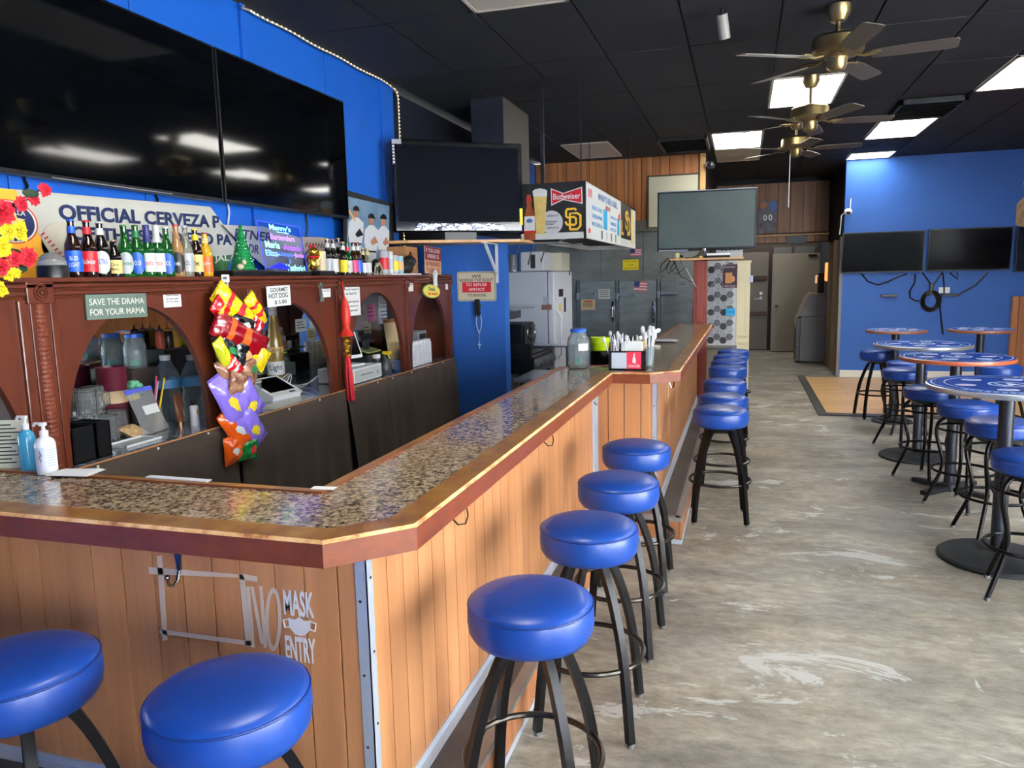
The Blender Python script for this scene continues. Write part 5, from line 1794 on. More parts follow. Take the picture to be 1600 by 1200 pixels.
for k, (px, c, cap, lab) in enumerate(((250, (176, 74, 56), (30, 30, 32), 'red squeeze bottle with a dark tip on the black box under the first arch'), (263, (40, 30, 28), (190, 140, 90), 'dark squeeze bottle with a tan tip on the black box under the first arch'), (275, (216, 160, 50), (226, 220, 200), 'mustard squeeze bottle with a cream tip on the black box under the first arch'))):
    t = thing('sauce_bottle', lab, 'sauce bottle', (-2.95, at(px, 530, 0, -2.95).y, CZ + 0.37), group='squeeze bottles')
    MB().lathe([(0, 0), (0.023, 0), (0.025, 0.005), (0.025, 0.08), (0.018, 0.092)], 16).build('bottle', mat('sauce_%d' % k, c, 0.3), t)
    MB().lathe([(0.02, 0.091), (0.02, 0.1), (0.007, 0.106), (0.004, 0.125), (0, 0.126)], 14, cap=False).build('nozzle', mat('nozzle_%d' % k, cap, 0.4), t)


def pillow(w, h, d, n=10, crimp=True):
    """puffed bag standing in local xy, front towards +z"""
    m = MB()
    for sgn in (1, -1):
        vs, fs = [], []
        for j in range(n + 1):
            for i in range(n + 1):
                u, v = 2 * i / n - 1, 2 * j / n - 1
                vv = min(1.0, abs(v) / 0.88)
                puff = (1 - abs(u) ** 2.4) ** 0.6 * (1 - vv ** 2.6) ** 0.7 if vv < 1 else 0
                wob = 0.12 * math.sin(7 * u + 3 * v) + 0.1 * math.sin(9 * v - 4 * u)
                nar = 1 - 0.06 * (1 - vv ** 2)
                vs.append((u * w / 2 * nar, v * h / 2, sgn * d / 2 * puff * (1 + wob) + (0.002 * math.sin(20 * u) if crimp and vv >= 1 else 0)))
        for j in range(n):
            for i in range(n):
                a = j * (n + 1) + i
                fs.append((a, a + 1, a + n + 2, a + n + 1))
        m.add(vs, fs)
    return m


# zip bag with label, snack bag, tray
t = thing('zip_bag', 'clear plastic zip bag with a white label and blue seal leaning on the counter', 'plastic bag', (-2.69, 2.93, CZ + 0.004))
t.rotation_euler = (math.radians(68), math.radians(0), math.radians(96))
M_film = mat('clear_film', (226, 228, 230), 0.12, trans=0.75, ior=1.1, alpha=0.8)
pillow(0.19, 0.23, 0.03).build('bag', M_film, t, 60, M=T((0, 0.115, 0)))
quad_on(rect(-0.095, 0.095, 0.205, 0.228), mat('blue_zip', (70, 84, 190), 0.4), 'zip_seal', t, Matrix.Identity(4), 0.003)
quad_on(rect(-0.045, 0.06, 0.09, 0.135), M_paper, 'paper_label', t, T((0, 0, 0.017)), 0.001)
t = thing('snack_bag', 'small clear bag of tan nuts beside the zip bag', 'snack bag', (-2.73, 2.82, CZ + 0.03))
t.rotation_euler = (math.radians(25), 0, math.radians(100))
pillow(0.12, 0.1, 0.05).build('bag', mat('nut_filling', (150, 116, 78), 0.4, rgb2=(206, 176, 130), vscale=60, bump=0.5, bscale=80), t, 60)
t = thing('metal_tray', 'flat grey-white tray lying on the counter in front of the zip bag', 'tray', (-2.62, 2.70, CZ))
m = MB().bev(-0.06, 0.06, -0.1, 0.12, 0, 0.004, 0.001)
m.build('plate', mat('tray_grey', (172, 178, 182), 0.4), t, 0)
m = MB()
for (a0, a1, b0, b1) in ((-0.06, 0.06, -0.1, -0.094), (-0.06, 0.06, 0.114, 0.12), (-0.06, -0.054, -0.1, 0.12), (0.054, 0.06, -0.1, 0.12)):
    m.box(a0, a1, b0, b1, 0.003, 0.012)
m.build('rim', M_white, t, 0)
# pencil cup
t = thing('pencil_cup', 'tan cup holding long pencils beside the water bottle', 'pencil cup', (-2.80, 3.05, CZ))
MB().lathe([(0, 0), (0.026, 0), (0.03, 0.1), (0.028, 0.1), (0.025, 0.006), (0, 0.006)], 16).build('cup', mat('tan_cup', (150, 130, 96), 0.5), t)
for k, (c, dy, dz, dx) in enumerate(((LB['yellow'], 0.06, 0.24, 0.01), (LB['maroon'], 0.08, 0.24, 0.0), (LB['pink'], 0.05, 0.25, -0.01), (M_white, 0.07, 0.22, -0.015))):
    MB().cyl((dx, -0.01, 0.01), (dx * 2, dy, dz), 0.0045, 6).build('pencil', c, t)
# artificial succulents
t = thing('artificial_succulent', 'pale green artificial succulent with a yellow flower in a low pot', 'ornament', (-2.86, 2.99, CZ + 0.0))
MB().lathe([(0, 0), (0.03, 0), (0.036, 0.16), (0, 0.16)], 14).build('pot', mat('dark_pot', (40, 36, 34), 0.6), t)
m = MB()
for ring, (r, z, n) in enumerate(((0.04, 0.19, 8), (0.026, 0.215, 6), (0.012, 0.23, 4))):
    for k in range(n):
        a = 2 * PI * k / n + ring
        m.ball((r * math.cos(a), r * math.sin(a), z), 0.02, 8, s=(0.8, 0.8, 0.7))
m.build('rosette', mat('mint_leaf', (104, 176, 140), 0.5), t)
MB().ball((0.035, -0.035, 0.165), 0.022, 10, s=(1, 1, 0.7)).build('flower', LB['yellow'], t)


def water_bottle(label, x, y, h, r):
    t = thing('water_bottle', label, 'water bottle', (x, y, CZ))
    MB().lathe([(0, 0), (r * 0.9, 0), (r, 0.01), (r, h * 0.2), (r * 0.92, h * 0.23), (r, h * 0.26), (r * 0.9, h * 0.45), (r, h * 0.5), (r, h * 0.66), (r * 0.8, h * 0.78), (r * 0.4, h * 0.9), (r * 0.36, h * 0.93)], 20).build('bottle', mat('clear_pet', (220, 236, 244), 0.03, trans=0.9, ior=1.25), t)
    MB().lathe([(r * 1.01, h * 0.51), (r * 1.01, h * 0.64)], 20, cap=False).build('label', mat('aqua_label', (70, 140, 196), 0.4, trans=0.3), t)
    MB().lathe([(r * 0.4, h * 0.92), (r * 0.42, h), (0, h)], 14, cap=False).build('cap', M_white, t)


water_bottle('clear plastic water bottle with a blue band under the first arch', -2.86, 3.215, 0.345, 0.066)
water_bottle('clear plastic water bottle half hidden behind the first arch foot', -2.82, 3.36, 0.33, 0.06)
t = thing('lotion_tube', 'bronze-brown squeeze tube standing on its cap under the first arch', 'tube', (-2.7, 3.10, CZ))
m = MB()
n = 14
vs, fs = [], []
for j, (z, rx, ry) in enumerate(((0.02, 0.018, 0.018), (0.03, 0.021, 0.021), (0.09, 0.012, 0.027), (0.155, 0.002, 0.032), (0.165, 0.002, 0.032))):
    for k in range(n):
        a = 2 * PI * k / n
        vs.append((rx * math.cos(a), ry * math.sin(a), z))
for j in range(4):
    for k in range(n):
        fs.append((j * n + k, j * n + (k + 1) % n, (j + 1) * n + (k + 1) % n, (j + 1) * n + k))
fs.append(tuple(4 * n + k for k in range(n)))
m.add(vs, fs)
m.build('tube', mat('bronze_tube', (104, 66, 46), 0.3, 0.4), t)
MB().lathe([(0, 0), (0.02, 0), (0.02, 0.022), (0, 0.022)], 16).build('cap', mat('bronze_cap', (120, 92, 70), 0.25, 0.7), t)
t = thing('sanitizer_bottle', 'small white bottle with a black cap at the right foot of the first arch', 'bottle', (-2.63, 3.125, CZ))
MB().lathe([(0, 0), (0.02, 0), (0.021, 0.004), (0.021, 0.095), (0.012, 0.104)], 18).build('bottle', M_white, t)
MB().lathe([(0.012, 0.103), (0.013, 0.13), (0, 0.131)], 14, cap=False).build('cap', M_blackp, t)
quad_on(rect(-0.008, 0.008, -0.012, 0.012), LB['gold'], 'label', t, frame((0.0216, 0, 0.07), (0, 1, 0), (0, 0, 1)), 0.0008)

# ---- second arch
p = on(447, 586, CZ, -0.1)
t = thing('bottle_display', 'tall yellow beer bottle display with a Corona Light label behind the tablet', 'bottle', (-2.96, 4.33, CZ), CAMDIR((-2.96, 4.33)))
M_cor = mat('corona_glass', (132, 104, 44), 0.2, rgb2=(104, 84, 40), vscale=5, coat=0.2)
MB().lathe([(0, 0), (0.05, 0), (0.053, 0.01), (0.053, 0.3), (0.046, 0.36), (0.03, 0.45), (0.026, 0.5), (0.026, 0.585), (0.02, 0.6), (0, 0.6)], 24).build('bottle', M_cor, t)
MB().lathe([(0.0272, 0.49), (0.0272, 0.595)], 20, cap=False).build('neck_label', LB['white'], t)
lbm = MB().lathe([(0.0545, 0.1), (0.0545, 0.19)], 24, cap=False).build('label', LB['white'], t)
lbt = MB().lathe([(0.0545, 0.25), (0.0545, 0.285)], 24, cap=False).build('top_label', LB['gold'], t)
for s, z, w, hh, mm, par in (('Light', 0.145, 0.08, 0.05, M_navy, lbm), ('Corona', 0.2675, 0.085, 0.028, M_navy, lbt)):
    me = text_mesh(s, width=w, height=hh, offset=0.001, extrude=0.0003)
    for v in me.vertices:
        a = v.co.x / 0.053
        v.co = Vector(((0.0552 + v.co.z) * math.cos(a), (0.0552 + v.co.z) * math.sin(a), z + v.co.y))
    me.materials.append(mm)
    link('lettering', me, par)
# tablet payment stand
p = ctr(425, 632)
t = thing('tablet_stand', 'white countertop payment tablet with a black screen under the second arch', 'tablet', (-2.75, 3.98, CZ), math.radians(-6))
t.scale = (1.15, 1.1, 1.1)
m = MB()
vs = [(-0.075, -0.115, 0), (0.085, -0.115, 0), (0.085, 0.115, 0), (-0.075, 0.115, 0), (-0.07, -0.12, 0.105), (0.092, -0.12, 0.025), (0.092, 0.12, 0.025), (-0.07, 0.12, 0.105)]
m.add(vs, [(0, 1, 2, 3), (4, 5, 6, 7), (0, 1, 5, 4), (1, 2, 6, 5), (2, 3, 7, 6), (3, 0, 4, 7)])
m.build('body', M_white, t, 0)
nrm = Vector((0.08, 0, 0.162)).normalized()
fM = frame((0.011, 0, 0.066), (0, 1, 0), (-0.162, 0, 0.08))
MB().box(-0.122, 0.122, -0.094, 0.094, -0.004, 0.004).build('bezel', M_white, t, 0, M=fM)
MB().box(-0.1, 0.1, -0.055, 0.082, 0.004, 0.005).build('screen', M_screen, t, 0, M=fM)
MB().box(0.03, 0.075, -0.083, -0.072, 0.004, 0.006).build('card_slot', M_blackp, t, 0, M=fM)
tag(MB().bev(-0.075, 0.055, -0.24, 0.24, 0, 0.002, 0.0006).build('menu_card', mat('glossy_card', (196, 196, 184), 0.15), None, 0, loc=(-2.56, 3.86, CZ)), 'glossy flat card lying in front of the payment tablet', 'card')
# tangle of white cable
t = thing('white_cable', 'tangle of white cable lying on the counter under the second arch', 'cable', (-2.84, 4.36, CZ))
rd = random.Random(4)
for loop in range(5):
    c = (rd.uniform(-0.06, 0.04), rd.uniform(-0.12, 0.14))
    r = rd.uniform(0.05, 0.1)
    pts = []
    for k in range(26):
        a = k * 0.42 + loop
        lift = (0.05 + 0.04 * math.sin(a + loop)) if loop < 3 else 0.006
        pts.append((c[0] + r * 0.6 * math.cos(a), c[1] + r * math.sin(a) * 1.2, 0.005 + max(0.0, lift * (0.6 + 0.5 * math.sin(a)))))
    MB().tube(pts, 0.0035, 6).build('loop', M_white, t)
# clear container and dark gadget behind
t = thing('clear_container', 'clear plastic tub at the left of the second arch', 'container', (-2.74, 3.75, CZ))
MB().lathe([(0, 0), (0.05, 0), (0.058, 0.13), (0.055, 0.13), (0.047, 0.006), (0, 0.006)], 20).build('tub', M_glass, t)
MB().lathe([(0.059, 0.128), (0.06, 0.136), (0, 0.138)], 20, cap=False).build('lid', mat('milky_lid', (200, 210, 208), 0.3, trans=0.4), t)

# ---- third arch: cash drawer, monitor
t = thing('cash_till', 'white cash drawer with a keyhole under the third arch', 'cash drawer', (-2.66, 4.80, CZ))
MB().bev(-0.15, 0.13, -0.21, 0.21, 0.005, 0.105, 0.006).build('case', M_white, t, 0)
dr = MB().bev(0.13, 0.136, -0.195, 0.195, 0.015, 0.095, 0.003)
dro = dr.build('drawer_front', mat('drawer_grey', (188, 192, 190), 0.4), t, 0)
MB().box(0.136, 0.1375, -0.12, 0.06, 0.052, 0.056).build('slot', M_ink, dro, 0)
MB().cyl((0.136, 0.13, 0.05), (0.142, 0.13, 0.05), 0.011, 14).build('lock', M_steel, dro)
for s in (-1, 1):
    for x in (-0.1, 0.08):
        MB().cyl((x, s * 0.17, 0), (x, s * 0.17, 0.006), 0.012, 10).build('foot', M_blackp, t)
t = thing('register_monitor', 'tilted white-framed register monitor on the cash drawer', 'monitor', (-2.68, 4.80, CZ + 0.105), math.radians(-14))
MB().bev(-0.09, 0.06, -0.1, 0.1, 0, 0.012, 0.004).build('foot_plate', M_white, t, 0)
MB().bev(-0.04, -0.015, -0.03, 0.03, 0.01, 0.14, 0.004).build('neck', M_white, t, 0)
mM = frame((0.0, 0, 0.05), (0, 1, 0), (-0.36, 0, 0.93))
MB().bev(-0.15, 0.15, -0.0, 0.235, -0.022, 0, 0.004).build('bezel', M_white, t, 0, M=mM)
MB().box(-0.138, 0.138, 0.022, 0.223, 0, 0.0015).build('screen', M_screen, t, 0, M=mM)
t = thing('spice_jar', 'small glass jar with a white lid behind the cash drawer', 'jar', (-2.62, 5.10, CZ))
MB().lathe([(0, 0), (0.035, 0), (0.038, 0.01), (0.038, 0.11), (0.03, 0.13)], 18).build('jar', mat('dark_jar_glass', (70, 74, 76), 0.05, trans=0.5), t)
MB().lathe([(0.034, 0.128), (0.036, 0.155), (0, 0.157)], 16, cap=False).build('lid', M_white, t)
t = thing('spray_bottle', 'dark grey spray bottle with a yellow trigger under the third arch', 'spray bottle', (-2.6, 5.2, CZ))
MB().lathe([(0, 0), (0.05, 0), (0.054, 0.01), (0.052, 0.07), (0.03, 0.11), (0.014, 0.13), (0.014, 0.15)], 18).build('bottle', mat('dark_plastic', (48, 52, 58), 0.3), t)
m = MB().bev(-0.012, 0.06, -0.012, 0.012, 0.145, 0.17, 0.005)
m.tube([(0.03, 0, 0.148), (0.045, 0, 0.115)], 0.006, 6)
m.build('trigger', LB['yellow'], t)
t = thing('receipt_printer', 'black receipt printer with a raised lid at the back of the third arch', 'printer', (-2.71, 5.12, CZ))
MB().bev(-0.08, 0.08, -0.13, 0.13, 0, 0.16, 0.02).build('body', M_blackp, t, 0)
MB().bev(-0.05, 0.07, -0.1, 0.12, -0.006, 0.006, 0.004).build('lid', mat('olive_lid', (108, 116, 70), 0.4), t, 0, M=TR(0.0, 0, 0.19, 0, 0.25, 0))
MB().bev(-0.02, 0.02, -0.02, 0.02, 0.16, 0.26, 0.004).build('pole', M_blackp, t, 0)
MB().bev(-0.015, 0.015, -0.09, 0.09, 0.26, 0.30, 0.004).build('customer_display', M_blackp, t, 0)
t = thing('blue_basket', 'blue wire basket on the counter at the right of the third arch', 'basket', (-2.59, 5.31, CZ))
m = MB()
for k in range(6):
    z = 0.008 + k * 0.016
    m.tube(rrect_pts(0.05, 0.06, z) if False else [(0.05, -0.06, z), (0.05, 0.06, z), (-0.05, 0.06, z), (-0.05, -0.06, z)], 0.002, 5, closed=True)
for k in range(7):
    y = -0.06 + 0.02 * k
    m.tube([(0.05, y, 0.088), (0.05, y, 0.006), (-0.05, y, 0.006), (-0.05, y, 0.088)], 0.002, 5)
m.build('wire', mat('blue_wire', (30, 74, 140), 0.4), t)
# ---- fourth arch: stacks of paper cups, card printer, folder
for k in range(5):
    y = 5.60 + k * 0.082
    t = thing('cup_stack', '%s stack of white foam cups from the left under the last arch' % ('first', 'second', 'third', 'fourth', 'fifth')[k], 'cups', (-2.56, y, CZ), group='foam cup stacks')
    prof = []
    for q in range(11):
        z = 0.004 + q * 0.016
        prof += [(0.034, z), (0.0385, z + 0.012), (0.0395, z + 0.0145), (0.0335, z + 0.0155)]
    MB().lathe([(0, 0.0)] + prof + [(0.032, 0.19), (0.03, 0.205), (0, 0.205)], 16).build('cups', mat('foam_white', (232, 234, 238), 0.6), t)
t = thing('card_printer', 'grey card terminal on a black box under the last arch', 'card terminal', (-2.74, 6.12, CZ))
MB().bev(-0.1, 0.08, -0.14, 0.14, 0, 0.14, 0.006).build('base_box', M_blackp, t, 0)
MB().bev(-0.06, 0.06, -0.09, 0.09, 0.14, 0.26, 0.01).build('terminal', mat('terminal_grey', (134, 140, 144), 0.4), t, 0)
MB().box(0.06, 0.0615, -0.07, 0.07, 0.19, 0.235).build('display', M_ink, t, 0)
t = thing('manila_folder', 'beige folder standing behind the foam cups under the last arch', 'folder', (-2.74, 5.75, CZ))
MB().bev(-0.006, 0.0, -0.16, 0.16, 0, 0.36, 0.002).build('cover', mat('manila', (206, 184, 140), 0.7), t, 0, M=TR(0, 0, 0, 0, -0.12, 0))
MB().bev(-0.012, -0.006, -0.15, 0.17, 0, 0.39, 0.002).build('back_cover', mat('brown_card', (150, 96, 52), 0.7), t, 0, M=TR(0, 0, 0, 0, -0.12, 0))
# papers taped to the mirror
papers = [(562, 470, 12, 40, 'strip of small photos taped to the mirror at the left of the third arch', (150, 140, 140)), (580, 488, 14, 26, 'pink and grey flyer taped to the mirror in the third arch', (190, 110, 150)), (604, 492, 26, 22, 'white lined sheet taped to the mirror in the third arch', (206, 208, 222)), (600, 470, 18, 16, 'pale sheet taped high on the mirror in the third arch', (190, 196, 204)),
          (574, 517, 12, 22, 'drawing taped low on the mirror in the third arch', (186, 180, 160)), (660, 486, 18, 10, 'blue-grey sheet taped to the mirror in the last arch', (120, 146, 186)), (676, 490, 14, 22, 'pale blue sheet taped to the mirror in the last arch', (140, 170, 184)), (682, 468, 24, 12, 'olive card with red lettering taped to the mirror top in the last arch', (128, 124, 84)),
          (470, 508, 18, 18, 'handwritten white note taped to the mirror in the second arch', (206, 210, 206)), (493, 495, 22, 30, 'printed menu sheet taped to the mirror in the second arch', (186, 192, 196)), (487, 522, 14, 16, 'yellowish receipt taped to the mirror in the second arch', (196, 190, 150))]
XM = XF - 0.5305
for (px, py, w, h, lab, c) in papers:
    a, b = at(px - w / 2, py - h / 2, 0, XM), at(px + w / 2, py + h / 2, 0, XM)
    cc = (a + b) / 2
    t = thing('taped_paper', lab, 'paper', cc, group='papers taped to the mirror')
    t.matrix_world = frame(cc, (0, 1, 0), (0, 0, 1))
    W, H = abs(b.y - a.y), abs(a.z - b.z)
    quad_on(rect(-W / 2, W / 2, -H / 2, H / 2), mat('paper_%d_%d' % (px, py), c, 0.7), 'sheet', t, T((0, 0, 0.0005)), 0.0008)
    for k in range(3):
        quad_on(rect(-W * 0.38, W * (0.2 + 0.07 * k), H * (0.22 - 0.22 * k), H * (0.28 - 0.22 * k)), M_ink if k != 1 else LB['red'] if 'red' in lab else M_ink, 'print_line', t, T((0, 0, 0.0014)), 0.0004)

# ------------------------------------------------------------------ hanging chip bags
M_foil = dict(yellow=mat('bag_yellow', (236, 206, 20), 0.2, coat=0.8, bump=0.5, bscale=45), red=mat('bag_red', (190, 22, 28), 0.2, coat=0.8, bump=0.5, bscale=45), darkred=mat('bag_dark_red', (140, 10, 24), 0.2, coat=0.8, bump=0.5, bscale=45), black=mat('bag_black', (24, 28, 30), 0.2, coat=0.8, bump=0.5, bscale=45), brown=mat('bag_brown', (96, 44, 32), 0.25, rgb2=(176, 132, 104), vscale=22, coat=0.6, bump=0.25, bscale=30), purple=mat('bag_purple', (134, 112, 216), 0.2, coat=0.8, bump=0.5, bscale=45), orange=mat('bag_orange', (232, 92, 26), 0.2, coat=0.8, bump=0.5, bscale=45), green=mat('bag_green', (16, 128, 56), 0.2, coat=0.8, bump=0.5, bscale=45), lime=mat('bag_lime', (204, 206, 40), 0.2, coat=0.8, bump=0.5, bscale=45))
bags = [  # px, py, length px, width px, image angle of the long axis, colour, patch colour, depth, label
    (400, 485, 44, 15, 48, 'yellow', 'red', -0.02, 'thin yellow and red chip bag hanging behind the topmost one'),
    (368, 483, 62, 22, 40, 'yellow', 'red', 0.0, 'yellow chip bag with red bands, topmost of the hanging bags'),
    (349, 490, 40, 17, 40, 'red', 'yellow', -0.01, 'narrow red chip bag left of the topmost yellow bag'),
    (378, 508, 36, 20, 25, 'black', 'white', 0.01, 'black chip bag between two red ones'),
    (397, 508, 34, 18, 30, 'red', 'white', 0.0, 'small bright red chip bag at the right below the yellow bag'),
    (376, 525, 76, 24, 27, 'darkred', 'orange', 0.02, 'long dark red chip bag lying across the strip'),
    (401, 530, 30, 16, 30, 'darkred', 'red', 0.0, 'dark red chip bag end at the right of the strip'),
    (358, 546, 48, 18, 48, 'black', 'green', 0.0, 'dark green-black chip bag under the long red one'),
    (381, 553, 36, 28, 15, 'black', 'tan', 0.01, 'black chip bag with a tan picture in the middle of the strip'),
    (400, 553, 36, 22, 38, 'yellow', 'cream', 0.015, 'yellow chip bag at the right in the middle of the strip'),
    (349, 556, 40, 13, 58, 'lime', 'yellow', 0.01, 'yellow-green chip bag at the left in the middle of the strip'),
    (363, 573, 26, 18, 50, 'red', 'white', 0.015, 'small red snack bag above the cookie bags'),
    (390, 575, 36, 26, 20, 'brown', 'green', 0.0, 'brown and mint snack bag beside the payment tablet'),
    (356, 588, 38, 16, 65, 'brown', 'red', 0.005, 'brown and red snack bag at the left above the purple bags'),
    (378, 600, 46, 24, 8, 'brown', 'white', 0.02, 'chocolate cookie snack bag just above the purple bags'),
    (360, 627, 62, 27, 66, 'purple', 'yellow', 0.01, 'purple snack bag at the left, upper of the three purple ones'),
    (388, 631, 46, 32, 48, 'purple', 'yellow', 0.025, 'purple snack bag at the right, below the tablet edge'),
    (370, 668, 48, 26, 60, 'orange', 'white', 0.01, 'orange snack bag between the purple bags'),
    (393, 668, 52, 26, 50, 'purple', 'yellow', 0.025, 'purple snack bag lowest of the three purple ones'),
    (381, 684, 26, 20, 10, 'orange', 'red', 0.005, 'short orange snack bag above the green one'),
    (364, 702, 30, 22, 82, 'orange', 'white', 0.0, 'orange snack bag at the bottom left end of the strip'),
    (389, 701, 26, 22, 8, 'green', 'red', 0.015, 'green snack bag at the very bottom of the strip')]
XC_ = XF + 0.075
sc_px = (at(400, 560, 0, XC_) - at(360, 560, 0, XC_)).y / 40.0
for k, (px, py, L_, Wd, ang, c, pc, dz, lab) in enumerate(bags):
    cpt = at(px, py, 0, XC_ + dz)
    t = thing('chip_bag', lab, 'chip bag', cpt, group='bags on the hanging snack strip')
    a = math.radians(ang)
    ex = Vector((0.25 * (1 if k % 2 else -1) * 0.4, math.cos(a), -math.sin(a)))
    ey = Vector((0.12, math.sin(a), math.cos(a)))
    t.matrix_world = frame(cpt, ex, ey)
    w, h = Wd * sc_px * 1.1, L_ * sc_px * 1.0
    # long axis along local x: build the pillow upright then lay it down
    R = Matrix.Rotation(-PI / 2, 4, 'Z')
    full = pillow(w, h, 0.055, 24)
    n_f = 576
    pf, bfx = [], []
    for q, fc in enumerate(full.f):
        uu, vv = (q % 24 - 11.5) / 12.0, (q // 24 - 11.5) / 12.0
        if c in ('yellow', 'darkred', 'red'):
            inside = q < n_f and (abs(vv - 0.12) < 0.16 or abs(vv + 0.4) < 0.07)
        else:
            inside = q < n_f and (uu / 0.42) ** 2 + ((vv - 0.1 + 0.3 * uu) / 0.26) ** 2 < 1
        (pf if inside else bfx).append(fc)
    for nm_, fl_, mm_ in (('bag', bfx, M_foil[c]), ('printed_patch', pf, LB[pc])):
        mb_ = MB()
        mb_.v, mb_.f, mb_.m = list(full.v), list(fl_), [0] * len(fl_)
        me_ = mb_.mesh(nm_, mm_, 60)
        bm_ = bmesh.new()
        bm_.from_mesh(me_)
        bmesh.ops.delete(bm_, geom=[v_ for v_ in bm_.verts if not v_.link_faces], context='VERTS')
        bm_.to_mesh(me_)
        bm_.free()
        link(nm_, me_, t, M=R)
t = thing('clip_strip', 'plastic clip strip holding the hanging snack bags', 'clip strip', at(355, 440, 0, XF + 0.03))
o_ = Vector(t.location)
pts = [at(355, 440, 0, XF + 0.03) - o_, at(356, 452, 0, XF + 0.045) - o_, at(358, 470, 0, XF + 0.05) - o_, at(362, 560, 0, XF + 0.05) - o_, at(368, 690, 0, XF + 0.05) - o_]
MB().tube(pts, 0, flat=(0.012, 0.002, (1, 0, 0))).build('strip', M_white, t, 0)

# ------------------------------------------------------------------ red tassel ornament
XT = XF + 0.06
p0 = at(537, 440, 0, XT)
t = thing('tassel_ornament', 'red embroidered hanging ornament with gold beads and a long red tassel', 'ornament', p0)
z = lambda py: at(540, py, 0, XT).z - p0.z
M_redsilk = mat('red_silk', (176, 10, 22), 0.45, rgb2=(200, 56, 28), vscale=70)
MB().tube([(0, -0.02, 0), (0, 0.0, z(466))], 0.004, 6).build('cord', LB['red'], t)
MB().lathe([(0.008, z(464)), (0.022, z(474)), (0.033, z(488)), (0.031, z(500)), (0.024, z(510)), (0.02, z(514))], 16).build('pouch', M_redsilk, t)
MB().lathe([(0.02, z(511)), (0.034, z(518)), (0.052, z(525)), (0.04, z(524)), (0.015, z(522))], 7).build('flared_tail', M_redsilk, t, 0)
m = MB()
for k in range(9):
    m.ball((0.0, 0.012 * math.sin(k * 1.7), z(527 + 3.8 * k)), 0.013 if k % 2 else 0.02, 8)
m.build('gold_beads', M_goldc, t)
m = MB()
rd = random.Random(2)
for k in range(34):
    a = rd.random() * 6.28
    r = rd.random() ** 0.5
    m.tube([(0.012 * r * math.cos(a), 0.015 * r * math.sin(a), z(561)), (0.024 * r * math.cos(a), 0.032 * r * math.sin(a), z(590)), (0.024 * r * math.cos(a), 0.036 * r * math.sin(a) + 0.012, z(628) + rd.uniform(-0.004, 0.01))], 0.005, 5)
m.lathe([(0.014, z(566)), (0.018, z(560)), (0.01, z(556))], 12)
m.build('tassel', mat('red_thread', (190, 8, 30), 0.6), t)

# ------------------------------------------------------------------ artificial flowers at the left end
t = thing('flower_bouquet', 'bunch of red and yellow artificial flowers at the left end of the back bar', 'flowers', (-2.56, 1.96, TOPZ))
MB().lathe([(0, 0), (0.03, 0), (0.04, 0.03), (0.032, 0.06), (0.026, 0.07), (0, 0.07)], 14).build('vase', mat('dark_vase', (30, 30, 32), 0.3), t)
o_ = Vector(t.location)
heads = [(70, 296, 9, 'red', -2.5), (52, 310, 10, 'red', -2.5), (33, 318, 10, 'red', -2.5), (4, 330, 17, 'red', -2.46), (30, 360, 13, 'yellow', -2.47), (12, 362, 12, 'yellow', -2.47), (4, 385, 13, 'yellow', -2.44), (44, 402, 13, 'red', -2.46), (22, 404, 11, 'red', -2.46), (2, 418, 13, 'red', -2.44), (14, 430, 9, 'yellow', -2.44), (24, 426, 8, 'yellow', -2.44), (0, 452, 11, 'yellow', -2.42)]
M_pet = dict(red=mat('red_petal', (186, 18, 40), 0.6, var=0.25, vscale=30), yellow=mat('yellow_petal', (206, 188, 22), 0.6, var=0.15, vscale=30))
M_stem = mat('dark_green_stem', (36, 56, 36), 0.6)
rd = random.Random(8)
for (px, py, rp, c, xx) in heads:
    q = at(px, py, 0, xx)
    r = abs(at(px + rp, py, 0, xx).y - q.y)
    l_ = q - o_
    st_ = MB().tube([(0, 0, 0.06), (l_.x * 0.5, l_.y * 0.35, 0.06 + (l_.z - 0.06) * 0.6), l_ - Vector((0.02, 0, 0.0))], 0.003, 5).build('stem', M_stem, t)
    m = MB()
    for ring, (n, rr, up) in enumerate(((9, 1.15, 0.05), (7, 0.85, 0.35), (5, 0.5, 0.6))):
        for k in range(n):
            a = 2 * PI * k / n + ring * 0.5 + rd.random() * 0.4
            e, f_ = Vector((0, math.cos(a), math.sin(a))), Vector((0, -math.sin(a), math.cos(a)))
            L2 = rr * r * rd.uniform(0.85, 1.2)
            xo = Vector((1, 0, 0))
            p_b, p_t = xo * up * r * 0.2, e * L2 + xo * (up * r * 0.55 + rd.uniform(-0.1, 0.1) * r)
            p_m = e * L2 * 0.6 + xo * up * r * 0.7
            w_ = f_ * L2 * 0.36
            m.add([p_b, p_m - w_, p_m + xo * r * 0.12, p_m + w_, p_t], [(0, 1, 2), (0, 2, 3), (1, 4, 2), (2, 4, 3)])
    m.ball((r * 0.4, 0, 0), r * 0.16, 8)
    m.build('flower_head', M_pet[c], st_, M=T(l_))
for (px, py) in ((48, 302), (20, 395), (30, 420)):
    q = at(px, py, 0, -2.49) - o_
    MB().ball(q, 0.035, 10, s=(0.2, 1, 0.45)).build('leaf', M_stem, t)
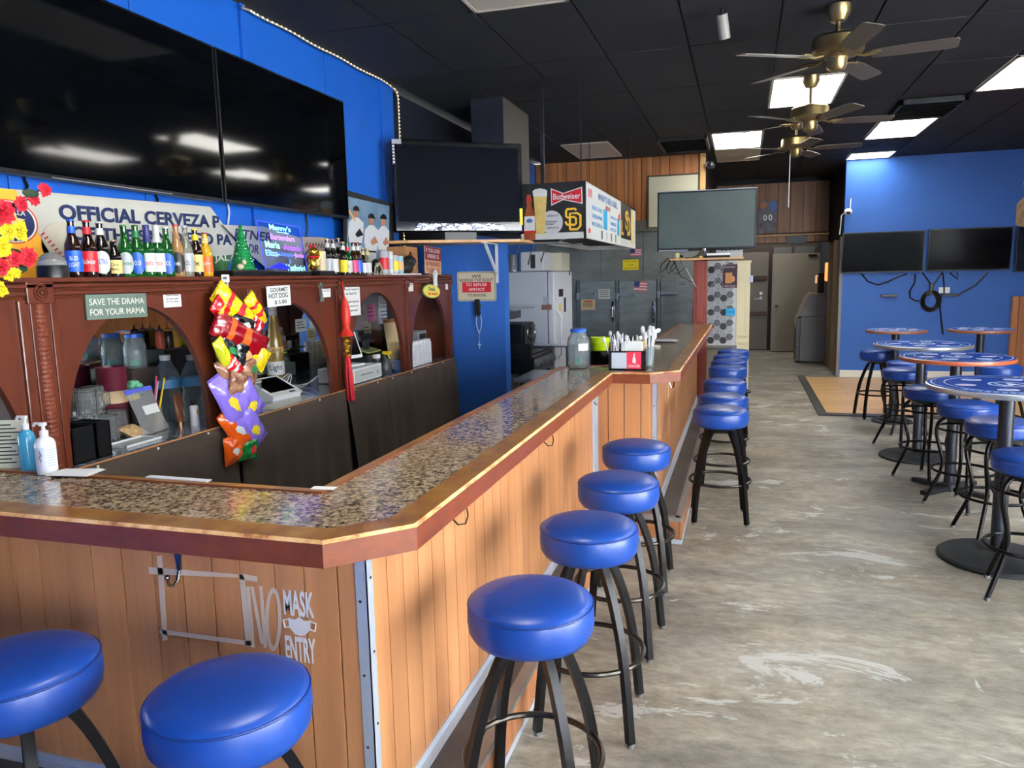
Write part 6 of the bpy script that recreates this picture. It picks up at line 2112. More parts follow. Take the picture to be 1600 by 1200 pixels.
# dark leafy plant at the far left
t = thing('leafy_plant', 'dark green leafy plant in a pot at the left edge behind the soap bottles', 'plant', (-2.58, 1.93, CZ))
MB().lathe([(0, 0), (0.04, 0), (0.05, 0.09), (0, 0.09)], 14).build('pot', mat('clay_pot', (80, 60, 50), 0.7), t)
rd = random.Random(12)
for k in range(16):
    a = rd.uniform(-2.2, 2.2)
    L_ = rd.uniform(0.1, 0.2)
    tip = Vector((0.08 * math.cos(a), L_ * math.sin(a) * 0.8, 0.15 + rd.uniform(0.0, 0.22)))
    mid = tip * 0.55 + Vector((0, 0, 0.1))
    m = MB()
    pts = [Vector((0, 0, 0.08)), mid, tip]
    w = Vector((0.3, -math.sin(a), 0.5)).normalized() * 0.022
    m.add([pts[0] - w * 0.1, pts[0] + w * 0.1, mid - w, mid + w, tip], [(0, 1, 3, 2), (2, 3, 4)])
    m.build('leaf', mat('leaf_green', (26, 62, 34), 0.45), t, 0)

# ------------------------------------------------------------------ things on the bar top
def pump_bottle(label, px, py, r, h, mbody, mliq, labm, seed):
    p = at(px, py, 2, BZ)
    t = thing('pump_bottle', label, 'pump bottle', (p.x, p.y, BZ), 0.4)
    MB().lathe([(0, 0), (r * 0.95, 0), (r, 0.006), (r, h * 0.82), (r * 0.8, h * 0.93), (r * 0.4, h)], 22).build('bottle', mbody, t)
    MB().lathe([(r * 0.42, h), (r * 0.44, h + 0.018), (r * 0.2, h + 0.022), (r * 0.16, h + 0.035)], 16).build('collar', M_white, t)
    m = MB().bev(-r * 0.3, r * 0.3, -r * 0.3, r * 0.3, h + 0.034, h + 0.046, 0.003)
    m.tube([(0, 0, h + 0.042), (-r * 0.9, r * 0.2, h + 0.042), (-r * 1.05, r * 0.24, h + 0.034)], 0.005, 6)
    m.build('pump_head', M_white, t)
    if labm:
        a0 = CAMDIR((p.x, p.y)) - 0.4
        vs = []
        for k in range(13):
            a = a0 - 1.2 + 2.4 * k / 12
            for zz in (h * 0.12, h * 0.75):
                vs.append(((r + 0.0007) * math.cos(a), (r + 0.0007) * math.sin(a), zz))
        lo = MB().add(vs, [(2 * k, 2 * k + 1, 2 * k + 3, 2 * k + 2) for k in range(12)]).build('label', labm, t, 60)
        fl = MB()
        for k, (aa, zz, ss) in enumerate(((-0.25, 0.62, 0.006), (-0.15, 0.55, 0.007), (-0.3, 0.48, 0.007), (-0.2, 0.4, 0.006), (-0.22, 0.3, 0.002), (-0.22, 0.22, 0.002))):
            a = a0 + aa - 0.3
            fl.ball(((r + 0.0008) * math.cos(a), (r + 0.0008) * math.sin(a), h * zz), ss, 6, s=(0.3, 0.3, 1.2))
        fl.build('lavender_print', mat('lavender_ink', (90, 76, 96), 0.6), lo)
        for k in range(7):
            me = MB()
            vs = []
            for q in range(5):
                a = a0 + 0.1 + 0.7 * q / 4
                for zz in (h * (0.66 - 0.07 * k), h * (0.675 - 0.07 * k)):
                    vs.append(((r + 0.0012) * math.cos(a), (r + 0.0012) * math.sin(a), zz))
            me.add(vs, [(2 * q, 2 * q + 1, 2 * q + 3, 2 * q + 2) for q in range(4)])
            me.build('print_line', mat('grey_ink', (140, 160, 170), 0.6), lo, 0)
    return t


pump_bottle('clear pump bottle of blue gel on the bar, left of the white soap bottle', 47, 734, 0.026, 0.135, mat('blue_gel', (90, 190, 232), 0.06, trans=0.5, coat=0.3), None, None, 1)
pump_bottle('white pump soap bottle with a lavender print on the bar', 75, 739, 0.031, 0.12, mat('pale_soap', (226, 230, 234), 0.15, coat=0.3), None, mat('soap_label', (216, 222, 236), 0.4), 2)
# printed sheet leaning at the far left
q = at(8, 737, 2, BZ)
t = thing('menu_sheet', 'printed cream sheet standing on the bar at the left edge', 'sheet', (q.x - 0.03, q.y + 0.03, BZ + 0.002))
t.matrix_world = frame((q.x - 0.03, q.y + 0.03, BZ + 0.002), (0.93, 0.36, 0), (-0.05, 0.12, 1))
quad_on(rect(-0.15, 0.075, 0, 0.16), mat('cream_sheet', (206, 206, 188), 0.6), 'sheet', t, Matrix.Identity(4), 0.0015)
for k in range(11):
    quad_on(rect(-0.12, 0.02 + 0.03 * ((k * 7) % 3) / 2, 0.142 - 0.0125 * k, 0.146 - 0.0125 * k), M_ink, 'print_line', t, T((0, 0, 0.0018)), 0.0003)
q = at(120, 738, 2, BZ + 0.006)
t = thing('order_slips', 'few loose white order slips on the inner bar edge beside the soap', 'paper', (q.x, q.y, BZ + 0.005), 0.15)
for k in range(3):
    MB().box(-0.075 + 0.004 * k, 0.07 - 0.006 * k, -0.045, 0.045 - 0.005 * k, 0.0015 * k, 0.0015 * k + 0.001).build('slip', M_paper, t, 0, rot=(0, 0, 0.08 * k))
q = at(285, 748, 2, BZ)
tag(MB().bev(-0.115, 0.115, -0.012, 0.012, 0, 0.003, 0.001).build('white_strip', M_white, None, 0, loc=(q.x, 1.858, BZ + 0.004), rot=(0, 0, -0.02)), 'thin white plastic strip on the inner bar rail', 'strip')
q = at(506, 765, 2, BZ)
tag(MB().bev(-0.035, 0.035, -0.014, 0.014, 0, 0.002, 0.0006).build('white_card', M_paper, None, 0, loc=(q.x, q.y, BZ + 0.004), rot=(0, 0, 0.1)), 'small white card at the inner corner of the bar', 'card')

# pickle jar with blue lid
q = at(904, 574, 2, BZ)
t = thing('glass_jar', 'big clear glass jar with a blue lid and coins inside on the bar', 'jar', (q.x, q.y, BZ))
rj, hj = 0.073, 0.235
MB().lathe([(0, 0), (rj * 0.85, 0), (rj, 0.02), (rj, hj * 0.7), (rj * 0.9, hj * 0.83), (rj * 0.68, hj * 0.92), (rj * 0.66, hj), (rj * 0.62, hj), (rj * 0.64, hj * 0.91), (rj * 0.86, hj * 0.81), (rj * 0.95, hj * 0.69), (rj * 0.95, 0.022), (rj * 0.8, 0.006), (0, 0.006)], 28).build('jar', M_glass, t)
MB().lathe([(rj * 0.7, hj - 0.004), (rj * 0.72, hj + 0.012), (rj * 0.66, hj + 0.018), (0, hj + 0.018)], 26, cap=False).build('lid', mat('blue_lid', (34, 88, 184), 0.4), t)
rd = random.Random(6)
cm_ = MB().lathe([(0, 0), (0.011, 0), (0.011, 0.002), (0, 0.002)], 10).mesh('coin', mat('coin_metal', (150, 118, 84), 0.35, 0.8))
for k in range(22):
    a, r = rd.random() * 6.28, rd.random() ** 0.5 * 0.045
    link('coin', cm_, t, M=TR(r * math.cos(a), r * math.sin(a), 0.008 + 0.001 * k, rd.uniform(-0.5, 0.5), rd.uniform(-0.5, 0.5)))
MB().lathe([(0, 0.02), (0.022, 0.02), (0.024, 0.06), (0.02, 0.06), (0, 0.03)], 14).build('green_cup', mat('mint_cup', (70, 190, 160), 0.3, trans=0.3), t)
me = MB()
a0 = CAMDIR((q.x, q.y))
vs = []
for k in range(9):
    a = a0 + 0.0 + 1.0 * k / 8
    for zz in (0.115, 0.16):
        vs.append(((rj + 0.0008) * math.cos(a), (rj + 0.0008) * math.sin(a), zz))
me.add(vs, [(2 * k, 2 * k + 1, 2 * k + 3, 2 * k + 2) for k in range(8)])
me.build('paper_label', M_paper, t, 60)

# napkin caddy with a red advert, straws and cutlery
q = at(980, 577, 2, BZ)
t = thing('napkin_caddy', 'black napkin caddy with white napkins and a red soda bottle advert', 'caddy', (q.x, q.y + 0.02, BZ), 0.05)
m = MB()
for (a0, a1, b0, b1) in ((-0.115, 0.115, -0.06, -0.055), (-0.115, 0.115, 0.055, 0.06), (-0.115, -0.11, -0.06, 0.06), (0.11, 0.115, -0.06, 0.06), (0.0, 0.004, -0.06, 0.06)):
    m.box(a0, a1, b0, b1, 0, 0.12)
m.box(-0.115, 0.115, -0.06, 0.06, 0, 0.006)
m.build('box', M_blackp, t, 0)
quad_on(rect(-0.095, 0.0, 0.01, 0.11), mat('ad_grey', (196, 204, 212), 0.4), 'price_panel', t, frame((0, -0.061, 0), (1, 0, 0), (0, 0, 1)), 0.0008)
ad = quad_on(rect(0.0, 0.09, 0.008, 0.115), mat('ad_red', (216, 48, 70), 0.4), 'red_panel', t, frame((0, -0.0615, 0), (1, 0, 0), (0, 0, 1)), 0.0008)
quad_on([(0.036, 0.045), (0.056, 0.045), (0.056, 0.07), (0.05, 0.085), (0.05, 0.105), (0.042, 0.105), (0.042, 0.085), (0.036, 0.07)], M_paper, 'bottle_print', t, frame((0, -0.0625, 0), (1, 0, 0), (0, 0, 1)), 0.0006)
letters('Coca-Cola', M_paper, t, frame((0.045, -0.063, 0.028), (1, 0, 0), (0, 0, 1)), width=0.07, height=0.02, offset=0.001, extrude=0.0003, shear=0.2)
nk = MB().box(-0.03, 0.1, -0.02, 0.0, 0.01, 0.165)
for k in range(4):
    nk = MB().box(-0.035, 0.095, -0.05 + 0.022 * k, -0.036 + 0.022 * k, 0.01, 0.15 + 0.008 * k)
    nk.build('napkin', M_paper, t, 0, M=TR(0, 0, 0, 0.05 * (k - 2)))
rd = random.Random(3)
for k in range(22):
    x0, y0 = rd.uniform(-0.1, 0.02), rd.uniform(-0.04, 0.04)
    dx, dy = rd.uniform(-0.06, 0.03), rd.uniform(-0.03, 0.02)
    tip = Vector((x0 + dx, y0 + dy, 0.16 + rd.uniform(0, 0.07)))
    s = MB().tube([(x0, y0, 0.01), tip], 0.004, 6)
    if k % 2:
        s.ball(tip, 0.011, 8, s=(1, 0.35, 1.7))
    s.build('plastic_cutlery', M_white, t)
for k, (c, x0) in enumerate(((mat('kraft_brown', (176, 128, 74), 0.7), 0.095), (mat('terracotta', (178, 92, 60), 0.6), 0.07))):
    MB().bev(x0 - 0.012, x0 + 0.012, 0.01, 0.03, 0.01, 0.18 - 0.02 * k, 0.002).build('wooden_stick', c, t, 0)
q = at(1006, 576, 2, BZ)
t = thing('cutlery_glass', 'clear glass of white plastic forks and spoons beside the napkin caddy', 'glass', (q.x + 0.015, q.y + 0.12, BZ))
MB().lathe([(0, 0), (0.034, 0), (0.04, 0.13), (0.038, 0.13), (0.032, 0.006), (0, 0.006)], 18).build('glass', M_glass, t)
for k in range(9):
    a = k * 0.7
    x0, y0 = 0.015 * math.cos(a), 0.015 * math.sin(a)
    tip = Vector((x0 * 2.6, y0 * 2.2, 0.2 + 0.02 * (k % 3)))
    s = MB().tube([(x0, y0, 0.01), tip], 0.005, 6)
    s.ball(tip, 0.014, 8, s=(1, 0.4, 1.8))
    s.build('plastic_fork', M_white, t)
# sauce bottles behind the napkins
for k, (dx, dy, c, cap, lab) in enumerate(((-0.11, 0.16, (176, 74, 56), (30, 30, 32), 'red sauce squeeze bottle with a dark cap behind the napkin caddy'), (-0.03, 0.17, (40, 30, 28), (190, 140, 90), 'dark sauce squeeze bottle with a tan cap behind the napkin caddy'), (0.04, 0.17, (216, 160, 50), (226, 220, 200), 'mustard squeeze bottle with a cream cap behind the napkin caddy'))):
    q = at(975, 577, 2, BZ)
    t = thing('sauce_bottle', lab, 'sauce bottle', (q.x + dx + 0.02, q.y + dy, BZ), group='sauce bottles on the bar')
    MB().lathe([(0, 0), (0.028, 0), (0.03, 0.005), (0.03, 0.13), (0.022, 0.15)], 16).build('bottle', mat('sauce_%d' % k, c, 0.3), t)
    MB().lathe([(0.024, 0.149), (0.024, 0.165), (0.008, 0.172), (0.004, 0.205), (0, 0.206)], 14, cap=False).build('nozzle', mat('nozzle_%d' % k, cap, 0.4), t)
# flat wrapped cutlery on the far bar, paper at the inner edge
q = at(1040, 534, 2, BZ)
t = thing('clear_plate', 'shiny clear plastic plate lying flat on the far bar', 'plate', (q.x, q.y, BZ))
MB().lathe([(0, 0.001), (0.07, 0.001), (0.115, 0.012), (0.12, 0.014), (0.115, 0.016), (0.07, 0.004), (0, 0.004)], 28).build('plate', mat('plate_clear', (206, 212, 222), 0.12, trans=0.4), t)
q = at(1016, 531, 2, BZ)
t = thing('paper_roll', 'rolled white paper leaning over the inner edge of the far bar', 'paper', (q.x, q.y, BZ))
MB().cyl((-0.09, -0.16, 0.02), (0.06, 0.18, 0.075), 0.02, 14).build('roll', M_paper, t)
# prep table behind the bar with black pots and a green bowl
q = at(938, 572, 2, 0.86)
t = thing('prep_table', 'low steel prep table behind the bar junction', 'table', (-1.35, 5.9, 0))
MB().bev(-0.35, 0.35, -0.3, 0.3, 0.83, 0.86, 0.004).build('table_top', M_steel, t, 0)
for sx in (-0.32, 0.32):
    for sy in (-0.27, 0.27):
        MB().cyl((sx, sy, 0), (sx, sy, 0.83), 0.015, 10).build('leg', M_steel, t)
g = at(938, 548, 1, 5.85)
t = thing('black_pot', 'black cooking pot with a red band under the green bowl', 'pot', (g.x, 5.85, 0.86))
gz = g.z - 0.86
MB().lathe([(0, 0), (0.075, 0), (0.08, 0.01), (0.08, gz), (0.084, gz + 0.004), (0, gz + 0.004)], 24).build('pot', mat('pot_black', (12, 12, 14), 0.2), t)
MB().lathe([(0.081, gz * 0.35), (0.081, gz * 0.5)], 24, cap=False).build('red_band', LB['maroon'], t)
t = thing('green_bowl', 'lime green bowl stacked on the black pot behind the bar', 'bowl', (g.x, 5.85, g.z + 0.006))
gh = at(938, 527, 1, 5.85).z - g.z - 0.006
MB().lathe([(0, 0), (0.06, 0), (0.074, gh * 0.6), (0.079, gh * 0.62), (0.079, gh), (0.074, gh), (0.068, gh * 0.5), (0, 0.01)], 26).build('bowl', mat('lime_green', (168, 196, 10), 0.35), t)
# ================================================================== kitchen side
# sign on the blue partition
YS = 6.355
a, b = at(714, 425, 1, YS), at(776, 470, 1, YS)
t = thing('refusal_sign', 'cream sign reading WE RESERVE THE RIGHT TO REFUSE SERVICE TO ANYONE', 'sign', (a + b) / 2)
t.matrix_world = frame((a + b) / 2, (1, 0, -0.005), (0, 0, 1))
w, h = b.x - a.x, a.z - b.z
quad_on(rrect(-w / 2, w / 2, -h / 2, h / 2, 0.02), mat('sign_white_edge', (214, 212, 200), 0.5), 'plate', t, Matrix.Identity(4), 0.002)
quad_on(rrect(-w / 2 + 0.007, w / 2 - 0.007, -h / 2 + 0.007, h / 2 - 0.007, 0.016), M_ink, 'border', t, T((0, 0, 0.002)), 0.0006)
quad_on(rrect(-w / 2 + 0.011, w / 2 - 0.011, -h / 2 + 0.011, h / 2 - 0.011, 0.014), mat('sign_cream', (206, 198, 172), 0.5), 'face', t, T((0, 0, 0.0028)), 0.0006)
quad_on(rect(-w * 0.37, w * 0.37, -h * 0.2, h * 0.14), mat('sign_red', (190, 24, 44), 0.5), 'red_panel', t, T((0, 0, 0.0035)), 0.0005)
for s, cy, fw, fh, mm, sh in (('WE', 0.34, 0.24, 0.11, M_ink, 0), ('RESERVE THE RIGHT', 0.21, 0.86, 0.1, M_ink, 0), ('TO REFUSE', 0.055, 0.54, 0.1, M_paper, 0.2), ('SERVICE', -0.105, 0.42, 0.1, M_paper, 0.2), ('TO ANYONE', -0.3, 0.48, 0.1, M_ink, 0)):
    letters(s, mm, t, T((0, cy * h, 0.0043)), width=fw * w, height=fh * h, offset=0.0006, extrude=0.0003, shear=sh)
a = at(746, 478, 1, YS - 0.012)
t = thing('wall_phone', 'black handset hanging on the blue partition below the cream sign', 'handset', a)
MB().bev(-0.025, 0.025, -0.012, 0.011, -0.085, 0.06, 0.01).build('handset', M_blackp, t, 0)
MB().bev(-0.03, 0.03, -0.004, 0.0115, -0.02, 0.02, 0.003).build('bracket', M_blackp, t, 0)
a = at(748, 495, 1, YS - 0.006)
t = thing('rosary', 'white bead rosary with a cross hanging on the blue partition', 'rosary', a)
zz = lambda py: at(750, py, 1, YS).z - a.z
m = MB()
for k in range(30):
    u = k / 29
    for s in (-1, 1):
        m.ball((s * 0.03 * math.sin(PI * min(1, u * 1.0)) * (1 - 0.3 * u), 0, 0.05 + (zz(521) - 0.05) * u), 0.004, 6)
for k in range(5):
    m.ball((0.0, 0, zz(523 + 3 * k)), 0.0045, 6)
tag(m.build('beads', mat('pearl_bead', (214, 218, 226), 0.3), t), kind='stuff')
m = MB().bev(-0.004, 0.004, -0.002, 0.002, zz(545), zz(534), 0.001)
m.bev(-0.014, 0.014, -0.002, 0.002, zz(539.5), zz(537.5), 0.001)
m.build('cross', mat('pearl_bead', (214, 218, 226), 0.3), t, 0)

# angled television on a wooden corner shelf
tl, tr = Vector((-2.725, 5.75, 0)), Vector((-1.83, 6.42, 0))
zb3 = 2.03
M3 = frame(((tl.x + tr.x) / 2, (tl.y + tr.y) / 2, zb3), (tr - tl), (0, 0, 1))
t = thing('television', 'older glossy black television angled on a wooden corner shelf', 'television')
t.matrix_world = M3
w3 = (tr - tl).length
h3 = 0.74
MB().bev(-w3 / 2, w3 / 2, 0, h3, -0.07, 0, 0.012).build('casing', mat('piano_black', (6, 7, 9), 0.06), t, 0)
MB().box(-w3 / 2 + 0.035, w3 / 2 - 0.035, 0.085, h3 - 0.045, 0, 0.002).build('screen', mat('dusty_screen', (7, 10, 19), 0.45, spec=0.03), t, 0)
MB().prism([(-w3 / 2 + 0.16, 0.015), (w3 / 2 - 0.16, 0.015), (w3 / 2 - 0.2, 0.07), (-w3 / 2 + 0.2, 0.07)], 0.001, 0.004).build('chrome_speaker_bar', mat('chrome_mirror', (104, 108, 118), 0.12, 1.0, bump=0.9, bscale=14), t, 0)
quad_on(rect(-w3 / 2 + 0.002, -w3 / 2 + 0.025, h3 - 0.2, h3 - 0.004), mat('energy_sticker', (56, 58, 64), 0.4), 'sticker', t, T((0, 0, 0.001)), 0.001)
quad_on(rect(-w3 / 2 + 0.002, -w3 / 2 + 0.08, h3 - 0.04, h3 - 0.004), LB['silver'], 'sticker', t, T((0, 0, 0.0012)), 0.001)
for k in range(6):
    quad_on(rect(-w3 / 2 + 0.006, -w3 / 2 + 0.021, h3 - 0.19 + 0.025 * k, h3 - 0.178 + 0.025 * k), M_paper, 'sticker_mark', t, T((0, 0, 0.0024)), 0.0005)
quad_on(rect(w3 / 2 - 0.03, w3 / 2 - 0.003, 0.06, 0.2), mat('yellow_sticker', (236, 212, 20), 0.5), 'yellow_sticker', t, T((0, 0, 0.001)), 0.001)
MB().bev(-0.14, 0.14, -0.05, 0.06, -0.0, 0.02, 0.004).build('stand_foot', M_blackp, t, 0, M=TR(0, -0.02, -0.03, PI / 2 - PI / 2))
t = thing('corner_shelf', 'pale wooden corner shelf on a white bracket under the angled television', 'shelf')
zs = at(800, 374, 1, 6.2).z
M_ply = wood('plywood_shelf', (170, 122, 72), (194, 148, 96), (206, 164, 112), 'x', 0.5, 0.5)
MB().prism([(-2.86, 5.72), (-2.6, 5.72), (-1.80, 6.2), (-1.80, 6.7), (-2.86, 6.7)], zs - 0.022, zs).build('board', M_ply, t, 0)
m = MB()
bx = -2.055
m.box(bx - 0.012, bx + 0.012, 6.345, 6.355, zs - 0.36, zs - 0.022)
m.box(bx - 0.012, bx + 0.012, 5.98, 6.355, zs - 0.032, zs - 0.022)
m.tube([(bx, 6.345, zs - 0.28), (bx, 6.05, zs - 0.035)], 0, flat=(0.02, 0.02))
m.build('bracket', M_white, t, 0)
# boxes between back bar and shelf, age notice
p = at(657, 425, 0, -2.62)
tag(MB().bev(-0.1, 0.1, -0.12, 0.12, 0, 0.23, 0.004).build('cardboard_box', mat('cardboard', (150, 104, 64), 0.7), None, 0, loc=(-2.7, 5.78, TOPZ)), 'brown cardboard box standing under the corner shelf', 'box')
t = thing('black_bag', 'crumpled black bag on the back bar beside the age notice', 'bag', (-2.6, 5.62, TOPZ))
m = MB().ball((0, 0, 0.06), 0.08, 12, s=(0.9, 1.3, 0.75))
m.ball((0.02, 0.06, 0.11), 0.06, 12, s=(0.9, 1.1, 0.8))
m.build('bag', mat('black_cloth', (20, 20, 22), 0.7, bump=0.4, bscale=25), t)
MB().tube([(0.05, -0.06, 0.1), (0.06, 0.0, 0.18), (0.05, 0.07, 0.12)], 0.006, 6).build('handle', M_blackp, t)
tt, w, h = sign('age_notice', 'dark red and tan age notice reading IF YOU LOOK UNDER 25', 'sign', (663, 385, 690, 428), mat('notice_tan', (196, 160, 122), 0.6), XF - 0.02, (), 0.004, tilt=-0.04)
quad_on(rect(-w / 2 + 0.003, w / 2 - 0.003, 0, h / 2 - 0.003), mat('notice_red', (120, 22, 38), 0.5), 'red_half', tt, T((0, 0, 0.0002)), 0.0006)
for s, cy, fw, mm in (('IF YOU LOOK', 0.36, 0.86, M_cream), ('UNDER 25', 0.15, 0.7, M_cream), ('BE PREPARED', -0.14, 0.86, LB['maroon']), ('TO SHOW I.D.', -0.36, 0.86, LB['maroon'])):
    letters(s, mm, tt, T((0, cy * h, 0.0012)), width=fw * w, height=0.15 * h, offset=0.001, extrude=0.0003)
tag(MB().lathe([(0, 0), (0.05, 0), (0.055, 0.01), (0.055, 0.09), (0.05, 0.095), (0, 0.095)], 18).build('plastic_tub', mat('cloudy_tub', (176, 184, 184), 0.3, trans=0.3), None, 35, loc=(-2.62, 6.2, TOPZ)), 'cloudy plastic tub at the right end of the back bar top', 'tub')

# ---- hanging menu box over the grill
MX, MY0, MY1 = -1.30, 6.53, 9.68
MZ0, MZ1 = 1.965, 2.445
t = thing('menu_hood', 'hanging box hood covered with beer and menu advertising panels', 'hood')
M_hoodw = mat('hood_white', (214, 214, 210), 0.45)
m = MB()
XL = -1.90
m.box(XL, MX, MY0, MY0 + 0.02, MZ0, MZ1)
m.box(MX - 0.02, MX, MY0, MY1, MZ0, MZ1)
m.box(XL, XL + 0.02, MY0, MY1, MZ0, MZ1)
m.box(XL, MX, MY1 - 0.02, MY1, MZ0, MZ1)
m.box(XL, MX, MY0, MY1, MZ1 - 0.02, MZ1)
m.build('hood_body', M_hoodw, t, 0)
MB().box(XL + 0.02, MX - 0.02, MY0 + 0.02, MY1 - 0.02, MZ0 + 0.05, MZ0 + 0.06).build('grease_baffle', mat('hood_dark', (30, 31, 33), 0.5), t, 0)
# front panel
fp = lambda px, py: at(px, py, 1, MY0 - 0.002)
x0 = fp(820, 300).x
fM = frame((0, MY0 - 0.001, 0), (1, 0, 0), (0, 0, 1))


def fpoly(pts):
    return [(fp(a, b).x, fp(a, b).z) for a, b in pts]


def fq(name, pts, m, lay):
    return MB().prism(fpoly(pts), 0, 0.0012).build(name, m, t, 0, M=T((0, -0.0013 * lay, 0)) @ fM)


M_panel = mat('panel_charcoal', (30, 30, 32), 0.5)
quad_on(rect(XL, MX, fp(870, 363.5).z, MZ1), M_panel, 'front_panel', t, fM, 0.001)
fq('bow_tie_border', [(860.5, 294), (880, 301.5), (909.5, 291.5), (910.5, 318.5), (880, 312.5), (861.5, 321.5)], M_paper, 1)
fq('bow_tie', [(862, 296.5), (880, 303), (908, 293.5), (908.8, 316.8), (880, 311), (862.8, 319)], LB['red'], 2)
a, b = fp(864.5, 307.6), fp(906.5, 305.6)
letters('Budweiser', M_paper, t, frame(((a + b) / 2) + Vector((0, -0.005, 0)), (b - a), (0, 0, 1)), width=(b - a).length, height=0.05, offset=0.0018, extrude=0.0004)
# interlocking letters
M_gold_print = mat('gold_print', (226, 180, 50), 0.5)
M_brown_print = mat('dark_brown_print', (44, 34, 26), 0.5)


def stroke(pts, wpx, m, lay, name):
    """rounded stroke drawn on the front panel"""
    P = [fp(*q) for q in pts]
    mb = MB().tube([(q.x, q.z, 0) for q in P], 0, flat=(wpx, 0.0012, (0, 0, 1)))
    return mb.build(name, m, t, 0, M=T((0, -0.0013 * lay - 0.0015, 0)) @ fM)


S_ = [(900.5, 328.5), (898, 326), (886, 327), (884.5, 330), (884.5, 338), (887, 340), (897.5, 339), (900, 341.5), (900, 349), (897.5, 351.2), (886, 351), (884.5, 348.5), (884.5, 346)]
D_ = [(890.5, 358.5), (890.5, 333.5), (902, 333), (907, 336.5), (907, 353), (902.5, 358), (890.5, 358.5)]
for (pts, nm) in ((S_, 'monogram_s'), (D_, 'monogram_d')):
    stroke(pts, 0.025, M_brown_print, 0, nm)
    stroke(pts, 0.018, M_gold_print, 1 if nm.endswith('s') else 1.4, nm)
# bottle, glass and baseball cut-outs
fq('baseball_print', [(862 + 17.5 * math.cos(2 * PI * k / 28), 347.5 + 18.5 * math.sin(2 * PI * k / 28)) for k in range(28)], mat('ball_white', (206, 204, 204), 0.5), 1)
for s, y0 in ((-1, 339), (1, 358)):
    for k in range(7):
        fq('stitch', [(855 + 2.6 * k, y0 - 0.5 * k * 0.3), (856 + 2.6 * k, y0 - 3 - 0.15 * k), (857 + 2.6 * k, y0 - 3 - 0.15 * k), (856.2 + 2.6 * k, y0 - 0.15 * k)], mat('stitch_dark', (70, 40, 44), 0.6), 2)
for k in range(3):
    fq('ball_lettering', [(852, 345.5 + 2.6 * k), (871 - 3 * k, 345 + 2.6 * k), (871 - 3 * k, 346.2 + 2.6 * k), (852, 346.7 + 2.6 * k)], mat('ball_ink', (60, 60, 64), 0.6), 2)
fq('beer_print', [(833.5, 305), (854.5, 305), (853, 330), (851, 365), (838, 366), (836, 335)], mat('pale_beer', (214, 190, 120), 0.4, rgb2=(190, 160, 84), vscale=9), 2.4)
fq('beer_foam', [(832, 299), (836, 296), (843, 294.3), (851, 295.5), (855, 298), (854.6, 307), (833.4, 307)], M_paper, 3)
fq('bottle_print', [(823.4, 300.5), (828.8, 300.5), (829.5, 309), (831.2, 313), (830.5, 322), (834.5, 330), (836, 338), (836.8, 373), (835.5, 374.8), (820.5, 374.8), (819.3, 373), (819.8, 338), (821, 330), (823.5, 322), (822.2, 313), (823, 309)], mat('bottle_print_brown', (124, 58, 30), 0.4, rgb2=(160, 84, 44), vscale=10), 3)
fq('bottle_label_print', [(819.6, 338.5), (835.8, 337.5), (836.4, 361), (819.2, 362)], M_paper, 4)
fq('bottle_label_red', [(819.2, 361), (836.4, 360.2), (836.4, 364), (819.2, 364.5)], LB['red'], 4.5)
fq('bottle_label_blue', [(822.5, 344), (827.5, 341), (833, 344), (831, 348), (824, 348)], mat('label_print_blue', (70, 100, 160), 0.5), 5)
fq('bottle_neck_label', [(822.5, 309.5), (830.5, 309), (831, 313.5), (822.3, 314)], LB['red'], 4)
fq('bottle_cap_print', [(823.2, 300), (829, 300), (829, 304.5), (823.2, 304.5)], M_ink, 4)
# side menu
sp_ = lambda px, py: at(px, py, 0, MX + 0.001)


def sq(name, pts, m, lay=1):
    P = [(sp_(a, b).y, sp_(a, b).z) for a, b in pts]
    return MB().prism(P, 0, 0.0012, M=Matrix(((0, 0, 1, MX + 0.0012 * lay), (1, 0, 0, 0), (0, 1, 0, 0), (0, 0, 0, 1)))).build(name, m, t, 0)


def stext(s, y0, y1, zc, hh, m, lay=2.2, off=0.001):
    letters(s, m, t, frame((MX + 0.0012 * lay, (y0 + y1) / 2, zc), (0, 1, 0), (0, 0, 1)), width=y1 - y0, height=hh, offset=off, extrude=0.0003)


yA, yB, yC, yD = MY0, sp_(970, 330).y, sp_(986, 340).y, MY1
quad = lambda y0, y1, z0, z1, m, lay, name: MB().box(MX, MX + 0.0012 * lay, y0, y1, z0, z1).build(name, m, t, 0)
quad(yA + 0.01, yB, MZ0 + 0.01, MZ1 - 0.005, mat('menu_white', (222, 226, 224), 0.4), 1, 'menu_panel')
quad(yB, yC, MZ0 + 0.085, MZ1 - 0.005, M_panel, 1, 'team_panel')
Ly = yB - yA
M_mblue, M_mred = mat('menu_blue', (60, 140, 200), 0.5), mat('menu_red', (206, 60, 66), 0.5)
for s, f0, f1 in (("MANNY'S", 0.3, 0.53), ('BAR', 0.56, 0.66), ('&', 0.68, 0.71), ('GRILL', 0.73, 0.87)):
    stext(s, yA + f0 * Ly, yA + f1 * Ly, MZ1 - 0.075, 0.062, mat('menu_title_blue', (50, 104, 170), 0.5), off=0.0008)
stext('MENU', yA + 0.5 * Ly, yA + 0.64 * Ly, MZ1 - 0.15, 0.045, M_mred)
for k, s in enumerate(('FRENCH FRIES', 'CHICKEN WINGS', 'MOZZARELLA')):
    stext(s, yA + 0.14 * Ly, yA + 0.4 * Ly, MZ1 - 0.2 - 0.07 * k, 0.036, M_mblue)
for k, s in enumerate(('QUESADILLA', 'HAMBURGER', 'HOTDOG')):
    stext(s, yA + 0.64 * Ly, yA + 0.84 * Ly, MZ1 - 0.22 - 0.06 * k, 0.034, M_mblue)
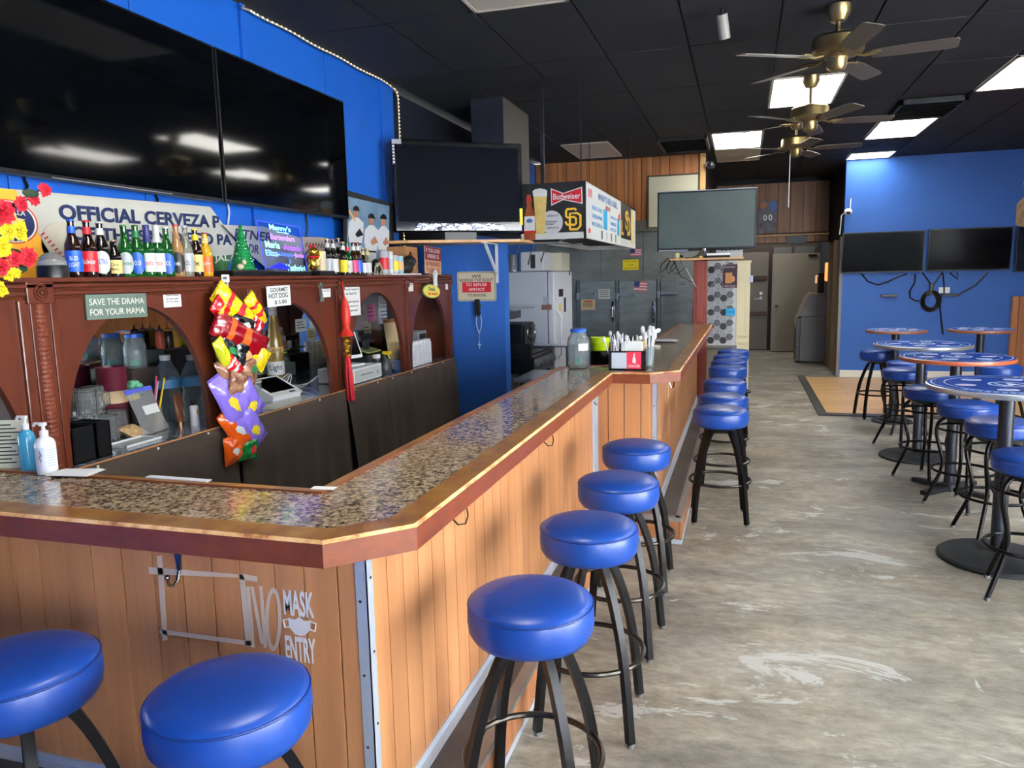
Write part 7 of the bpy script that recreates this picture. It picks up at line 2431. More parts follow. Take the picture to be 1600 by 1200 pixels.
quad(yA + 0.44 * Ly, yA + 0.55 * Ly, MZ0 + 0.12, MZ1 - 0.17, mat('menu_cyan', (20, 150, 200), 0.5), 1.5, 'price_strip')
quad(yA + 0.87 * Ly, yA + 0.94 * Ly, MZ0 + 0.1, MZ1 - 0.2, mat('menu_cyan', (20, 150, 200), 0.5), 1.5, 'price_strip')
quad(yA + 0.05 * Ly, yA + 0.14 * Ly, MZ1 - 0.12, MZ1 - 0.05, mat('menu_pale_red', (196, 120, 130), 0.5), 1.5, 'brand_mark')
quad(yA + 0.05 * Ly, yA + 0.1 * Ly, MZ0 + 0.05, MZ0 + 0.09, M_mred, 1.5, 'brand_mark')
MB().prism([(yA + 0.90 * Ly, MZ1 - 0.17), (yA + 0.97 * Ly, MZ1 - 0.13), (yA + 0.97 * Ly, MZ1 - 0.22), (yA + 0.9 * Ly, MZ1 - 0.2)], 0, 0.0018, M=Matrix(((0, 0, 1, MX), (1, 0, 0, 0), (0, 1, 0, 0), (0, 0, 0, 1)))).build('brand_mark', M_mred, t, 0)
for k in range(4):
    quad(yA + (0.38 + 0.14 * k) * Ly, yA + (0.41 + 0.14 * k) * Ly, MZ0 + 0.02, MZ0 + 0.1, (M_ink, LB['silver'], LB['maroon'], LB['green'])[k], 1.6, 'bottle_mark')
for _s, _dy, _z in (('S', 0.04, 0.3), ('D', 0.2, 0.24)):
    letters(_s, M_gold_print, t, frame((MX + 0.004, (yB + yC) / 2 + _dy, MZ0 + _z), (0, 1, 0), (0, 0, 1)), width=(yC - yB) * 0.32, height=0.22, offset=0.003, extrude=0.0005)
letters('L', M_gold_print, t, frame((MX + 0.004, yB + 0.1, MZ0 + 0.2), (0, 1, 0), (0, 0, 1)), width=0.16, height=0.16, offset=0.004, extrude=0.0005)
quad(yC + 0.02, yC + 0.2, MZ0 + 0.05, MZ1 - 0.03, mat('faded_yellow', (206, 192, 120), 0.5), 1.4, 'faded_strip')
# chains and rods to the ceiling
ch = fp(903, 284)
m = MB()
zc = MZ1
while zc < CEIL:
    m.tube([(MX - 0.06 + 0.006 * math.cos(a), MY0 + 0.1 + 0.006 * math.sin(a) * 0.3, zc + 0.022 + 0.02 * math.sin(a)) for a in [k * PI / 4 for k in range(8)]], 0.0025, 5, closed=True)
    zc += 0.036
m.build('chain', mat('dull_chain', (74, 70, 64), 0.4, 0.8), t)
rd_ = at(848, 260, 1, MY0 + 0.1)
MB().tube([(rd_.x, MY0 + 0.1, MZ1), (rd_.x, MY0 + 0.1, CEIL)], 0, flat=(0.03, 0.03)).build('hanger_post', mat('black_hanger', (20, 20, 22), 0.5), t, 0)
for (xx, yy_) in ((MX - 0.06, MY1 - 0.2), (XL + 0.06, MY1 - 0.2)):
    MB().tube([(xx, yy_, MZ1), (xx, yy_, CEIL)], 0.004, 5).build('hanger_wire', M_black, t)
# hanging utensil rail below the hood front
t = thing('utensil_rail', 'wire rail with black utensils under the hood at the partition', 'utensil rail', (-1.96, 6.62, 1.90))
m = MB().tube([(-0.02, 0, 0.05), (0.55, 0.3, 0.03)], 0.008, 6)
for k in range(4):
    m.tube([(0.05 + 0.12 * k, 0.03 + 0.065 * k, 0.05), (0.05 + 0.12 * k, 0.06 + 0.065 * k, 0.10)], 0.005, 5)
m.build('rail', mat('rail_grey', (120, 120, 120), 0.4, 0.6), t)
m = MB().prism([(-0.02, 0.02), (0.33, 0.02), (0.38, 0.30), (0.03, 0.30)], 0.03, 0.045)
m.build('filter_panel', mat('filter_grey', (160, 162, 164), 0.35, 0.6), t, 0, M=TR(0.06, 0.0, 0.0, 0.25, 0.0, 0))
for k, (x, l_) in enumerate(((0.04, 0.16), (0.16, 0.12), (0.27, 0.1))):
    u = MB().tube([(x, 0.04 * k, 0.03), (x - 0.03, 0.04 * k, -0.04), (x - 0.05, 0.04 * k, -l_)], 0.006, 6)
    u.ball((x - 0.055, 0.04 * k, -l_ - 0.01), 0.014, 8, s=(0.6, 1, 1.6))
    u.build('utensil', M_blackp, t)

# ---- fridge
FRX, FRY0, FRY1 = -1.855, 7.62, 8.48
FRZ = 1.695
t = thing('white_fridge', 'tall white refrigerator behind the grill, seen from its side', 'refrigerator', (-2.2, 8.05, 0))
M_fr = mat('fridge_white', (206, 210, 218), 0.35)
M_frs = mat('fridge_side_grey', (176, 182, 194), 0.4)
lx = lambda x: x + 2.2
ly = lambda y: y - 8.05
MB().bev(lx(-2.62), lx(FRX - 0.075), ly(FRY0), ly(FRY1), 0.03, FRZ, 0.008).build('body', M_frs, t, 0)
MB().bev(lx(FRX - 0.068), lx(FRX), ly(FRY0), ly(FRY1), 0.62, FRZ, 0.012).build('door', M_fr, t, 0)
MB().bev(lx(FRX - 0.068), lx(FRX), ly(FRY0), ly(FRY1), 0.06, 0.61, 0.012).build('freezer_drawer', M_fr, t, 0)
hd_ = MB().tube([(lx(FRX), ly(FRY0 + 0.1), 1.3), (lx(FRX + 0.045), ly(FRY0 + 0.1), 1.24), (lx(FRX + 0.045), ly(FRY0 + 0.1), 0.84), (lx(FRX), ly(FRY0 + 0.1), 0.78)], 0.012, 8)
hd_.build('handle', M_fr, t)
for (px0, py0, px1, py1, m) in ((848, 464, 858, 474, mat('sticker_grey', (150, 158, 172), 0.5)), (846, 476, 862, 484, mat('sticker_brown', (110, 78, 70), 0.5))):
    a, b = at(px0, py0, 1, FRY0 - 0.001), at(px1, py1, 1, FRY0 - 0.001)
    quad_on(rect(a.x + 2.2, b.x + 2.2, b.z, a.z), m, 'sticker', t, frame((0, ly(FRY0) - 0.0005, 0), (1, 0, 0), (0, 0, 1)), 0.001)
for (px0, py0, px1, py1, m) in ((873, 452, 880, 463, M_ink), (881, 465, 884.5, 487, M_ink), (873, 475, 878, 485, LB['cream']), (889, 423, 891, 430, M_ink)):
    a, b = at(px0, py0, 0, FRX + 0.001), at(px1, py1, 0, FRX + 0.001)
    MB().box(0, 0.001, a.y - 8.05, b.y - 8.05, b.z, a.z).build('magnet', m, t, 0, loc=(lx(FRX), 0, 0))
# things on the fridge
t = thing('white_appliance', 'white boxy appliance with a dark panel on top of the fridge', 'appliance', (-2.1, 7.85, FRZ))
MB().bev(-0.13, 0.12, -0.16, 0.16, 0.0, 0.2, 0.015).build('body', M_white, t, 0)
MB().box(-0.02, 0.03, -0.162, -0.16, 0.03, 0.17).build('panel', M_ink, t, 0)
tag(MB().bev(-0.16, 0.14, -0.2, 0.2, 0, 0.195, 0.003).build('open_carton', mat('pale_carton', (206, 200, 176), 0.7), None, 0, loc=(-2.02, 8.28, FRZ)), 'pale carton behind the white appliance on top of the fridge', 'box')
t = thing('metal_canister', 'grey metal canister at the left on top of the fridge', 'canister', (-2.34, 7.8, FRZ))
MB().lathe([(0, 0), (0.06, 0), (0.06, 0.17), (0.055, 0.18), (0, 0.18)], 20).build('can', mat('canister_grey', (150, 156, 166), 0.35, 0.4), t)
tag(MB().bev(-0.3, 0.28, -0.25, 0.25, 0, 0.008, 0.002).build('tray_board', mat('tray_dark', (120, 122, 126), 0.4), None, 0, loc=(-2.2, 7.9, FRZ)), 'flat grey tray lying on top of the fridge', 'tray')
for o in ('white_appliance', 'open_carton', 'metal_canister'):
    bpy.data.objects[o].location.z += 0.0085

# ---- griddle, steel shelf, microwave
t = thing('griddle', 'black gas griddle with a row of knobs behind the bar', 'griddle', (-1.93, 6.95, 0.06))
M_gr = mat('griddle_black', (26, 27, 29), 0.4, 0.4)
MB().bev(0.122, 0.128, -0.34, 0.37, 0.70, 0.84, 0.002).build('control_panel', mat('griddle_steel', (104, 106, 108), 0.35, 0.7), t, 0)
MB().bev(-0.4, 0.12, -0.35, 0.38, 0.70, 0.86, 0.008).build('body', M_gr, t, 0)
MB().bev(-0.38, 0.07, -0.33, 0.36, 0.86, 0.875, 0.003).build('plate', mat('griddle_plate', (40, 38, 36), 0.35, 0.7), t, 0)
MB().bev(-0.4, -0.38, -0.35, 0.38, 0.86, 1.0, 0.003).build('back_splash', M_gr, t, 0)
MB().box(-0.4, 0.1, -0.352, -0.345, 0.86, 0.98).build('side_splash', M_gr, t, 0)
for k in range(6):
    y = -0.28 + 0.12 * k
    MB().lathe([(0.032, 0), (0.029, 0.035), (0.018, 0.04), (0, 0.04)], 14, cap=False).build('knob', M_steel, t, M=TR(0.128, y, 0.785, 0, PI / 2, 0))
for sx in (-0.36, 0.08):
    for sy in (-0.31, 0.34):
        MB().tube([(sx, sy, -0.06), (sx, sy, 0.7)], 0, flat=(0.03, 0.03)).build('leg', M_gr, t, 0)
MB().bev(-0.38, 0.1, -0.33, 0.36, 0.22, 0.24, 0.003).build('lower_shelf', M_gr, t, 0)
t = thing('steel_side_table', 'steel work shelf with a dark edge between griddle and fridge', 'table', (-1.8, 7.42, 0))
MB().bev(-0.4, 0.16, -0.05, 0.18, 0.94, 0.955, 0.003).build('table_top', M_steel, t, 0)
MB().bev(0.16, 0.19, -0.05, 0.18, 0.90, 0.957, 0.003).build('front_edge', M_gr, t, 0)
for sx in (-0.37, 0.13):
    for sy in (-0.03, 0.16):
        MB().tube([(sx, sy, 0), (sx, sy, 0.94)], 0, flat=(0.03, 0.03)).build('leg', mat('leg_grey', (110, 112, 114), 0.4, 0.6), t, 0)
t = thing('pan_rack', 'steel rack over the griddle carrying pans', 'rack', (-2.25, 7.1, 1.33))
m = MB().bev(-0.18, 0.2, -0.3, 0.45, 0, 0.012, 0.003)
m.build('shelf', M_steel, t, 0)
MB().bev(-0.2, 0.1, -0.28, 0.3, -0.09, 0.0, 0.004).build('dark_housing', M_gr, t, 0)
for yy_ in (-0.25, 0.4):
    MB().tube([(-0.17, yy_, -1.33), (-0.17, yy_, 0)], 0.012, 8).build('post', M_steel, t)
t = thing('microwave', 'black microwave oven with a curved handle above the griddle', 'microwave', (-2.1, 7.0, 0.99))
MB().bev(-0.2, 0.14, -0.2, 0.2, 0, 0.22, 0.01).build('body', M_blackp, t, 0)
MB().bev(0.14, 0.15, -0.19, 0.08, 0.015, 0.205, 0.004).build('door', M_screen, t, 0)
MB().tube([(0.15, 0.06, 0.18), (0.185, 0.06, 0.14), (0.185, 0.06, 0.08), (0.15, 0.06, 0.04)], 0.008, 8).build('handle', M_chrome, t)
MB().box(0.14, 0.151, 0.09, 0.19, 0.02, 0.2).build('control_panel', mat('control_grey', (60, 62, 66), 0.4), t, 0)
MB().bev(-0.2, 0.14, -0.19, 0.19, -0.048, 0.0, 0.004).build('stand', M_gr, t, 0)

# ---- cold room doors
M_cdoor = mat('cold_door_grey', (98, 108, 113), 0.45, rgb2=(120, 130, 134), vscale=4, stretch=(1, 1, 3), bump=0.03, bscale=60)
YD = 11.098
doors = [((907, 440), (962, 545), 'cold room door at the left, with a white and a tan notice'), ((968, 440), (1025, 545), 'cold room door in the middle, with a flag sticker'), ((1033, 437), (1089, 545), 'cold room door at the right, behind the bar end post')]
for k, (p0, p1, lab) in enumerate(doors):
    a = at(*p0, 1, YD)
    b = at(*p1, 1, YD)
    t = thing('cold_room_door', lab, 'door', (a.x, YD, 0), group='cold room doors')
    w = b.x - a.x
    MB().bev(0.0, w, -0.05, 0.0, 0.55, a.z, 0.006).build('door_panel', M_cdoor, t, 0)
    MB().bev(-0.05, -0.003, -0.03, 0.0, 0.55, a.z + 0.03, 0.004).build('jamb', mat('cold_jamb', (112, 120, 124), 0.4, 0.3), t, 0)
    for z in (a.z - 0.19, a.z - 0.78):
        h_ = MB().bev(-0.03, 0.24, -0.066, -0.05, z - 0.02, z + 0.02, 0.004)
        h_.bev(-0.055, -0.015, -0.07, -0.03, z - 0.07, z + 0.025, 0.004)
        h_.build('strap_hinge', mat('hinge_steel', (150, 160, 170), 0.35, 0.7), t, 0)
    l_ = MB().tube([(w - 0.03, -0.05, a.z - 0.34), (w - 0.03, -0.1, a.z - 0.38), (w - 0.03, -0.1, a.z - 0.52), (w - 0.03, -0.05, a.z - 0.56)], 0.012, 8)
    l_.bev(w - 0.05, w - 0.01, -0.06, -0.05, a.z - 0.6, a.z - 0.3, 0.003)
    l_.build('latch_handle', M_chrome, t)


def kwall(name, lab, cat, p0, p1, m, marks=(), y=YD - 0.0512, group=None):
    a, b = at(*p0, 1, y), at(*p1, 1, y)
    t = thing(name, lab, cat, (a + b) / 2, group=group)
    t.matrix_world = frame((a + b) / 2, (1, 0, 0), (0, 0, 1))
    w, h = b.x - a.x, a.z - b.z
    quad_on(rect(-w / 2, w / 2, -h / 2, h / 2), m, 'sheet', t, Matrix.Identity(4), 0.001)
    for (x0, x1, y0, y1, mm) in marks:
        quad_on(rect(x0 * w, x1 * w, y0 * h, y1 * h), mm, 'mark', t, T((0, 0, 0.0012)), 0.0005)
    return t, w, h


kwall('notice', 'white notice on the left cold room door', 'notice', (935, 452), (953, 467), mat('notice_white', (186, 190, 180), 0.6), [(-0.4, 0.4, 0.3 - 0.2 * k, 0.36 - 0.2 * k, M_ink) for k in range(4)])
kwall('notice', 'tan notice on the left cold room door below the white one', 'notice', (908, 468), (930, 484), mat('notice_kraft', (190, 168, 128), 0.6), [(-0.3, 0.3, 0.25, 0.36, LB['red'])] + [(-0.4, 0.3, 0.1 - 0.15 * k, 0.15 - 0.15 * k, M_ink) for k in range(3)])
tt, w, h = kwall('yellow_sign', 'yellow warning sign on the cold room wall above the doors', 'sign', (973, 406), (998, 421.5), mat('warning_yellow', (222, 204, 24), 0.5), [], y=11.098)
for k, (s, fw) in enumerate((('CAUTION', 0.8), ('ICE', 0.3), ('WATCH YOUR STEP', 0.8))):
    letters(s, M_ink, tt, T((0, (0.32 - 0.32 * k) * h, 0.0014)), width=fw * w, height=0.14 * h, extrude=0.0003)


def flag(lab, p0, p1, y, tilt):
    tt, w, h = kwall('flag_sticker', lab, 'flag', p0, p1, mat('flag_white', (206, 204, 206), 0.5), [], y=y)
    for k in range(4):
        quad_on(rect(-w / 2, w / 2, h * (0.5 - 0.143 - 0.286 * k) - 0.0, h * (0.5 - 0.286 * k)) if k < 3 else rect(-w / 2, w / 2, -h / 2, -h / 2 + 0.143 * h), mat('flag_red', (190, 90, 98), 0.5), 'stripe', tt, T((0, 0, 0.0012)), 0.0004)
    quad_on(rect(-w / 2, -w * 0.08, -h * 0.05, h / 2), mat('flag_navy', (50, 62, 116), 0.5), 'canton', tt, T((0, 0, 0.0018)), 0.0004)
    tt.rotation_euler.rotate(Euler((0, tilt, 0)))


flag('faded flag sticker on the cold room wall near the menu box', (985, 388.5), (1002, 400), 11.098, 0.0)
flag('faded flag sticker on the middle cold room door', (991, 440), (1011, 455), YD - 0.0512, 0.06)
kwall('notice', 'grey notice on the right cold room door', 'notice', (1058, 437), (1075, 448), mat('notice_grey', (120, 130, 140), 0.5), [(-0.35, 0.35, 0.2 - 0.2 * k, 0.26 - 0.2 * k, M_ink) for k in range(3)])
# cream hatch in the plank wall
a, b = at(1014, 277, 1, 11.09), at(1090, 352, 1, 11.09)
t = thing('cream_hatch', 'cream painted hatch door set in the golden plank wall', 'hatch', (a.x, 11.095, b.z))
MB().bev(0, b.x - a.x, -0.02, 0.0, 0, a.z - b.z, 0.005).build('door_panel', mat('cream_paint', (190, 186, 162), 0.5), t, 0)
m = MB()
m.box(-0.02, 0.0, -0.025, 0, -0.02, a.z - b.z + 0.02)
m.box(b.x - a.x, b.x - a.x + 0.02, -0.025, 0, -0.02, a.z - b.z + 0.02)
m.box(-0.02, b.x - a.x + 0.02, -0.025, 0, a.z - b.z, a.z - b.z + 0.02)
m.build('frame', mat('hatch_frame', (70, 60, 48), 0.6), t, 0)

# ---- bar end: red post, shelf with television, hexagon panelled wall, cream door post
t = thing('end_post', 'red-brown wooden post at the far end of the bar', 'post', (-0.48, 9.36, 0))
zp = at(1095, 405, 1, 9.36).z
MB().bev(-0.085, 0.075, -0.06, 0.06, 0, zp, 0.006).build('post', mat('post_red', (112, 46, 36), 0.4, rgb2=(132, 62, 50), vscale=10, stretch=(1, 1, 0.2)), t, 0)
MB().bev(-0.05, 0.03, -0.068, -0.06, BZ + 0.02, zp - 0.02, 0.003).build('face_board', mat('post_red_light', (130, 58, 48), 0.4), t, 0)
t = thing('tv_shelf', 'narrow wooden shelf on metal braces under the dark green television', 'shelf', (0, 9.3, 0))
zs = at(1100, 406, 1, 9.3).z
MB().bev(-0.83, 0.0, -0.14, 0.24, zs, zs + 0.02, 0.003).build('board', M_ply, t, 0)
for (x0, x1) in ((-0.53, -0.7), (-0.36, -0.16)):
    MB().tube([(x0, 0.0, zs - 0.32), (x1, -0.02, zs)], 0, flat=(0.022, 0.01)).build('brace', mat('brace_grey', (140, 140, 138), 0.4, 0.5), t, 0)
tl, tr = at(1027, 298, 1, 9.22), at(1183, 296, 1, 9.22)
bl = at(1027, 395, 1, 9.22)
t = thing('television', 'wide dark green-grey television above the far end of the bar', 'television')
t.matrix_world = frame(((tl.x + tr.x) / 2, 9.22, bl.z + 0.01), (1, 0, -0.004), (0, 0, 1))
w, h = tr.x - tl.x, 0.685
MB().bev(-w / 2, w / 2, 0, h, -0.06, 0, 0.006).build('casing', M_blackp, t, 0)
MB().box(-w / 2 + 0.02, w / 2 - 0.02, 0.035, h - 0.02, 0, 0.0015).build('screen', mat('grey_green_screen', (66, 78, 78), 0.3, rgb2=(76, 90, 88), vscale=1.5), t, 0)
MB().box(-w / 2, w / 2, h - 0.004, h + 0.006, -0.06, 0.004).build('top_strip', M_steel, t, 0)
MB().box(-w / 2 + 0.02, -0.2, 0.002, 0.016, 0.0, 0.003).build('silver_strip', M_steel, t, 0)
MB().bev(-0.03, 0.03, -0.12, 0.1, -0.05, -0.03, 0.005).build('stand_neck', M_blackp, t, 0)
# clutter on the shelf
zc = zs + 0.02
t = thing('spot_lamp', 'small chrome clip lamp on the shelf under the green television', 'lamp', (-0.46, 9.2, zc))
MB().lathe([(0.0, 0.12), (0.02, 0.115), (0.035, 0.09), (0.05, 0.03), (0.046, 0.03), (0.03, 0.088), (0, 0.1)], 18).build('shade', M_chrome, t, M=TR(0, 0, 0.02, 0.5, 0.3, 0))
MB().tube([(-0.02, 0, 0.04), (-0.12, -0.02, 0.0), (-0.2, -0.03, 0.0)], 0.01, 8).build('arm', M_chrome, t)
t = thing('cream_ball', 'round cream bulb lying at the left end of the shelf', 'bulb', (-0.75, 9.2, zc))
MB().ball((0, 0, 0.035), 0.035, 14).build('bulb', mat('cream_bulb', (206, 196, 150), 0.4), t)
MB().cyl((0.03, 0, 0.03), (0.07, 0, 0.02), 0.014, 10).build('cap', M_chrome, t)
t = thing('streaming_box', 'flat white and black streaming box on the shelf', 'box', (-0.27, 9.2, zc))
MB().bev(-0.14, 0.12, -0.05, 0.06, 0, 0.025, 0.003).build('base', M_blackp, t, 0)
MB().bev(-0.14, 0.12, -0.05, 0.06, 0.025, 0.05, 0.003).build('cover', M_white, t, 0)
t = thing('amplifier', 'silver amplifier with a row of dark knobs at the right end of the shelf', 'amplifier', (-0.09, 9.34, zc))
MB().bev(-0.22, 0.08, -0.09, 0.09, 0, 0.13, 0.004).build('case', mat('amp_silver', (168, 168, 164), 0.35, 0.4), t, 0)
for k in range(5):
    MB().lathe([(0.014, 0), (0.012, 0.015), (0, 0.016)], 12, cap=False).build('knob', M_ink, t, M=TR(-0.15 + 0.045 * k, -0.09, 0.09, PI / 2, 0, 0))
t = thing('loose_cables', 'black cables drooping from the left end of the television shelf', 'cables', (-0.8, 9.2, zc))
rd = random.Random(21)
for k in range(3):
    x0 = -0.05 + 0.05 * k
    MB().tube([(x0, 0, 0.01), (x0 - 0.08, 0.01, -0.06 - 0.03 * k), (x0 - 0.1 + 0.05 * k, 0.0, -0.16 - 0.01 * k), (x0 - 0.02 + 0.06 * k, 0.02, -0.1), (x0 + 0.02, 0.0, 0.0)], 0.006, 6).build('cable', M_blackp, t)
MB().tube([(0.0, 0.02, 0.0), (0.08, 0.1, -0.2), (0.2, 0.12, -0.27), (0.3, 0.12, -0.28)], 0.006, 6).build('cable', M_blackp, t)

# hexagon panel (each hexagon a tile)
YH = 9.72
hx0, hx1 = at(1105, 470, 1, YH).x, at(1150.5, 470, 1, YH).x
hz0, hz1 = at(1130, 538, 1, YH).z, at(1130, 410, 1, YH).z
t = thing('hexagon_screen', 'narrow screen wall covered with grey and black hexagon tiles', 'screen wall', (hx0, YH, 0))
MB().bev(0, hx1 - hx0, 0.004, 0.12, 0, hz1 + 0.02, 0.003).build('panel', mat('hex_grout', (196, 198, 198), 0.5), t, 0)
R = 0.05
hex_m = [mat('hex_black', (40, 44, 48), 0.4), mat('hex_grey', (88, 92, 96), 0.4), mat('hex_marble', (176, 180, 182), 0.35, rgb2=(132, 138, 142), vscale=30), mat('hex_marble', (0, 0, 0))]
hex_me = [MB().prism([((R - 0.003) * math.cos(PI / 3 * k), (R - 0.003) * math.sin(PI / 3 * k)) for k in range(6)], 0, 0.004).mesh('hexagon_tile', mm, 0) for mm in hex_m]
i = 0
z0 = hz0
Wd = hx1 - hx0
colx = R * 0.9
cidx = 0
while colx < Wd - R * 0.6:
    z = hz0 + R + (R * 0.866 if cidx % 2 else 0)
    row = 0
    while z < hz1 - 0.02:
        pick = [0, 2, 2, 1][(row * 1 + (0 if cidx % 2 else 2)) % 2 * 2 + ((row // 2 + cidx) % 2)]
        pick = 2 if row % 2 else (1 if cidx % 2 else 0)
        link('hexagon_tile', hex_me[pick], t, M=frame((colx, 0.004, z), (1, 0, 0), (0, 0, 1)))
        z += R * 1.732
        row += 1
    colx += R * 1.5
    cidx += 1
MB().bev(-0.01, Wd + 0.015, -0.03, 0.13, hz0 - 0.05, hz0 - 0.012, 0.006).build('ledge', mat('ledge_grey', (110, 108, 104), 0.5), t, 0)
MB().bev(0.0, Wd, -0.006, 0.004, 0.0, hz0 - 0.05, 0.003).build('lower_panel', mat('lower_tan', (140, 134, 120), 0.5), t, 0)
a, b = at(1129, 413, 1, YH - 0.006), at(1152, 450, 1, YH - 0.006)
t = thing('drink_poster', 'dark purple poster with a golden drink on the hexagon screen', 'poster', (a + b) / 2)
t.matrix_world = frame((a + b) / 2, (1, 0, 0), (0, 0, 1))
w, h = b.x - a.x, a.z - b.z
quad_on(rect(-w / 2, w / 2, -h / 2, h / 2), mat('poster_border', (170, 120, 130), 0.4), 'sheet', t, Matrix.Identity(4), 0.001)
quad_on(rect(-w / 2 + 0.006, w / 2 - 0.006, -h / 2 + 0.006, h / 2 - 0.006), mat('poster_purple', (50, 30, 46), 0.35), 'print', t, T((0, 0, 0.001)), 0.0006)
quad_on([(-w * 0.3, -h * 0.3), (w * 0.12, -h * 0.3), (w * 0.16, h * 0.15), (-w * 0.3, h * 0.15)], mat('drink_gold', (200, 140, 70), 0.4), 'drink_print', t, T((0, 0, 0.0018)), 0.0006)
quad_on(ell(w * 0.2, -h * 0.12, w * 0.13, h * 0.13, 14), mat('drink_amber', (214, 150, 90), 0.4), 'garnish_print', t, T((0, 0, 0.0018)), 0.0006)
letters('COCKTAILS', M_cream, t, T((0, h * 0.38, 0.0018)), width=w * 0.7, height=h * 0.07, extrude=0.0003)
letters('HAPPY HOUR', M_cream, t, T((0, -h * 0.41, 0.0018)), width=w * 0.75, height=h * 0.06, extrude=0.0003)
a, b = at(1134, 482, 1, YH - 0.006), at(1148.5, 493, 1, YH - 0.006)
t = thing('blue_note', 'bright blue handwritten note on the hexagon screen', 'note', (a + b) / 2)
t.matrix_world = frame((a + b) / 2, (1, 0, 0), (0, 0, 1))
w, h = b.x - a.x, a.z - b.z
quad_on(rect(-w / 2, w / 2, -h / 2, h / 2), mat('note_cyan', (30, 160, 214), 0.6), 'sheet', t, Matrix.Identity(4), 0.001)
letters('RESTROOM', M_ink, t, T((0, 0, 0.0014)), width=w * 0.8, height=h * 0.3, extrude=0.0003)
a = at(1150.5, 420, 1, 9.78)
b = at(1174, 420, 1, 9.78)
t = thing('cream_door', 'cream panelled door standing open beside the hexagon screen', 'door', (a.x, 9.78, 0))
M_crd = mat('cream_door_paint', (216, 208, 172), 0.45)
w = b.x - a.x
zt = at(1162, 411, 1, 9.78).z
MB().bev(0.01, w - 0.01, 0.0, 0.05, 0.01, zt, 0.005).build('door_leaf', M_crd, t, 0)
MB().bev(0.0, w, -0.01, 0.06, zt, zt + 0.03, 0.004).build('top_rail', M_crd, t, 0)
for (z0, z1) in ((0.12, 0.78), (0.86, 1.6)):
    m = MB()
    m.box(0.04, w - 0.04, -0.008, 0.0, z0, z0 + 0.012)
    m.box(0.04, w - 0.04, -0.008, 0.0, z1 - 0.012, z1)
    m.box(0.04, 0.052, -0.008, 0.0, z0, z1)
    m.box(w - 0.052, w - 0.04, -0.008, 0.0, z0, z1)
    m.build('moulding', M_crd, t, 0)
MB().bev(w - 0.02, w + 0.02, -0.012, 0.0, 1.52, 1.6, 0.003).build('hinge', M_steel, t, 0)
# ================================================================== far wall and corridor
YW = 12.668
for (p0, p1, pb, lab, tilt) in (((1317, 364), (1447, 360), 427, 'black television on the blue far wall, left of the pair', 0.055), ((1453, 358), (1585, 352), 424, 'black television on the blue far wall, right of the pair', 0.06)):
    yt = YW - 0.14
    a, b = at(*p0, 1, yt), at(*p1, 1, yt)
    zb = at(p0[0], pb, 1, YW - 0.07).z
    t = thing('television', lab, 'television')
    h = a.z - zb
    t.matrix_world = frame(((a.x + b.x) / 2, YW - 0.07, zb), (1, 0, 0.0), (0, -0.09, 1))
    w = b.x - a.x
    tv_local(t, w, h, 0.012, 0.045, mat('far_screen', (4, 5, 9), 0.14, spec=0.06))
    MB().bev(-0.2, 0.2, 0.1, h - 0.15, -0.10, -0.045, 0.008).build('wall_mount', M_black, t, 0)


def fw(px, py, d=0.006):
    return at(px, py, 1, YW - d)


cables = [([(1346, 428), (1356, 440), (1372, 445), (1389, 439), (1405, 432), (1418, 428)], 'black cable looping under the left far television'),
          ([(1430, 428), (1429, 442), (1421, 455), (1422, 465), (1430, 470), (1436, 470)], 'black cable hanging free under the left far television'),
          ([(1441, 426), (1453, 442), (1455, 445)], 'black cable from the left far television to the coil'),
          ([(1472, 426), (1462, 440), (1457, 446)], 'black cable from the right far television to the coil'),
          ([(1473, 426), (1475, 445), (1475, 460)], 'black cable dropping to the small black box on the far wall'),
          ([(1484, 426), (1496, 436), (1496, 426)], 'short black cable loop under the right far television'),
          ([(1543, 426), (1525, 445), (1498, 460)], 'thin black cable slanting to the small black box on the far wall'),
          ([(1468, 470), (1470, 495), (1473, 522)], 'black cable end hanging below the coil')]
for pts, lab in cables:
    tag(MB().tube([fw(*p) for p in pts], 0.012, 6).build('cable', M_blackp), lab, 'cable')
t = thing('cable_coil', 'coiled black cable hanging on a strap on the far wall', 'cable coil', fw(1454, 470, 0.03))
for k in range(5):
    rx = 0.085 + 0.012 * k
    MB().tube([(rx * math.cos(a), -0.004 * k + 0.01 * math.sin(a * 2 + k), (rx + 0.02) * math.sin(a)) for a in [2 * PI * q / 28 for q in range(28)]], 0.009, 6, closed=True).build('loop', M_blackp, t)
MB().bev(-0.025, 0.025, -0.02, 0.02, 0.08, 0.26, 0.006).build('strap', M_blackp, t, 0)
a, b = fw(1376, 460), fw(1401, 463.5)
tag(MB().bev(a.x, b.x, YW - 0.08, YW, b.z, a.z, 0.004).build('small_shelf', mat('grey_shelf', (70, 74, 80), 0.4), None, 0), 'short dark shelf on the far wall under the left television', 'shelf')
a, b = fw(1467, 449), fw(1484, 458)
tag(MB().bev(a.x, b.x, YW - 0.012, YW, b.z, a.z, 0.003).build('outlet_plate', M_white, None, 0), 'white double outlet plate on the far wall', 'outlet')
a, b = fw(1471, 459), fw(1498, 462)
tag(MB().bev(a.x, b.x, YW - 0.06, YW, b.z, a.z, 0.004).build('black_device', M_blackp, None, 0), 'small flat black device under the white outlet plate', 'device')
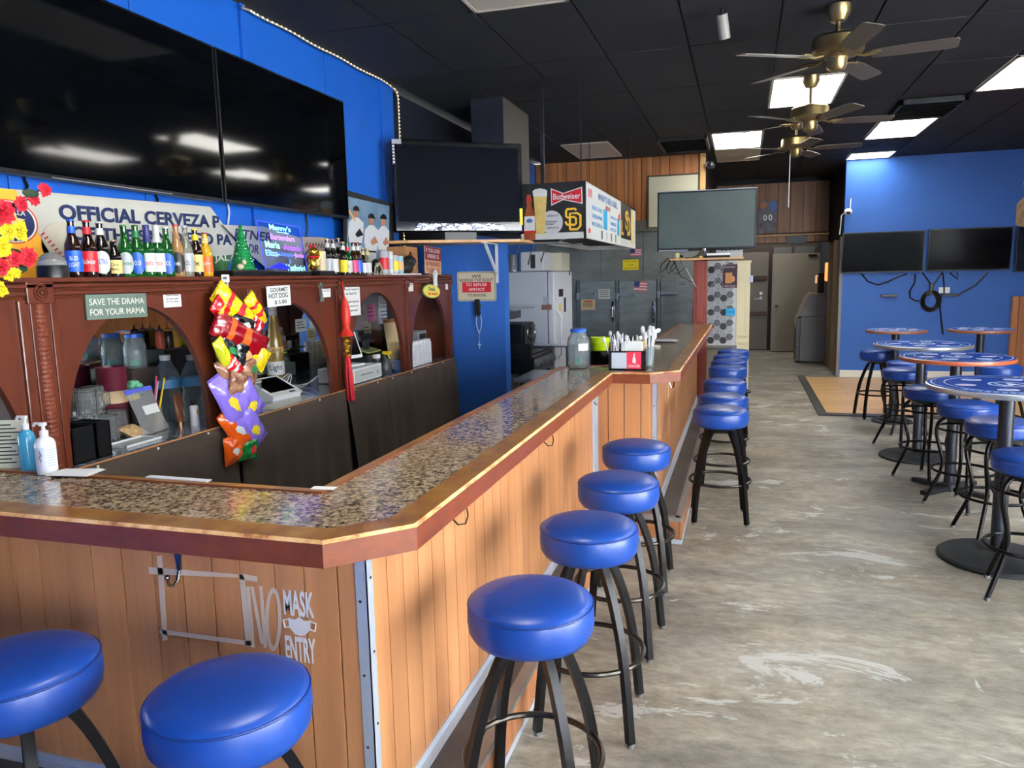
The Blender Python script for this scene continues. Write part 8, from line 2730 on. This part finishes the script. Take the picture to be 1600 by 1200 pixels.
# security camera at the wall corner
p = at(1325, 331, 1, YW - 0.08)
t = thing('security_camera', 'white security camera with an upright antenna at the far wall corner', 'security camera', p)
MB().ball((0, 0, 0), 0.06, 16, s=(1, 1, 0.85)).build('housing', M_white, t)
MB().ball((0.0, -0.04, -0.015), 0.03, 12).build('lens', M_blackp, t)
MB().cyl((0.03, 0.02, 0.04), (0.035, 0.02, 0.2), 0.008, 8).build('antenna', M_white, t)
MB().tube([(0, 0.07, 0.02), (0, 0.03, 0.01)], 0.02, 8).build('mount', M_white, t)
MB().tube([(-0.04, 0.03, 0.0), (-0.085, 0.05, -0.05), (-0.09, 0.05, -0.2), (-0.1, 0.055, -0.33)], 0.008, 6).build('cord', M_white, t)
# wooden post, side recess with another television
a, b = at(1582, 463, 1, 12.6), at(1597, 463, 1, 12.6)
t = thing('wooden_post', 'short golden wooden wainscot post at the right end of the far wall', 'post', (a.x, 12.57, 0))
zt = a.z
for k in range(2):
    MB().bev(0.0 + 0.085 * k, 0.08 + 0.085 * k, 0, 0.07, 0, zt, 0.005).build('board', M_plankw, t, 0)
MB().bev(0.17, 1.3, 0.03, 0.07, 0, zt, 0.004).build('wainscot', M_plankw, t, 0)
t = thing('television', 'edge of a black television at the far right border of the picture', 'television')
a = at(1591, 354, 1, 12.55)
zb = at(1591, 425, 1, 12.55).z
t.matrix_world = frame((a.x + 0.55, 12.56, zb), (1, 0, 0), (0, 0, 1))
tv_local(t, 1.1, a.z - zb)
MB().bev(-0.2, 0.2, 0.1, 0.5, -0.107, -0.05, 0.01).build('wall_mount', M_black, t, 0)
a = at(1592, 290, 1, 12.6)
t = thing('eagle_cutout', 'brown and gold cut-out decoration at the far right border above the television', 'decoration', (a.x + 0.12, 12.64, a.z - 0.25))
MB().prism([(-0.12, -0.3), (0.1, -0.35), (0.2, -0.1), (0.15, 0.15), (0.22, 0.35), (0.05, 0.42), (-0.06, 0.3), (-0.02, 0.12), (-0.12, 0.0)], 0, 0.012).build('cutout', mat('brown_gold', (140, 100, 70), 0.5, rgb2=(196, 176, 130), vscale=9), t, 0, M=frame((0, 0, 0), (1, 0, 0), (0, 0, 1)))

# ATM in the corridor
t = thing('cash_machine', 'grey cash machine cabinet seen from the side in the corridor', 'cash machine', (0.93, 14.55, 0))
M_atm = mat('atm_grey', (104, 104, 108), 0.4)
MB().bev(0.07, 0.49, 0, 0.5, 0.02, 0.83, 0.01).build('lower_cabinet', M_atm, t, 0)
MB().bev(0.0, 0.07, 0.01, 0.49, 0.03, 0.80, 0.008).build('door_side', mat('atm_dark', (84, 84, 88), 0.4), t, 0)
m = MB()
m.prism([(0.04, 0.84), (0.49, 0.84), (0.49, 1.16), (0.38, 1.2), (0.2, 1.21)], 0, 0.5, M=Matrix(((1, 0, 0, 0), (0, 0, 1, 0), (0, 1, 0, 0), (0, 0, 0, 1))))
m.build('upper_housing', M_atm, t, 0)
MB().tube([(0.02, 0.25, 0.6), (-0.02, 0.25, 0.72), (0.03, 0.25, 0.86), (0.18, 0.25, 1.2), (0.24, 0.25, 1.25)], 0, flat=(0.42, 0.03)).build('fascia', mat('atm_fascia', (140, 128, 116), 0.35), t, 30)
MB().bev(0.2, 0.46, 0.05, 0.45, 1.17, 1.24, 0.01).build('top_cap', mat('atm_tan', (110, 92, 70), 0.4), t, 0)
MB().bev(0.36, 0.46, 0.15, 0.35, 1.24, 1.6, 0.01).build('sign_post', M_dark, t, 0)
MB().tube([(0.33, 0.25, 1.42), (0.33, 0.25, 1.55), (0.42, 0.25, 1.55)], 0, flat=(0.02, 0.03)).build('lit_bracket', mat('lit_amber', (232, 190, 150), 0.5, emit=(255, 190, 130), estr=0.8), t, 0)
# lamp on the corridor side wall
t = thing('wall_lamp', 'small glowing amber lamp on the corridor side wall', 'lamp', (1.40, 14.45, 1.62))
MB().bev(-0.03, 0.05, -0.05, 0.05, -0.16, 0.16, 0.02).build('shade', mat('amber_glow', (236, 160, 96), 0.5, emit=(255, 150, 80), estr=1.6), t, 0)
MB().bev(0.03, 0.058, -0.06, 0.06, -0.18, 0.18, 0.008).build('back_plate', M_black, t, 0)
# player cutout on the header ledge
a = at(1199, 366, 1, 14.53)
t = thing('player_standee', 'small cardboard cut-out of a football player with jersey 00 on the header ledge', 'standee', (a.x, 14.53, 2.30))
M_st = Matrix(((1, 0, 0, 0), (0, 0, -1, 0), (0, 1, 0, 0), (0, 0, 0, 1)))
MB().prism([(-0.16, 0), (-0.05, 0.04), (0.05, 0.04), (0.14, 0), (0.15, 0.3), (0.17, 0.55), (0.1, 0.62), (0.02, 0.55), (-0.04, 0.63), (-0.12, 0.6), (-0.17, 0.4)], 0, 0.01).build('card', mat('standee_body', (58, 62, 80), 0.6, rgb2=(120, 116, 124), vscale=9), t, 0, M=M_st)
MB().prism(ell(-0.08, 0.52, 0.06, 0.075, 16), 0.01, 0.013).build('face_print', M_skin, t, 0, M=M_st)
MB().prism(ell(0.09, 0.5, 0.06, 0.1, 16), 0.01, 0.013).build('ball_print', mat('standee_blue', (80, 110, 170), 0.6), t, 0, M=M_st)
for _x in (-0.045, 0.045):
    letters('0', M_paper, t, M_st @ T((_x, 0.3, 0.0135)), width=0.07, height=0.11, offset=0.003)
# dark box above the doors
tag(MB().bev(0.72, 1.06, 14.5, 14.57, 2.12, 2.27, 0.005).build('exit_box', mat('dark_box_green', (52, 58, 58), 0.4), None, 0), 'dark grey-green box fixed under the corridor header', 'box')
for k, (x0, x1, lab) in enumerate(((0.58, 0.92, 'flat grey box above the beige corridor door, left of two'), (1.0, 1.36, 'flat grey box above the beige corridor door, right of two'))):
    tag(MB().bev(x0, x1, 16.45, 16.89, 2.0, 2.13, 0.004).build('carton', mat('grey_carton', (104, 104, 104), 0.6), None, 0), lab, 'box')
p = at(1112, 286, 1, 11.0)
t = thing('dome_camera', 'small dark dome camera on the corner of the plank wall', 'security camera', at(1111, 258, 1, 10.98))
MB().ball((0, 0, 0), 0.055, 14).build('dome', mat('dome_dark', (40, 40, 44), 0.1), t)
MB().cyl((-0.07, 0.03, 0.02), (0, 0, 0.02), 0.03, 12).build('mount', mat('dome_grey', (120, 116, 110), 0.4), t)
